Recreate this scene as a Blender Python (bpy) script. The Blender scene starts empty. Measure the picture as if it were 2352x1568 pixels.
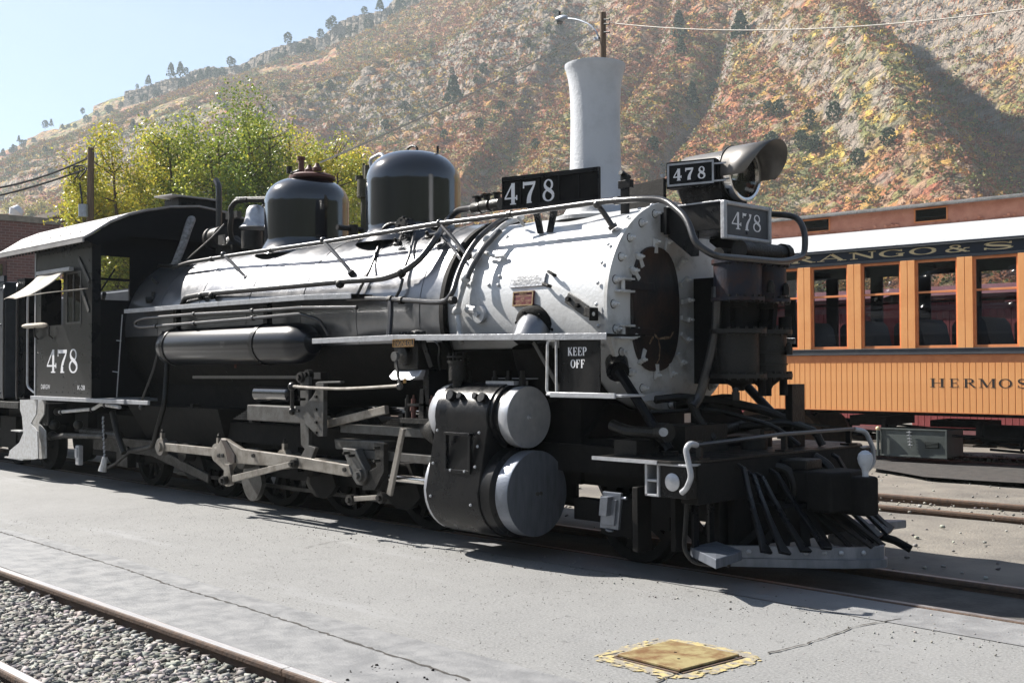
import bpy, bmesh, math, random
import numpy as np
from mathutils import Vector, Matrix, noise
rnd = random.Random(7)
NR = np.random.RandomState(5)
SC = bpy.context.scene
COL = SC.collection
R = math.radians
# ------------------------------------------------------------------ camera
YAW, PITCH, ROLL = 0.76917, 0.02111, -0.003565
FPX = 2583.1
CAM = Vector((0.0, -6.924, 1.45))
fw = Vector((-math.cos(YAW) * math.cos(PITCH), math.sin(YAW) * math.cos(PITCH), math.sin(PITCH)))
rt = fw.cross(Vector((0, 0, 1))).normalized()
up = rt.cross(fw)
c_, s_ = math.cos(ROLL), math.sin(ROLL)
rt2 = c_ * rt + s_ * up
up2 = -s_ * rt + c_ * up
cam = bpy.data.cameras.new('camera')
cam.sensor_width = 36.0
cam.lens = 36.0 * FPX / 2352.0
cam.clip_start = 0.05
cam.clip_end = 6000.0
camo = bpy.data.objects.new('camera', cam)
camo.matrix_world = Matrix(((rt2.x, up2.x, -fw.x, CAM.x), (rt2.y, up2.y, -fw.y, CAM.y), (rt2.z, up2.z, -fw.z, CAM.z), (0, 0, 0, 1)))
COL.objects.link(camo)
SC.camera = camo
# ------------------------------------------------------------------ light
SUN_EL, SUN_AZ = R(41.0), R(13.0)          # sun behind the engine, a little to the near side
sdir = Vector((-math.cos(SUN_EL) * math.cos(SUN_AZ), -math.cos(SUN_EL) * math.sin(SUN_AZ), math.sin(SUN_EL)))
w = bpy.data.worlds.new('World')
SC.world = w
w.use_nodes = True
nt = w.node_tree
nt.nodes.clear()
sky = nt.nodes.new('ShaderNodeTexSky')
sky.sky_type = 'NISHITA'
sky.sun_disc = False
sky.sun_elevation = SUN_EL
sky.sun_rotation = math.atan2(sdir.x, sdir.y)
sky.altitude = 2000.0
sky.air_density = 1.0
sky.dust_density = 3.0
bg = nt.nodes.new('ShaderNodeBackground')
bg.inputs['Strength'].default_value = 0.055
ow = nt.nodes.new('ShaderNodeOutputWorld')
nt.links.new(sky.outputs[0], bg.inputs[0])
nt.links.new(bg.outputs[0], ow.inputs[0])
sun = bpy.data.lights.new('sun', 'SUN')
sun.energy = 5.0
sun.angle = R(0.53)
sun.color = (1.0, 0.95, 0.88)
suno = bpy.data.objects.new('sun', sun)
suno.rotation_euler = sdir.to_track_quat('Z', 'Y').to_euler()
suno.location = (-30, -10, 30)
COL.objects.link(suno)
SC.view_settings.view_transform = 'Standard'
SC.view_settings.look = 'None'
SC.view_settings.exposure = 1.5
SC.view_settings.gamma = 1.0
SC.view_settings.use_curve_mapping = False
# ------------------------------------------------------------------ helpers
def ray(x, y):
    return fw + rt2 * ((x - 1176.0) / FPX) - up2 * ((y - 784.2) / FPX)
def P(x, y, X=None, Y=None, Z=None):
    """point of the place seen in direction (x, y), on one of the planes X=, Y= or Z="""
    d = ray(x, y)
    t = (X - CAM.x) / d.x if X is not None else (Y - CAM.y) / d.y if Y is not None else (Z - CAM.z) / d.z
    return CAM + t * d
ZC = 1.89
def CY(x, y, rad):
    """the same on the barrel of the boiler, a cylinder round Y=0, Z=ZC"""
    d = ray(x, y)
    o = CAM - Vector((0, 0, ZC))
    a = d.y ** 2 + d.z ** 2
    b = 2 * (o.y * d.y + o.z * d.z)
    c = o.y ** 2 + o.z ** 2 - rad * rad
    D = max(0.0, b * b - 4 * a * c)
    return CAM + (-b - D ** .5) / (2 * a) * d
V = Vector
ACC = {}
def link(o, parent=None, loc=(0, 0, 0)):
    """loc is in the world; the accumulated place of the parents is taken off"""
    loc = V(loc)
    COL.objects.link(o)
    if parent is not None:
        o.parent = parent
        base = ACC.get(parent.name, V((0, 0, 0)))
        o.location = loc - base
    else:
        o.location = loc
    ACC[o.name] = loc
    return o
def tag(o, label=None, cat=None, group=None, kind=None):
    if label: o['label'] = label
    if cat: o['category'] = cat
    if group: o['group'] = group
    if kind: o['kind'] = kind
    return o
def thing(name, label, cat, loc, group=None):
    o = bpy.data.objects.new(name, None)
    o.empty_display_size = 0.2
    link(o, None, loc)
    return tag(o, label, cat, group)
def frame(d):
    d = V(d).normalized()
    a = V((0, 0, 1)) if abs(d.z) < 0.9 else V((1, 0, 0))
    u = d.cross(a).normalized()
    return u, d.cross(u).normalized(), d
class MB:
    def __init__(s):
        s.v = []; s.f = []
    def add(s, vs, fs):
        b = len(s.v)
        s.v.extend([tuple(p) for p in vs])
        s.f.extend([tuple(b + i for i in f) for f in fs])
        return s
    def box(s, a, b):
        x0, x1 = sorted((a[0], b[0])); y0, y1 = sorted((a[1], b[1])); z0, z1 = sorted((a[2], b[2]))
        return s.add([(x0, y0, z0), (x1, y0, z0), (x1, y1, z0), (x0, y1, z0), (x0, y0, z1), (x1, y0, z1), (x1, y1, z1), (x0, y1, z1)],
                     [(0, 3, 2, 1), (4, 5, 6, 7), (0, 1, 5, 4), (1, 2, 6, 5), (2, 3, 7, 6), (3, 0, 4, 7)])
    def obox(s, c, u, v, w_):
        c = V(c); u = V(u); v = V(v); w_ = V(w_)
        vs = [c + i * u + j * v + k * w_ for k in (-1, 1) for (i, j) in ((-1, -1), (1, -1), (1, 1), (-1, 1))]
        fs = [(0, 3, 2, 1), (4, 5, 6, 7), (0, 1, 5, 4), (1, 2, 6, 5), (2, 3, 7, 6), (3, 0, 4, 7)]
        if u.cross(v).dot(w_) < 0: fs = [f[::-1] for f in fs]
        return s.add(vs, fs)
    def bar(s, a, b, wd, th, upv=(0, 1, 0)):
        """flat bar from a to b; th is the thickness along upv, wd across"""
        a = V(a); b = V(b); d = (b - a); L = d.length; d.normalize()
        t = V(upv); t = (t - d * t.dot(d)).normalized(); q = d.cross(t)
        return s.obox((a + b) / 2, d * L / 2, q * wd / 2, t * th / 2)
    def ring(s, c, u, v, r, n):
        return [V(c) + r * (math.cos(2 * math.pi * i / n) * u + math.sin(2 * math.pi * i / n) * v) for i in range(n)]
    def cyl(s, a, b, r, n=16, r2=None, cap=True):
        a = V(a); b = V(b)
        return s.lathe(a, b - a, [(0, r), ((b - a).length, r if r2 is None else r2)], n, cap)
    def lathe(s, org, axis, prof, n=24, cap=True):
        u, v, d = frame(axis); org = V(org)
        vs = []; fs = []
        for h, r in prof: vs += s.ring(org + d * h, u, v, max(r, 1e-4), n)
        m = len(prof)
        for k in range(m - 1):
            for i in range(n):
                j = (i + 1) % n
                fs.append((k * n + i, (k + 1) * n + i, (k + 1) * n + j, k * n + j)[::-1])
        if cap:
            fs.append(tuple(range(n))[::-1]); fs.append(tuple((m - 1) * n + i for i in range(n)))
        return s.add(vs, fs)
    def tube(s, pts, r, n=10, bend=0.0, seg=5):
        pts = [V(p) for p in pts]
        if bend > 0 and len(pts) > 2:
            q = [pts[0]]
            for i in range(1, len(pts) - 1):
                a, b, c = pts[i - 1], pts[i], pts[i + 1]
                l = min(bend, (a - b).length * .45, (c - b).length * .45)
                p0 = b + (a - b).normalized() * l; p1 = b + (c - b).normalized() * l
                for k in range(seg + 1):
                    t = k / seg
                    q.append((1 - t) ** 2 * p0 + 2 * t * (1 - t) * b + t * t * p1)
            q.append(pts[-1]); pts = q
        vs = []; fs = []; pu = None
        m = len(pts)
        for i, p in enumerate(pts):
            d = (pts[min(i + 1, m - 1)] - pts[max(i - 1, 0)]).normalized()
            if pu is None: u, v, _ = frame(d)
            else:
                u = (pu - d * pu.dot(d)).normalized(); v = d.cross(u)
            pu = u
            rr = r[i] if isinstance(r, (list, tuple)) and len(r) == m else (r if not isinstance(r, (list, tuple)) else r[0])
            vs += s.ring(p, u, v, rr, n)
        for k in range(m - 1):
            for i in range(n):
                j = (i + 1) % n
                fs.append((k * n + i, k * n + j, (k + 1) * n + j, (k + 1) * n + i))
        fs.append(tuple(range(n))[::-1]); fs.append(tuple((m - 1) * n + i for i in range(n)))
        return s.add(vs, fs)
    def prism(s, poly, ext):
        """closed polygon (3-D points, planar) pushed along ext"""
        poly = [V(p) for p in poly]; e = V(ext); n = len(poly)
        nn = V((0, 0, 0))
        for i in range(n): nn += poly[i].cross(poly[(i + 1) % n])
        if nn.dot(e) > 0: poly = poly[::-1]
        vs = poly + [p + e for p in poly]
        fs = [tuple(range(n)), tuple(range(2 * n - 1, n - 1, -1))]
        for i in range(n):
            j = (i + 1) % n
            fs.append((i, i + n, j + n, j))
        return s.add(vs, fs)
    def sphere(s, c, r, n=12, m=8, sc=(1, 1, 1)):
        c = V(c); vs = []; fs = []
        for k in range(1, m):
            a = math.pi * k / m
            for i in range(n):
                b = 2 * math.pi * i / n
                vs.append(c + V((r * sc[0] * math.sin(a) * math.cos(b), r * sc[1] * math.sin(a) * math.sin(b), r * sc[2] * math.cos(a))))
        vs.append(c + V((0, 0, r * sc[2]))); vs.append(c - V((0, 0, r * sc[2])))
        for k in range(m - 2):
            for i in range(n):
                j = (i + 1) % n
                fs.append((k * n + i, (k + 1) * n + i, (k + 1) * n + j, k * n + j))
        T = (m - 1) * n
        for i in range(n):
            j = (i + 1) % n
            fs.append((T, i, j)); fs.append((T + 1, (m - 2) * n + j, (m - 2) * n + i))
        return s.add(vs, fs)
    def mesh(s, name, m, org=(0, 0, 0), smooth=35):
        me = bpy.data.meshes.new(name)
        o = V(org)
        me.from_pydata([tuple(V(p) - o) for p in s.v], [], s.f)
        me.validate()
        me.update()
        if m is not None: me.materials.append(m)
        if smooth:
            me.polygons.foreach_set('use_smooth', [True] * len(me.polygons))
            me.set_sharp_from_angle(angle=R(smooth))
        return me
    def build(s, name, m, parent=None, smooth=35, bevel=0.0, org=None):
        """one mesh object; its mesh is kept relative to org (default: the parent's place)"""
        if org is None: org = ACC.get(parent.name, V((0, 0, 0))) if parent is not None else V((0, 0, 0))
        me = s.mesh(name, m, org, smooth)
        o = bpy.data.objects.new(name, me)
        link(o, parent, org)
        if bevel > 0:
            b = o.modifiers.new('bevel', 'BEVEL'); b.width = bevel; b.segments = 2; b.limit_method = 'ANGLE'; b.angle_limit = R(40)
            b.harden_normals = False
        return o
def place(name, me, parent, loc, rot=None):
    o = bpy.data.objects.new(name, me)
    link(o, parent, loc)
    if rot is not None: o.rotation_euler = rot
    return o
def aim(axis):
    """euler that turns local +Z onto axis"""
    return V(axis).to_track_quat('Z', 'Y').to_euler()
# ------------------------------------------------------------------ materials
def mat(name, col, rough=.5, metal=0.0, col2=None, scale=6.0, bump=0.0, bscale=60.0, rvar=0.0, spec=.5, coat=0.0, lo=.4, hi=.65, detail=6.0, stretch=None):
    m = bpy.data.materials.new(name)
    m.use_nodes = True
    n = m.node_tree; L = n.links
    b = n.nodes['Principled BSDF']
    b.inputs['Base Color'].default_value = (*col, 1)
    b.inputs['Roughness'].default_value = rough
    b.inputs['Metallic'].default_value = metal
    b.inputs['Specular IOR Level'].default_value = spec
    b.inputs['Coat Weight'].default_value = coat
    b.inputs['Coat Roughness'].default_value = .12
    tc = n.nodes.new('ShaderNodeTexCoord')
    src = tc.outputs['Object']
    if stretch:
        mp = n.nodes.new('ShaderNodeMapping'); mp.inputs['Scale'].default_value = stretch
        L.new(src, mp.inputs[0]); src = mp.outputs[0]
    if col2 is not None or rvar > 0:
        t = n.nodes.new('ShaderNodeTexNoise'); t.inputs['Scale'].default_value = scale; t.inputs['Detail'].default_value = detail
        t.inputs['Roughness'].default_value = .65
        L.new(src, t.inputs['Vector'])
        rp = n.nodes.new('ShaderNodeMapRange'); rp.inputs[1].default_value = lo; rp.inputs[2].default_value = hi
        L.new(t.outputs['Fac'], rp.inputs[0])
        if col2 is not None:
            mx = n.nodes.new('ShaderNodeMix'); mx.data_type = 'RGBA'
            mx.inputs[6].default_value = (*col, 1); mx.inputs[7].default_value = (*col2, 1)
            L.new(rp.outputs[0], mx.inputs[0]); L.new(mx.outputs[2], b.inputs['Base Color'])
        if rvar > 0:
            rr = n.nodes.new('ShaderNodeMapRange'); rr.inputs[3].default_value = rough - rvar; rr.inputs[4].default_value = rough + rvar
            L.new(rp.outputs[0], rr.inputs[0]); L.new(rr.outputs[0], b.inputs['Roughness'])
    if bump > 0:
        t2 = n.nodes.new('ShaderNodeTexNoise'); t2.inputs['Scale'].default_value = bscale; t2.inputs['Detail'].default_value = 4
        L.new(src, t2.inputs['Vector'])
        bp = n.nodes.new('ShaderNodeBump'); bp.inputs['Strength'].default_value = bump; bp.inputs['Distance'].default_value = .01
        L.new(t2.outputs['Fac'], bp.inputs['Height']); L.new(bp.outputs[0], b.inputs['Normal'])
    return m
M = {}
M['black'] = mat('black_engine_paint', (.005, .0055, .007), .33, col2=(.012, .0115, .0115), spec=.2, scale=5, rvar=.08, bump=.12, bscale=45)
M['tank'] = mat('satin_black_tank_paint', (.004, .005, .009), .28, col2=(.008, .008, .010), scale=3, bump=.05, bscale=25, coat=.25, spec=.35)
M['matt'] = mat('matt_black_sheet', (.005, .005, .006), .6, col2=(.009, .009, .010), scale=4, spec=.1, bump=.1)
M['gloss'] = mat('glossy_black_paint', (.004, .005, .009), .14, col2=(.010, .010, .012), scale=3, rvar=.05, bump=.04, bscale=25, coat=1.0)
M['jacket'] = mat('worn_graphite_jacket_paint', (.17, .175, .19), .36, metal=.75, col2=(.23, .23, .235), scale=4, rvar=.06, bump=.10, bscale=30, coat=.6)
M['dull'] = mat('soot_and_shade_black_iron', (.004, .0038, .0036), .75, col2=(.010, .009, .008), spec=.2, scale=9, bump=.35, bscale=50)  # sooty iron, and the black of pieces that stand in for shade
M['grime'] = mat('greasy_dirty_iron', (.006, .0055, .005), .5, col2=(.018, .016, .013), spec=.35, scale=11, bump=.5, bscale=60, rvar=.15)
M['silver'] = mat('silver_smokebox_paint', (.50, .51, .52), .42, metal=.25, col2=(.36, .36, .36), scale=5, bump=.22, bscale=38, rvar=.06, lo=.5, hi=.8)
M['lightgrey'] = mat('light_grey_stack_paint', (.50, .52, .55), .5, col2=(.40, .42, .44), scale=4, bump=.4, bscale=55, lo=.5, hi=.75)
M['faceplate'] = mat('grey_front_plate_paint', (.60, .60, .59), .5, col2=(.30, .29, .27), scale=6, bump=.12, bscale=50, lo=.5, hi=.8)
M['alumshade'] = mat('shade_toned_blue_grey_aluminium', (.22, .24, .28), .42, metal=.6, col2=(.13, .145, .17), scale=3.5, bump=.2, bscale=40, rvar=.08, lo=.35, hi=.7, stretch=(1, 5, 1))  # darker copy of the aluminium paint, shade put into its colour
M['alum'] = mat('aluminium_painted_cover', (.50, .51, .53), .38, metal=.55, col2=(.38, .39, .42), scale=7, bump=.12, bscale=30, rvar=.06)
M['rod'] = mat('worn_grey_steel_rod', (.30, .28, .25), .42, metal=.55, col2=(.12, .10, .08), scale=7, bump=.18, bscale=40, lo=.42, hi=.72)
M['rodgrey'] = mat('grey_painted_link_steel', (.09, .09, .087), .5, metal=.3, col2=(.05, .045, .04), scale=10, bump=.25, bscale=60)
M['edge'] = mat('silver_running_board_edge', (.40, .41, .43), .4, metal=.3, col2=(.26, .26, .27), scale=14, bump=.35, bscale=60, lo=.45, hi=.8)
M['chrome'] = mat('bright_polished_steel', (.75, .72, .68), .16, metal=1.0)
M['pipe'] = mat('black_pipe_paint', (.018, .018, .02), .3, col2=(.035, .032, .03), scale=20, bump=.15, bscale=80, spec=.7)
M['whitepipe'] = mat('silver_pipe_paint', (.52, .53, .54), .4, col2=(.36, .35, .33), scale=20, bump=.2, bscale=60)
M['rust'] = mat('rust_red_valve_paint', (.09, .028, .02), .6, col2=(.08, .03, .022), scale=25, bump=.3)
M['olive'] = mat('olive_brown_iron', (.055, .05, .022), .6, col2=(.03, .026, .016), scale=15, bump=.3)
M['pumpiron'] = mat('heat_blued_rusty_pump_iron', (.016, .018, .028), .45, col2=(.05, .022, .014), spec=.25, scale=7, bump=.35, bscale=50, lo=.45, hi=.72)
M['doorblack'] = mat('burnt_black_door_iron', (.014, .013, .014), .5, col2=(.05, .030, .022), scale=4, bump=.3, bscale=40)
M['white'] = mat('white_lettering_paint', (.72, .72, .74), .55)
M['gold'] = mat('pale_gold_lettering_paint', (.72, .58, .33), .5)
M['brass'] = mat('worn_brass_plate', (.50, .31, .12), .35, metal=.8, col2=(.28, .16, .07), scale=30)
M['bronze'] = mat('cast_bronze_plate', (.42, .30, .17), .4, metal=.6, col2=(.25, .17, .10), scale=40)
M['redplate'] = mat('dark_red_plate_paint', (.13, .02, .025), .5)
M['lagging'] = mat('grey_cloth_pipe_lagging', (.30, .29, .28), .85, col2=(.14, .13, .12), scale=25, bump=.8, bscale=40)
M['canvas'] = mat('weathered_pale_canvas', (.50, .46, .40), .85, col2=(.30, .26, .21), scale=5, bump=.3, stretch=(8, 1, 1))
M['visor'] = mat('brown_grey_visor_metal', (.15, .14, .13), .42, metal=.3, col2=(.10, .095, .09), scale=6)
M['roofgrey'] = mat('dusty_grey_cab_roof', (.30, .29, .285), .62, col2=(.2, .19, .185), scale=5, bump=.2, lo=.4, hi=.75)
M['cabpaint'] = mat('dark_cab_paint', (.008, .009, .011), .36, col2=(.022, .021, .020), spec=.25, scale=3, rvar=.1, bump=.05, bscale=12, coat=.1, lo=.35, hi=.8)
M['tender'] = mat('dark_blue_black_tender_paint', (.03, .035, .045), .38, col2=(.05, .055, .065), scale=4, bump=.1)
def glassmat(name, tint=(1, 1, 1), rough=0.0):
    m = bpy.data.materials.new(name); m.use_nodes = True
    n = m.node_tree; L = n.links; n.nodes.clear()
    o = n.nodes.new('ShaderNodeOutputMaterial'); t = n.nodes.new('ShaderNodeBsdfTransparent'); g = n.nodes.new('ShaderNodeBsdfGlossy')
    t.inputs[0].default_value = (*tint, 1); g.inputs['Roughness'].default_value = rough
    mx = n.nodes.new('ShaderNodeMixShader'); fr = n.nodes.new('ShaderNodeFresnel'); fr.inputs[0].default_value = 1.5
    L.new(fr.outputs[0], mx.inputs[0]); L.new(t.outputs[0], mx.inputs[1]); L.new(g.outputs[0], mx.inputs[2]); L.new(mx.outputs[0], o.inputs[0])
    return m
M['glass'] = glassmat('window_glass', (.62, .64, .66))
M['clearglass'] = glassmat('clear_lamp_glass', (.93, .94, .95))
# ------------------------------------------------------------------ serif lettering
TK, TN = .165, .055
def bez(p0, p1, p2, p3, n=10):
    o = []
    for i in range(n + 1):
        t = i / n
        o.append(tuple((1 - t) ** 3 * a + 3 * t * (1 - t) ** 2 * b + 3 * t * t * (1 - t) * c + t ** 3 * d for a, b, c, d in zip(p0, p1, p2, p3)))
    return o
def arc(cx, cy, rx, ry, a0, a1, thick=TK, thin=TN, n=22):
    pts = []
    for i in range(n + 1):
        a = R(a0 + (a1 - a0) * i / n)
        pts.append((cx + rx * math.cos(a), cy + ry * math.sin(a), thin + (thick - thin) * abs(math.cos(a)) ** 1.5))
    return pts
def ln(x0, y0, x1, y1, w0, w1=None): return [(x0, y0, w0), (x1, y1, w0 if w1 is None else w1)]
def sf(x, y, wd=.36): return ln(x - wd / 2, y, x + wd / 2, y, TN)
def st(x, w0=TK, ser=.34): return [ln(x, 0, x, 1, w0), sf(x, .027, ser), sf(x, .973, ser)]
GL = {
 '4': (.95, [ln(.64, 0, .64, 1, TK + .03), ln(.60, .98, .07, .31, .075), ln(.04, .30, .93, .30, .075), sf(.64, .03, .42), ln(.90, .20, .90, .42, .075)]),
 '7': (.90, [ln(.06, .905, .86, .905, .15), ln(.07, .70, .07, 1.0, .07), bez((.85, .98, .09), (.80, .62, .09), (.38, .52, .20), (.44, 0, .24)), sf(.46, .03, .36)]),
 '8': (.92, [arc(.47, .75, .25, .225, 0, 360, .11, .06), arc(.47, .27, .32, .245, 0, 360, .13, .06), bez((.24, .74, .11), (.30, .50, .20), (.68, .54, .20), (.78, .28, .12))]),
 'D': (1.0, st(.2) + [arc(.42, .5, .42, .473, -90, 90), ln(.2, .027, .45, .027, TN), ln(.2, .973, .45, .973, TN)]),
 'U': (1.0, [ln(.2, .3, .2, 1, TK), ln(.8, .3, .8, 1, TN + .01), arc(.5, .32, .30, .30, 180, 360, .12, TN), sf(.2, .973), sf(.8, .973, .28)]),
 'R': (1.0, st(.2) + [arc(.45, .75, .27, .225, -90, 90), ln(.2, .973, .47, .973, TN), ln(.2, .525, .47, .525, TN), ln(.46, .52, .86, .04, TK - .02), sf(.88, .027, .24)]),
 'A': (1.0, [ln(.10, .03, .48, 1, TN + .01), ln(.50, 1, .86, .03, TK), ln(.27, .36, .68, .36, TN), sf(.12, .027, .26), sf(.86, .027, .32)]),
 'N': (1.02, [ln(.18, 0, .18, 1, TN + .01), ln(.84, 0, .84, 1, TN + .01), ln(.2, .96, .84, .06, TK), sf(.18, .027, .28), sf(.14, .973, .28), sf(.84, .973, .28)]),
 'G': (1.0, [arc(.5, .5, .40, .473, 42, 318), ln(.82, .0, .82, .42, TK - .02), sf(.80, .42, .32), ln(.84, .70, .84, .98, TN)]),
 'O': (1.02, [arc(.5, .5, .40, .473, 0, 360)]),
 '&': (1.1, [arc(.42, .77, .18, .20, 0, 360, .11, TN), arc(.38, .27, .29, .245, 100, 400, .15, TN), ln(.30, .64, .86, .05, TK - .02), bez((.60, .14, .06), (.75, .3, .06), (.78, .45, .06), (.88, .52, .06)), sf(.90, .027, .22), sf(.88, .52, .24)]),
 'S': (.85, [bez((.74, .72, .05), (.66, 1.04, .07), (.10, 1.05, .10), (.14, .72, .14), 12), bez((.14, .72, .14), (.18, .50, .20), (.70, .52, .20), (.74, .27, .15), 12), bez((.74, .27, .15), (.78, -.06, .09), (.18, -.06, .07), (.10, .28, .05), 12), ln(.75, .70, .75, .98, TN), ln(.10, .02, .10, .30, TN)]),
 'I': (.45, st(.22)),
 'L': (.88, st(.22) + [ln(.2, .027, .80, .027, TN), ln(.79, .0, .79, .30, TN)]),
 'V': (1.0, [ln(.12, .97, .50, 0, TK), ln(.50, .02, .88, .97, TN + .01), sf(.13, .973, .34), sf(.88, .973, .26)]),
 'E': (.9, st(.22) + [ln(.2, .027, .80, .027, TN), ln(.2, .973, .78, .973, TN), ln(.2, .51, .60, .51, TN), ln(.79, 0, .79, .28, TN), ln(.77, .74, .77, 1, TN), ln(.60, .40, .60, .62, TN)]),
 'T': (.92, [ln(.46, 0, .46, 1, TK), sf(.46, .027, .40), ln(.06, .973, .86, .973, TN), ln(.07, .70, .07, 1, TN), ln(.85, .70, .85, 1, TN)]),
 'H': (1.05, [ln(.2, 0, .2, 1, TK), ln(.84, 0, .84, 1, TK), ln(.2, .51, .84, .51, TN), sf(.2, .027), sf(.2, .973), sf(.84, .027), sf(.84, .973)]),
 'M': (1.2, [ln(.18, 0, .18, 1, TN + .01), ln(1.0, 0, 1.0, 1, TK), ln(.20, .98, .58, .06, TK), ln(.58, .06, .96, .98, TN), sf(.18, .027, .28), sf(.14, .973, .26), sf(1.0, .027), sf(1.03, .973, .28)]),
 'K': (1.0, st(.2) + [ln(.24, .36, .80, .95, TN + .01), ln(.42, .56, .84, .03, TK), sf(.80, .973, .28), sf(.86, .027, .28)]),
 'P': (.92, st(.2) + [arc(.45, .73, .29, .245, -90, 90), ln(.2, .973, .47, .973, TN), ln(.2, .485, .47, .485, TN)]),
 'F': (.88, st(.22) + [ln(.2, .973, .78, .973, TN), ln(.2, .50, .60, .50, TN), ln(.77, .72, .77, 1, TN), ln(.60, .40, .60, .62, TN)]),
 'C': (.95, [arc(.5, .5, .40, .473, 42, 318), ln(.84, .70, .84, .98, TN)]),
 'W': (1.3, [ln(.10, .97, .40, 0, TK), ln(.40, .0, .66, .97, TN), ln(.66, .97, .94, 0, TK), ln(.94, 0, 1.22, .97, TN), sf(.1, .973, .28), sf(1.2, .973, .24)]),
 'B': (.95, st(.2) + [arc(.45, .76, .24, .215, -90, 90), arc(.48, .27, .30, .245, -90, 90), ln(.2, .973, .45, .973, TN), ln(.2, .53, .45, .53, TN), ln(.2, .027, .47, .027, TN)]),
 '2': (.85, [bez((.12, .74, .10), (.14, 1.06, .06), (.76, 1.08, .16), (.72, .66, .17), 12), bez((.72, .66, .16), (.66, .40, .08), (.22, .26, .06), (.12, .08, .06), 10), ln(.08, .07, .78, .07, .14), ln(.78, .02, .78, .26, TN)]),
 '-': (.5, [ln(.08, .45, .42, .45, .13)]),
 ' ': (.5, []),
}
def lettering(name, txt, org, u, v, nrm, h, xs, m, parent, gap=.08, bold=1.0):
    """letters laid out from org along u, up along v, standing off along nrm"""
    org = V(org); u = V(u).normalized(); v = V(v).normalized(); nrm = V(nrm).normalized()
    b = MB(); x = 0.0; k = 0
    for ch in txt:
        wd, strokes = GL[ch]
        for s in strokes:
            k += 1; off = nrm * (.0015 + .00012 * (k % 9))
            pts = [V(((x + p[0]), p[1], 0)) for p in s]
            ws = [p[2] * bold for p in s]
            Lp = []; Rp = []
            for i, p in enumerate(pts):
                a = pts[max(i - 1, 0)]; c = pts[min(i + 1, len(pts) - 1)]
                # keep stroke width even when the letters are stretched
                d = V(((c - a).x * xs, (c - a).y, 0))
                if d.length < 1e-6: d = V((1, 0, 0))
                d.normalize(); nn = V((-d.y, d.x, 0)) * ws[i] / 2
                q = V((p.x * xs, p.y, 0))
                fx = (1 + (xs - 1) * .75) if xs > 1 else 1
                Lp.append(q + V((nn.x * fx, nn.y, 0))); Rp.append(q - V((nn.x * fx, nn.y, 0)))
            vs = [org + off + (q.x * u + q.y * v) * h for q in Lp + Rp]
            n = len(pts)
            fs = []
            for i in range(n - 1):
                f = (i, i + n, i + n + 1, i + 1)
                if u.cross(v).dot(nrm) < 0: f = f[::-1]
                fs.append(f)
            b.add(vs, fs)
        x += wd + gap
    return b.build(name, m, parent, smooth=0)
def plain_text(name, txt, org, u, v, nrm, h, m, parent, width=None):
    cu = bpy.data.curves.new(name + '_outline', 'FONT'); cu.body = txt; cu.size = 1.0; cu.resolution_u = 2
    cu.align_x = 'CENTER'; cu.space_line = .85
    ob = bpy.data.objects.new(name + '_outline', cu); COL.objects.link(ob)
    bpy.context.view_layer.update()
    me = bpy.data.meshes.new_from_object(ob.evaluated_get(bpy.context.evaluated_depsgraph_get()))
    bpy.data.objects.remove(ob); bpy.data.curves.remove(cu)
    co = [q.co.copy() for q in me.vertices]
    xs = [c.x for c in co]; ys = [c.y for c in co]
    sx = sy = h / max(1e-6, (max(ys) - min(ys)))
    if width: sx = width / (max(xs) - min(xs))
    cx = (max(xs) + min(xs)) / 2; cy = (max(ys) + min(ys)) / 2
    u = V(u).normalized(); v = V(v).normalized(); nrm = V(nrm).normalized()
    b = MB()
    b.add([V(org) + nrm * .002 + u * (c.x - cx) * sx + v * (c.y - cy) * sy for c in co], [tuple(p.vertices) for p in me.polygons])
    bpy.data.meshes.remove(me)
    return b.build(name, m, parent, smooth=0)
# ================================================================== SETTING
class VN:
    """value noise on numpy arrays"""
    def __init__(s, seed): s.t = np.random.RandomState(seed).rand(256, 256)
    def __call__(s, x, y):
        xi = np.floor(x).astype(int); yi = np.floor(y).astype(int); fx = x - xi; fy = y - yi
        fx = fx * fx * (3 - 2 * fx); fy = fy * fy * (3 - 2 * fy)
        g = lambda a, b: s.t[a & 255, b & 255]
        return (g(xi, yi) * (1 - fx) + g(xi + 1, yi) * fx) * (1 - fy) + (g(xi, yi + 1) * (1 - fx) + g(xi + 1, yi + 1) * fx) * fy
    def fbm(s, x, y, o=4):
        r = 0; a = .5; t = 0
        for k in range(o):
            r = r + a * s(x + 17.3 * k, y + 9.1 * k); t += a; a *= .5; x = x * 2.03; y = y * 2.03
        return r / t
N1, N2, N3 = VN(3), VN(8), VN(21)
AZT = [-130, -100, -85, -76, -70.46, -69.35, -68.03, -66.68, -64.31, -62.69, -61.25, -59.37, -57.67, -55.51, -54.42, -52.89, -51.35, -49.79, -46, -38, -30, -15, 0, 30]
ELT = [2, 3, 5.5, 8.2, 9.7, 10.4, 11.1, 11.75, 12.85, 13.45, 14.05, 14.55, 15.0, 15.45, 16.0, 16.5, 17.3, 17.8, 20.5, 23.5, 24.5, 23, 20, 15]
RCT = ([-130, -70, -60, -50, -40, -10, 30], [800, 720, 640, 590, 600, 640, 700])
R0 = 135.0
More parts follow.
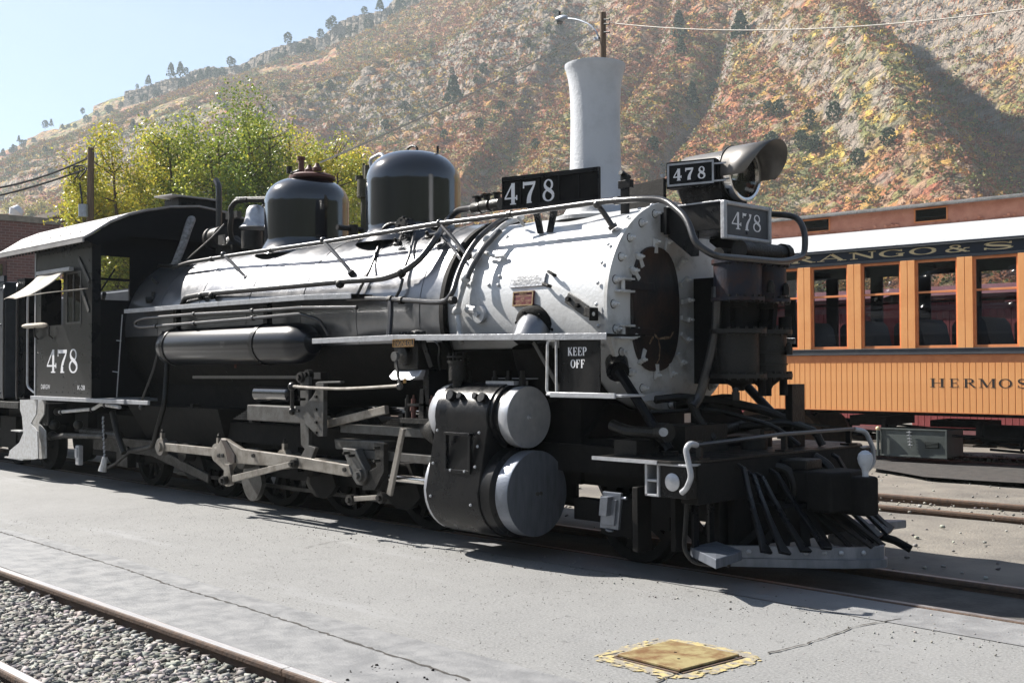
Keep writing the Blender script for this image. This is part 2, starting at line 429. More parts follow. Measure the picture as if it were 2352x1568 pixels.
def terrain(az, r):
    """height of the mountain at azimuth az (degrees from +Y towards +X) and distance r from the origin of the fan"""
    el = np.interp(az, AZT, ELT); rc = np.interp(az, *RCT)
    zc = np.tan(np.radians(el)) * rc
    t = (r - R0) / (rc - R0)
    tc = np.clip(t, 0, 1)
    base = zc * (tc ** 1.12)
    # cliff band: a resistant bed that makes a steep step
    tb = np.interp(az, [-75, -70, -66, -62, -58, -53, -48, -43, -38, -33, -28, -15], [.64, .62, .60, .56, .55, .54, .54, .54, .56, .44, .44, .44])
    tb = tb + (N3.fbm(az * .35, az * 0, 3) - .5) * .06
    bandw = np.interp(az, [-80, -66, -58, -50, -45, -41, -38, -34, -28, -22, -10], [.8, .8, .8, 1.2, 1.1, .3, .15, .6, .7, .4, .2])
    step = 1 / (1 + np.exp(-np.clip((t - tb) / .016, -40, 40)))
    step2 = 1 / (1 + np.exp(-np.clip((t - tb - .06 - .03 * N2.fbm(az * .4, az * 0 + 3, 2)) / .014, -40, 40)))
    h = (N1.fbm(az * .5, az * 0 + 5, 3) * 1.5 + .15)
    z = base + bandw * (6 * h * step + 4 * h * step2 - 10 * h * tc ** .7 * (t < 1)) 
    # spurs and gullies that fan out from the summit
    tt = np.clip(t, 0, 1)
    kl = az - 18 * tt                      # spurs of the left and middle slopes run down to the left
    k = az + 30 * tt                       # spurs of the right flank run down to the right
    rid = lambda q, sd: 1 - np.abs(2 * N2(q + sd, q * 0 + sd) - 1)
    amp = np.interp(t, [-.05, .08, .3, .7, 1, 1.2], [0, .35, 1, .9, .05, 0])
    ql = kl + 1.2 * (N1.fbm(r / 60, az / 6, 2) - .5)
    z = z + amp * np.interp(az, [-80, -60, -50, -37, -33], [.5, .7, 1, .8, 0]) * (7 * (rid(ql * .20, 3.3) - .5) + 3 * (rid(ql * .61, 8.1) - .5))
    qr = k + 1.2 * (N1.fbm(r / 50, az / 5, 2) - .5)
    z = z + amp * np.interp(az, [-34, -29, 0], [0, 1, 1]) * 3.0 * (rid(qr * .45, 5.1) - .5)
    for k0, dp, wl in ((-46.4, 9, 1.0), (-42.2, 10, .9), (-51.5, 7, 1.2)):
        z = z - amp * dp * np.exp(-np.abs((ql - k0) / wl) ** 1.3) * np.interp(az, [-35, -33], [1, 0])
    gk = np.interp(k, [-27, -24, -21.7, -20.5, -14.2, -12.8, -9, -4, 2, 10], [0, 7, 19, 18, -17, -16, 8, -4, 6, 0])
    z = z + gk * np.interp(t, [0, .05, .2, .5, 1.0], [0, .2, 1, 1.3, .2])
    # broken ground
    X = r * np.sin(np.radians(az)); Y = r * np.cos(np.radians(az))
    m = np.clip(t * 6, 0, 1)
    z = z + m * (16 * (N1.fbm(X / 80, Y / 80, 4) - .5) + 3.2 * (N2.fbm(X / 11, Y / 11, 3) - .5) + 1.2 * (N3.fbm(X / 3.3, Y / 3.3, 2) - .5)) * np.clip((1.06 - t) * 12, .12, 1)
    # ledges
    cl = np.exp(-((t - tb - .02) / .10) ** 2) * bandw
    zz = z + 2.5 * N2.fbm(X / 30, Y / 30, 2)
    q = 5.0; led = (np.floor(zz / q) + np.clip((zz / q - np.floor(zz / q)) * 3.2, 0, 1)) * q
    z = z + (led - zz) * np.clip(cl * 1.3, 0, 1)
    z = np.where(t > 1, z - (t - 1) * 60, z)
    z = np.where(t < 0, np.maximum(t * 20, -.6), z)
    return z
def build_terrain():
    az = np.linspace(-96, 6, 860)
    az = np.concatenate([np.linspace(-96, -76, 50, endpoint=False), np.linspace(-76, -18, 700, endpoint=False), np.linspace(-18, 8, 50)])
    r = np.concatenate([np.linspace(118, 330, 120, endpoint=False), np.linspace(330, 680, 190, endpoint=False), np.linspace(680, 900, 20)])
    A, Rr = np.meshgrid(az, r, indexing='ij')
    Z = terrain(A, Rr)
    X = Rr * np.sin(np.radians(A)) + CAM.x; Y = Rr * np.cos(np.radians(A)) + CAM.y
    n, m = A.shape
    co = np.stack([X, Y, Z], -1).reshape(-1, 3)
    i, j = np.meshgrid(np.arange(n - 1), np.arange(m - 1), indexing='ij')
    a = (i * m + j).ravel(); F = np.stack([a, a + 1, a + m + 1, a + m], -1)
    me = bpy.data.meshes.new('mountain')
    me.vertices.add(len(co)); me.vertices.foreach_set('co', co.ravel())
    me.loops.add(F.size); me.loops.foreach_set('vertex_index', F.ravel())
    me.polygons.add(len(F)); me.polygons.foreach_set('loop_start', np.arange(0, F.size, 4)); me.polygons.foreach_set('loop_total', np.full(len(F), 4))
    me.update(); me.validate()
    me.polygons.foreach_set('use_smooth', [True] * len(F))
    o = bpy.data.objects.new('mountain', me); link(o)
    o['kind'] = 'structure'
    return o
def terr_pt(az, r):
    z = float(terrain(np.array([float(az)]), np.array([float(r)]))[0])
    return V((r * math.sin(R(az)) + CAM.x, r * math.cos(R(az)) + CAM.y, z))
mountain = build_terrain()
def mountain_mat():
    m = bpy.data.materials.new('autumn_mountainside'); m.use_nodes = True
    n = m.node_tree; L = n.links; b = n.nodes['Principled BSDF']; b.inputs['Roughness'].default_value = .9; b.inputs['Specular IOR Level'].default_value = .15
    g = n.nodes.new('ShaderNodeNewGeometry'); tc = n.nodes.new('ShaderNodeTexCoord')
    def noise_(sc, det=5, st=None):
        t = n.nodes.new('ShaderNodeTexNoise'); t.inputs['Scale'].default_value = sc; t.inputs['Detail'].default_value = det; t.inputs['Roughness'].default_value = .62
        s = tc.outputs['Object']
        if st:
            mp = n.nodes.new('ShaderNodeMapping'); mp.inputs['Scale'].default_value = st; L.new(s, mp.inputs[0]); s = mp.outputs[0]
        L.new(s, t.inputs['Vector']); return t.outputs['Fac']
    def ramp(fac, stops):
        r = n.nodes.new('ShaderNodeValToRGB'); e = r.color_ramp.elements
        while len(e) < len(stops): e.new(.5)
        for k, (p, c) in enumerate(stops): e[k].position = p; e[k].color = (*c, 1)
        L.new(fac, r.inputs[0]); return r.outputs[0]
    def mix(f, a, c):
        x = n.nodes.new('ShaderNodeMix'); x.data_type = 'RGBA'; L.new(f, x.inputs[0]); L.new(a, x.inputs[6]); L.new(c, x.inputs[7]); return x.outputs[2]
    soil = ramp(noise_(.30, 9), [(.3, (.22, .175, .13)), (.5, (.32, .26, .20)), (.7, (.22, .18, .12))])
    def vor(sc, jit):
        nn = n.nodes.new('ShaderNodeTexNoise'); nn.inputs['Scale'].default_value = .6; nn.inputs['Detail'].default_value = 3; L.new(tc.outputs['Object'], nn.inputs['Vector'])
        vm = n.nodes.new('ShaderNodeVectorMath'); vm.operation = 'MULTIPLY_ADD'; L.new(nn.outputs['Color'], vm.inputs[0]); vm.inputs[1].default_value = (jit, jit, jit); L.new(tc.outputs['Object'], vm.inputs[2])
        v = n.nodes.new('ShaderNodeTexVoronoi'); v.inputs['Scale'].default_value = sc; L.new(vm.outputs[0], v.inputs['Vector']); return v
    v1 = vor(.42, 2.6)
    sc_ = n.nodes.new('ShaderNodeSeparateColor'); L.new(v1.outputs['Color'], sc_.inputs[0])
    hueA = ramp(sc_.outputs[0], [(.0, (0.308, 0.112, 0.065)), (.2, (0.392, 0.165, 0.072)), (.42, (0.280, 0.132, 0.085)), (.55, (0.462, 0.264, 0.078)), (.66, (0.238, 0.198, 0.078)), (.8, (0.336, 0.211, 0.130)), (.93, (0.364, 0.132, 0.065))])
    hueB = ramp(sc_.outputs[0], [(.0, (0.182, 0.185, 0.065)), (.25, (0.280, 0.238, 0.078)), (.45, (0.238, 0.198, 0.117)), (.6, (0.504, 0.356, 0.078)), (.7, (0.154, 0.158, 0.065)), (.85, (0.336, 0.185, 0.091)), (.95, (0.126, 0.145, 0.065))])
    for q_ in (hueA, hueB): q_.node.color_ramp.interpolation = 'CONSTANT'
    hm = n.nodes.new('ShaderNodeMapRange'); hm.inputs[1].default_value = .44; hm.inputs[2].default_value = .56; L.new(noise_(.022, 5), hm.inputs[0])
    scrub = mix(hm.outputs[0], hueB, hueA)
    dk = n.nodes.new('ShaderNodeMix'); dk.data_type = 'RGBA'; dk.blend_type = 'MULTIPLY'; dk.inputs[0].default_value = 1.0; L.new(scrub, dk.inputs[6])
    fine = ramp(noise_(3.0, 6), [(.3, (.62, .62, .62)), (.7, (1.25, 1.25, 1.25))]); L.new(fine, dk.inputs[7]); scrub = dk.outputs[2]
    veg = n.nodes.new('ShaderNodeMapRange'); veg.inputs[1].default_value = .34; veg.inputs[2].default_value = .44; L.new(noise_(.16, 8), veg.inputs[0])
    col = mix(veg.outputs[0], soil, scrub)
    rock = ramp(noise_(1.0, 6, (.05, .05, .9)), [(.32, (.14, .115, .10)), (.45, (.32, .26, .21)), (.55, (.21, .18, .15)), (.7, (.38, .31, .25))])
    sp = n.nodes.new('ShaderNodeSeparateXYZ'); L.new(g.outputs['True Normal'], sp.inputs[0])
    nz = n.nodes.new('ShaderNodeMath'); nz.operation = 'ADD'; L.new(sp.outputs[2], nz.inputs[0])
    q = n.nodes.new('ShaderNodeMath'); q.operation = 'MULTIPLY'; q.inputs[1].default_value = .30; L.new(noise_(.25, 4), q.inputs[0]); L.new(q.outputs[0], nz.inputs[1])
    st = n.nodes.new('ShaderNodeMapRange'); st.inputs[1].default_value = .72; st.inputs[2].default_value = .60; L.new(nz.outputs[0], st.inputs[0])
    L.new(mix(st.outputs[0], col, rock), b.inputs['Base Color'])
    b1 = n.nodes.new('ShaderNodeBump'); b1.inputs['Strength'].default_value = 1.0; b1.inputs['Distance'].default_value = 1.0; L.new(noise_(.9, 9), b1.inputs['Height'])
    hh = n.nodes.new('ShaderNodeMapRange'); hh.inputs[1].default_value = 0; hh.inputs[2].default_value = .75; hh.inputs[3].default_value = 1; hh.inputs[4].default_value = 0; L.new(v1.outputs['Distance'], hh.inputs[0])
    hx = n.nodes.new('ShaderNodeMath'); hx.operation = 'MULTIPLY'; L.new(hh.outputs[0], hx.inputs[0]); L.new(veg.outputs[0], hx.inputs[1])
    bp = n.nodes.new('ShaderNodeBump'); bp.inputs['Strength'].default_value = 1.0; bp.inputs['Distance'].default_value = 1.5; L.new(hx.outputs[0], bp.inputs['Height']); L.new(b1.outputs[0], bp.inputs['Normal']); L.new(bp.outputs[0], b.inputs['Normal'])
    return m
mountain.data.materials.append(mountain_mat())
def attrmat(name, attr='tint', rough=.75, trans=.0):
    m = bpy.data.materials.new(name); m.use_nodes = True
    n = m.node_tree; L = n.links; b = n.nodes['Principled BSDF']; b.inputs['Roughness'].default_value = rough; b.inputs['Specular IOR Level'].default_value = .3
    a = n.nodes.new('ShaderNodeAttribute'); a.attribute_name = attr; L.new(a.outputs['Color'], b.inputs['Base Color'])
    if trans > 0:
        o = n.nodes['Material Output']; t = n.nodes.new('ShaderNodeBsdfTranslucent'); L.new(a.outputs['Color'], t.inputs[0])
        mx = n.nodes.new('ShaderNodeMixShader'); mx.inputs[0].default_value = trans; L.new(b.outputs[0], mx.inputs[1]); L.new(t.outputs[0], mx.inputs[2]); L.new(mx.outputs[0], o.inputs[0])
    return m
M['leaf'] = attrmat('autumn_leaves', rough=.45, trans=.35)
M['scrub'] = attrmat('dry_scrub_leaves', rough=.85, trans=.1)
def patches(centers, sizes, cols, name, m, nrm=None, rs=NR, asp=1.0):
    """many small four-sided leaf patches in one mesh; cols (n,3)"""
    n = len(centers)
    d = rs.normal(size=(n, 3)) if nrm is None else nrm + rs.normal(size=(n, 3)) * .6
    d /= np.linalg.norm(d, axis=1)[:, None]
    a = np.cross(d, rs.normal(size=(n, 3))); a /= np.linalg.norm(a, axis=1)[:, None]
    b = np.cross(d, a)
    s = sizes[:, None]
    q = np.stack([centers + a * s, centers + b * s * asp, centers - a * s, centers - b * s * asp], 1).reshape(-1, 3)
    F = np.arange(4 * n)
    me = bpy.data.meshes.new(name)
    me.vertices.add(4 * n); me.vertices.foreach_set('co', q.ravel())
    me.loops.add(4 * n); me.loops.foreach_set('vertex_index', F)
    me.polygons.add(n); me.polygons.foreach_set('loop_start', F[::4].copy()); me.polygons.foreach_set('loop_total', np.full(n, 4))
    at = me.color_attributes.new('tint', 'FLOAT_COLOR', 'CORNER')
    c4 = np.concatenate([np.repeat(cols, 4, 0), np.ones((4 * n, 1))], 1)
    at.data.foreach_set('color', c4.ravel())
    me.update(); me.materials.append(m)
    return me
# ---- scrub on the slopes
def scrub():
    rs = np.random.RandomState(11)
    n = 90000
    az = rs.uniform(-78, -14, n)
    u = rs.rand(n); r = 145 + 500 * u ** .8
    rc = np.interp(az, *RCT)
    X = r * np.sin(np.radians(az)); Y = r * np.cos(np.radians(az))
    dens = N3.fbm(X / 28, Y / 28, 3)
    t = (r - R0) / (rc - R0)
    keep = (t < .99) & (dens > np.interp(az, [-78, -60, -50, -40], [.46, .40, .24, .16]))
    z0 = terrain(az, r); z1 = terrain(az, r + 2.0)
    keep &= (z1 - z0) < 2.6
    az, r, X, Y, z0 = az[keep], r[keep], X[keep], Y[keep], z0[keep]
    n = len(az)
    size = rs.uniform(.6, 1.5, n) * np.interp(r, [145, 300, 600], [.8, 1.2, 1.7])
    pal = np.array([[.22, .085, .05], [.26, .115, .055], [.19, .10, .07], [.30, .17, .05], [.36, .26, .05], [.12, .13, .045], [.16, .16, .06], [.20, .14, .10], [.05, .075, .035]])
    hue = N2.fbm(X / 38, Y / 38, 3)
    w0 = np.array([.20, .20, .16, .09, .05, .10, .10, .10, .03])
    idx = np.zeros(n, int)
    for i in range(n):
        w_ = w0.copy()
        if hue[i] > .52: w_[:3] *= 2.3
        else: w_[5:7] *= 2.2; w_[3:5] *= 1.4
        if az[i] < -50: w_[:3] *= .35; w_[3:5] *= 1.6; w_[7] *= 2
        idx[i] = rs.choice(9, p=w_ / w_.sum())
    K = 15
    cen = np.repeat(np.stack([X + CAM.x, Y + CAM.y, z0], 1), K, 0); sz = np.repeat(size, K)
    off = rs.normal(size=(n * K, 3)); off /= np.linalg.norm(off, axis=1)[:, None]; off[:, 2] = np.abs(off[:, 2])
    off *= (rs.rand(n * K, 1) ** .4)
    cen = cen + off * sz[:, None] * np.array([1, 1, .85])
    cols = pal[np.repeat(idx, K)] * rs.uniform(.9, 1.7, (n * K, 1))
    me = patches(cen, sz * rs.uniform(.13, .26, n * K), cols, 'mountain_scrub', M['scrub'], rs=rs)
    o = bpy.data.objects.new('mountain_scrub', me); link(o)
    tag(o, 'rust red, ochre and olive scrub oak covering the mountainside', 'scrub', kind='stuff')
scrub()
# ---- pines, each one a tree
def pine_mesh(seed, round_=False):
    rs = np.random.RandomState(seed)
    n = 260
    h = rs.rand(n) ** .8
    rad = (.34 * (1 - h) ** .7 + .03) * (1.25 if round_ else 1) * (1 if not round_ else 1)
    if round_: rad = .40 * np.sqrt(np.clip(1 - (2 * h - .9) ** 2 / 1.25, .02, 1))
    a = rs.rand(n) * 6.283; q = rs.rand(n) ** .4
    c = np.stack([rad * q * np.cos(a), rad * q * np.sin(a), .12 + .86 * h], 1)
    col = np.array([.030, .052, .024]) * rs.uniform(.6, 1.7, (n, 1)) + np.array([.012, .010, 0]) * rs.rand(n, 1)
    return patches(c, rs.uniform(.035, .085, n), col, 'pine_crown', M['scrub'], rs=rs)
PINES = [pine_mesh(31), pine_mesh(32, True), pine_mesh(33, True), pine_mesh(34)]
M['bark'] = mat('grey_brown_bark', (.10, .07, .05), .9, col2=(.05, .035, .025), scale=20, bump=.5)
ptrunk = MB().cyl((0, 0, -.05), (0, 0, .5), .025, 6, .012).mesh('pine_trunk', M['bark'])
def pine(p, h, kind, label, group):
    t = thing('pine_tree', label, 'tree', p, group)
    t.rotation_euler = (0, 0, rnd.random() * 6.28); h = h * (.72 if kind in (1, 2) else .9); t.scale = (h * rnd.uniform(.85, 1.05), h * rnd.uniform(.85, 1.05), h)
    for nm, me in (('crown', PINES[kind]), ('trunk', ptrunk)):
        o = bpy.data.objects.new(nm, me); COL.objects.link(o); o.parent = t
def az_el(x, y):
    d = ray(x, y); return math.degrees(math.atan2(d.x, d.y)), math.degrees(math.atan2(d.z, math.hypot(d.x, d.y)))
_rr = np.linspace(140, 800, 900)
def on_slope(x, y):
    """first point of the mountain seen in direction (x, y)"""
    az, el = az_el(x, y)
    z = terrain(np.full(900, az), _rr)
    e = np.degrees(np.arctan2(z - CAM.z, _rr))
    k = np.argmax(e >= el)
    if e[k] < el: k = int(np.argmax(e))
    return terr_pt(az, _rr[k])
def where(x, y, ridge=False):
    bins = [(130, 'far left above the brick building'), (250, 'left of the leftmost cottonwood'), (430, 'above the leftmost cottonwoods'), (560, 'just left of the tallest cottonwood top'), (700, 'right above the tallest cottonwood'), (850, 'above the rear dome'), (960, 'above the front dome'), (1100, 'between the front dome and the number board'), (1290, 'left of the smokestack'), (1450, 'close behind the smokestack top'), (1640, 'between the smokestack and the headlight'), (1900, 'above the headlight'), (9999, 'above the orange coach')]
    w_ = [t for lim, t in bins if x < lim][0]
    return w_ if ridge else w_ + (', high on the slope' if y < 130 else ', halfway up the slope' if y < 260 else ', low on the slope')
# ridge line: at the crest, where the skyline shows them
xs_ = 8
while xs_ < 1010:
    az, _ = az_el(xs_, 200)
    z = terrain(np.full(900, az), _rr); k = int(np.argmax(np.degrees(np.arctan2(z, _rr))))
    p = terr_pt(az, _rr[k] - rnd.uniform(-1, 5))
    if rnd.random() < .93: pine(p - V((0, 0, .3)), rnd.uniform(5.0, 10.0) * (1.0 if xs_ > 380 else .8), rnd.choice([0, 1, 2, 1, 2, 3]), f'small dark pine on the skyline ridge, {where(xs_, 0, True)}', 'pines along the mountain ridge')
    xs_ += rnd.choice([5, 8, 10, 14, 18, 26])
pine(on_slope(414, 192), 9.5, 0, 'tall lone pine standing clear above the skyline ridge, left of the green cottonwoods', 'pines along the mountain ridge')
for x, y, h, k, lb in [(1042, 245, 11, 0, 'biggest dark conical pine on the open slope above the domes'), (1700, 96, 9, 0, 'dark conical pine high on the slope right of the smokestack top'),
                       (1565, 130, 6, 0, 'small pointed green pine just right of the smokestack flare'), (1790, 275, 6, 1, 'left one of two touching round junipers right of the smokestack'), (1765, 270, 5, 1, None),
                       (1860, 300, 6, 1, None), (1915, 285, 6, 1, None), (1840, 348, 6, 1, None), (1870, 352, 5, 1, None), (1772, 350, 6, 1, None), (1590, 245, 7, 3, None), (1640, 225, 6, 2, None),
                       (1560, 90, 9, 3, None), (2040, 340, 5, 1, None), (1020, 330, 5, 2, None), (930, 260, 6, 1, None), (885, 300, 5, 1, None), (1150, 260, 5, 1, None), (1230, 350, 5, 2, None), (1500, 350, 5, 1, None), (1100, 300, 5, 2, None), (1970, 385, 5, 1, None)]:
    pine(on_slope(x, y) - V((0, 0, .3)), h, k, lb or f'dark green juniper {where(x, y)}', 'junipers on the mountainside')
for i in range(70):
    x = rnd.uniform(30, 1350); y0 = np.interp(x, [0, 400, 800, 1350], [360, 210, 100, 20])
    y1_ = y0 + rnd.uniform(6, 140); h1_ = rnd.uniform(2.5, 5)
    pine(on_slope(x, y1_) - V((0, 0, .3)), h1_, rnd.choice([1, 2]), f"{'small' if h1_ < 3.7 else 'larger'} round juniper {where(x, y1_)}", 'junipers on the mountainside')
# ---- the other side of the valley, behind the camera
def far_hills():
    b = MB(); vs = []; fs = []; n = 90; m = 8
    for i in range(n + 1):
        a = 20 + 245 * i / n; el = 13 + 5 * N1.fbm(np.array([a * .06]), np.array([2.0]), 4)[0] - 3 * (i in (0, n)); el *= min(1, i / 6, (n - i) / 6)
        for j in range(m + 1):
            r = 160 + 260 * j / m; z = math.tan(R(el)) * 420 * (j / m) ** 1.1 + 6 * (N2(np.array([a * .3]), np.array([r / 40.0]))[0] - .5) * (j > 0) - 1 * (j == 0)
            vs.append((CAM.x + r * math.sin(R(a)), CAM.y + r * math.cos(R(a)), z))
    for i in range(n):
        for j in range(m): q = i * (m + 1) + j; fs.append((q, q + m + 1, q + m + 2, q + 1))
    b.add(vs, fs); tag(b.build('hills', mat('dark_conifer_forest', (.018, .026, .013), .95, col2=(.035, .032, .018), scale=.05, spec=.1), smooth=180), kind='structure')
far_hills()
# ---- ground
M['dirt'] = mat('grey_brown_yard_dirt', (.185, .168, .142), .95, col2=(.11, .10, .088), scale=1.2, bump=1.0, bscale=40, detail=10)
M['soot'] = mat('sooty_track_dirt', (.05, .047, .043), .95, col2=(.09, .083, .075), scale=5, bump=1.0, bscale=45, detail=8)
def pavement_mat():
    m = bpy.data.materials.new('weathered_grey_asphalt'); m.use_nodes = True
    n = m.node_tree; L = n.links; b = n.nodes['Principled BSDF']; b.inputs['Roughness'].default_value = .82; b.inputs['Specular IOR Level'].default_value = .35
    tc = n.nodes.new('ShaderNodeTexCoord')
    def nz(sc, det, lo, hi, st=None):
        t = n.nodes.new('ShaderNodeTexNoise'); t.inputs['Scale'].default_value = sc; t.inputs['Detail'].default_value = det; t.inputs['Roughness'].default_value = .7
        s = tc.outputs['Object']
        if st:
            mp = n.nodes.new('ShaderNodeMapping'); mp.inputs['Scale'].default_value = st; L.new(s, mp.inputs[0]); s = mp.outputs[0]
        L.new(s, t.inputs['Vector'])
        r = n.nodes.new('ShaderNodeMapRange'); r.inputs[1].default_value = lo; r.inputs[2].default_value = hi; L.new(t.outputs['Fac'], r.inputs[0]); return r.outputs[0], t.outputs['Fac']
    def mix(f, a, c):
        x = n.nodes.new('ShaderNodeMix'); x.data_type = 'RGBA'; L.new(f, x.inputs[0])
        for k, s in ((6, a), (7, c)):
            if isinstance(s, tuple): x.inputs[k].default_value = (*s, 1)
            else: L.new(s, x.inputs[k])
        return x.outputs[2]
    f1, _ = nz(.9, 8, .35, .65); f2, raw = nz(70, 5, .38, .66); f3, _ = nz(1.0, 6, .56, .70, (.35, 2.2, 1)); f4, _ = nz(9, 6, .60, .72)
    c = mix(f1, (.178, .178, .175), (.134, .134, .133))
    c = mix(f2, c, (.25, .25, .243))
    c = mix(f3, c, (.235, .236, .236))
    c = mix(f4, c, (.10, .10, .098))
    # tar band beside the near rail of the front track
    sp = n.nodes.new('ShaderNodeSeparateXYZ'); L.new(tc.outputs['Object'], sp.inputs[0])
    L.new(c, b.inputs['Base Color'])
    bp = n.nodes.new('ShaderNodeBump'); bp.inputs['Strength'].default_value = .55; bp.inputs['Distance'].default_value = .004; L.new(raw, bp.inputs['Height'])
    t5 = n.nodes.new('ShaderNodeTexNoise'); t5.inputs['Scale'].default_value = 2.5; L.new(tc.outputs['Object'], t5.inputs['Vector'])
    b2 = n.nodes.new('ShaderNodeBump'); b2.inputs['Strength'].default_value = .4; b2.inputs['Distance'].default_value = .03; L.new(t5.outputs['Fac'], b2.inputs['Height']); L.new(bp.outputs[0], b2.inputs['Normal'])
    L.new(b2.outputs[0], b.inputs['Normal'])
    return m
M['asphalt'] = pavement_mat()
M['tarband'] = mat('smoother_grey_tar_strip', (.165, .166, .168), .6, col2=(.215, .215, .215), scale=6, bump=.3, bscale=90, rvar=.12)
g = MB(); NX = 30
g.add([(-3000, -3000, -.09), (3000, -3000, -.09), (3000, 3000, -.09), (-3000, 3000, -.09)], [(0, 1, 2, 3)])
tag(g.build('ground', M['dirt'], smooth=0), kind='structure')
# yard dirt beyond the engine: a gently uneven sheet
def sheet(name, x0, x1, y0, y1, nx, ny, zf, m, kind='structure'):
    b = MB(); vs = []; fs = []
    for i in range(nx + 1):
        for j in range(ny + 1):
            x = x0 + (x1 - x0) * i / nx; y = y0 + (y1 - y0) * j / ny
            vs.append((x, y, zf(x, y)))
    for i in range(nx):
        for j in range(ny):
            a = i * (ny + 1) + j; fs.append((a, a + ny + 1, a + ny + 2, a + 1))
    b.add(vs, fs)
    return tag(b.build(name, m, smooth=180), kind=kind)
nz3 = lambda x, y, s, a: a * noise.noise(V((x * s, y * s, 1.7)))
sheet('yard_dirt', -40, 12, .50, 13, 200, 60, lambda x, y: -.035 + nz3(x, y, .8, .02) + nz3(x, y, 3.1, .012) - (.03 if abs(y - 4.245) < .5 else 0), M['dirt'])
sheet('track_bed', -40, 12, -.43, .43, 180, 6, lambda x, y: -.05 + nz3(x, y, 2, .015), M['soot'])
sheet('gravel_bed', -30, 4, -4.87, -3.975, 120, 10, lambda x, y: -.075 + nz3(x, y, 4, .01), M['soot'])
b = MB(); b.box((-60, -3.915, -.09), (14, -.515, 0)); tag(b.build('pavement', M['asphalt'], smooth=0), kind='structure')
b = MB(); b.box((-60, -16, -.09), (14, -5.5, -.002)); tag(b.build('pavement', M['asphalt'], smooth=0), kind='structure')
sheet('ballast_verge', -60, 14, -5.5, -4.95, 200, 6, lambda x, y: -.03 + nz3(x, y, 4, .015), M['dirt'])
M['darkstrip'] = mat('rough_black_ground', (.028, .026, .025), .95, col2=(.05, .046, .042), scale=7, bump=1.0, bscale=60)
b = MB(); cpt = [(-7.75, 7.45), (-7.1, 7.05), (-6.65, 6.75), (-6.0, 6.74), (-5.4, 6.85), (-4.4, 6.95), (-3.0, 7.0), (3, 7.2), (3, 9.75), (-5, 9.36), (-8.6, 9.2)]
b.add([(x, y, .022 + .0) for x, y in cpt], [tuple(range(len(cpt)))]); tag(b.build('dark_ground_strip', M['darkstrip'], smooth=0), kind='structure')  # near-black polygon laid on the ground in front of the coach track
# smoother strips laid along both tracks
def strip(name, pts, wd, z, m, parent=None, jag=0.0, kind='structure'):
    b = MB(); vs = []; fs = []
    pts = [V((*p, 0)) if len(p) == 2 else V(p) for p in pts]
    for i, p in enumerate(pts):
        d = (pts[min(i + 1, len(pts) - 1)] - pts[max(0, i - 1)]).normalized(); nn = V((-d.y, d.x, 0))
        w_ = wd * (1 + jag * (rnd.random() - .5) * 2)
        vs += [V((p.x, p.y, z)) + nn * w_ / 2, V((p.x, p.y, z)) - nn * w_ / 2]
    for i in range(len(pts) - 1): fs.append((2 * i, 2 * i + 1, 2 * i + 3, 2 * i + 2))
    b.add(vs, [f for f in fs])
    o = b.build(name, m, parent, smooth=0)
    if kind: tag(o, kind=kind)
    return o
strip('tar_strip', [(x, -3.53 + .03 * math.sin(x * 1.3)) for x in np.linspace(-30, 6, 60)], .78, .004, M['tarband'])
strip('tar_strip', [(x, -.76 + .03 * math.sin(x * .9)) for x in np.linspace(-9, 8, 40)], .46, .004, M['tarband'])
# ---- rails
M['railtop'] = mat('polished_rail_top', (.74, .74, .76), .36, metal=.6, col2=(.55, .50, .46), scale=30, rvar=.08, stretch=(.1, 4, 1))
M['railside'] = mat('rusty_rail_web', (.12, .075, .05), .8, col2=(.07, .05, .04), scale=20, bump=.4)
M['railworn'] = mat('brown_worn_rail_top', (.26, .17, .12), .42, metal=.5, col2=(.15, .09, .07), scale=20)
M['railgrey'] = mat('grey_worn_rail_top', (.30, .29, .29), .4, metal=.5, col2=(.20, .18, .17), scale=20)
M['tie'] = mat('weathered_wooden_tie', (.11, .09, .07), .9, col2=(.06, .05, .042), scale=8, bump=.6, stretch=(3, .3, 3))
def rail(y, top, parent, x0=-50, x1=14, z=.0, ang=0.0, cx=0.0, joint=None, bright=True):
    def pt(x, dy, dz): return V((x, y + dy + math.tan(ang) * (x - cx), z + dz))
    b = MB(); prof = [(-.033, -.012), (-.030, -.002), (-.022, 0), (.022, 0), (.030, -.002), (.033, -.012), (.031, -.032), (.010, -.042), (.008, -.105), (.055, -.118), (.055, -.128), (-.055, -.128), (-.055, -.118), (-.008, -.105), (-.010, -.042), (-.031, -.032)]
    segs = [(x0, x1)] if joint is None else [(x0, joint - .004), (joint + .004, x1)]
    o = None
    for a, c in segs:
        b = MB(); b.prism([pt(a, p, q) for p, q in prof], V((c - a, math.tan(ang) * (c - a), 0)))
        o = b.build('rail', M['railside'], parent, smooth=0)
        t = MB(); t.add([pt(a, -.023, .0006), pt(c, -.023, .0006), pt(c, .023, .0006), pt(a, .023, .0006)], [(0, 1, 2, 3)])
        t.build('running_surface', top, o, smooth=0)
    return o
def track(name, label_y, ys, tops, ang=0.0, cx=0.0, z=0.0, joint=None, ties=None):
    t = bpy.data.objects.new(name, None); link(t, None, (0, sum(ys) / 2, 0)); t['kind'] = 'structure'
    for y, tp in zip(ys, tops): rail(y, tp, t, ang=ang, cx=cx, z=z, joint=joint if y == ys[0] else None)
    if ties:
        me = MB().box((-.10, -1.0, -.07), (.10, 1.0, .0)).mesh('tie', M['tie'], smooth=0)
        for i in range(*ties[:3]):
            x = i * ties[3]
            place('tie', me, t, (x, sum(ys) / 2 + math.tan(ang) * (x - cx), ties[4]), (0, 0, rnd.uniform(-.03, .03)))
    return t
track('front_track', 0, (-3.945, -4.90), (M['railtop'], M['railtop']), z=.012, joint=-4.63)
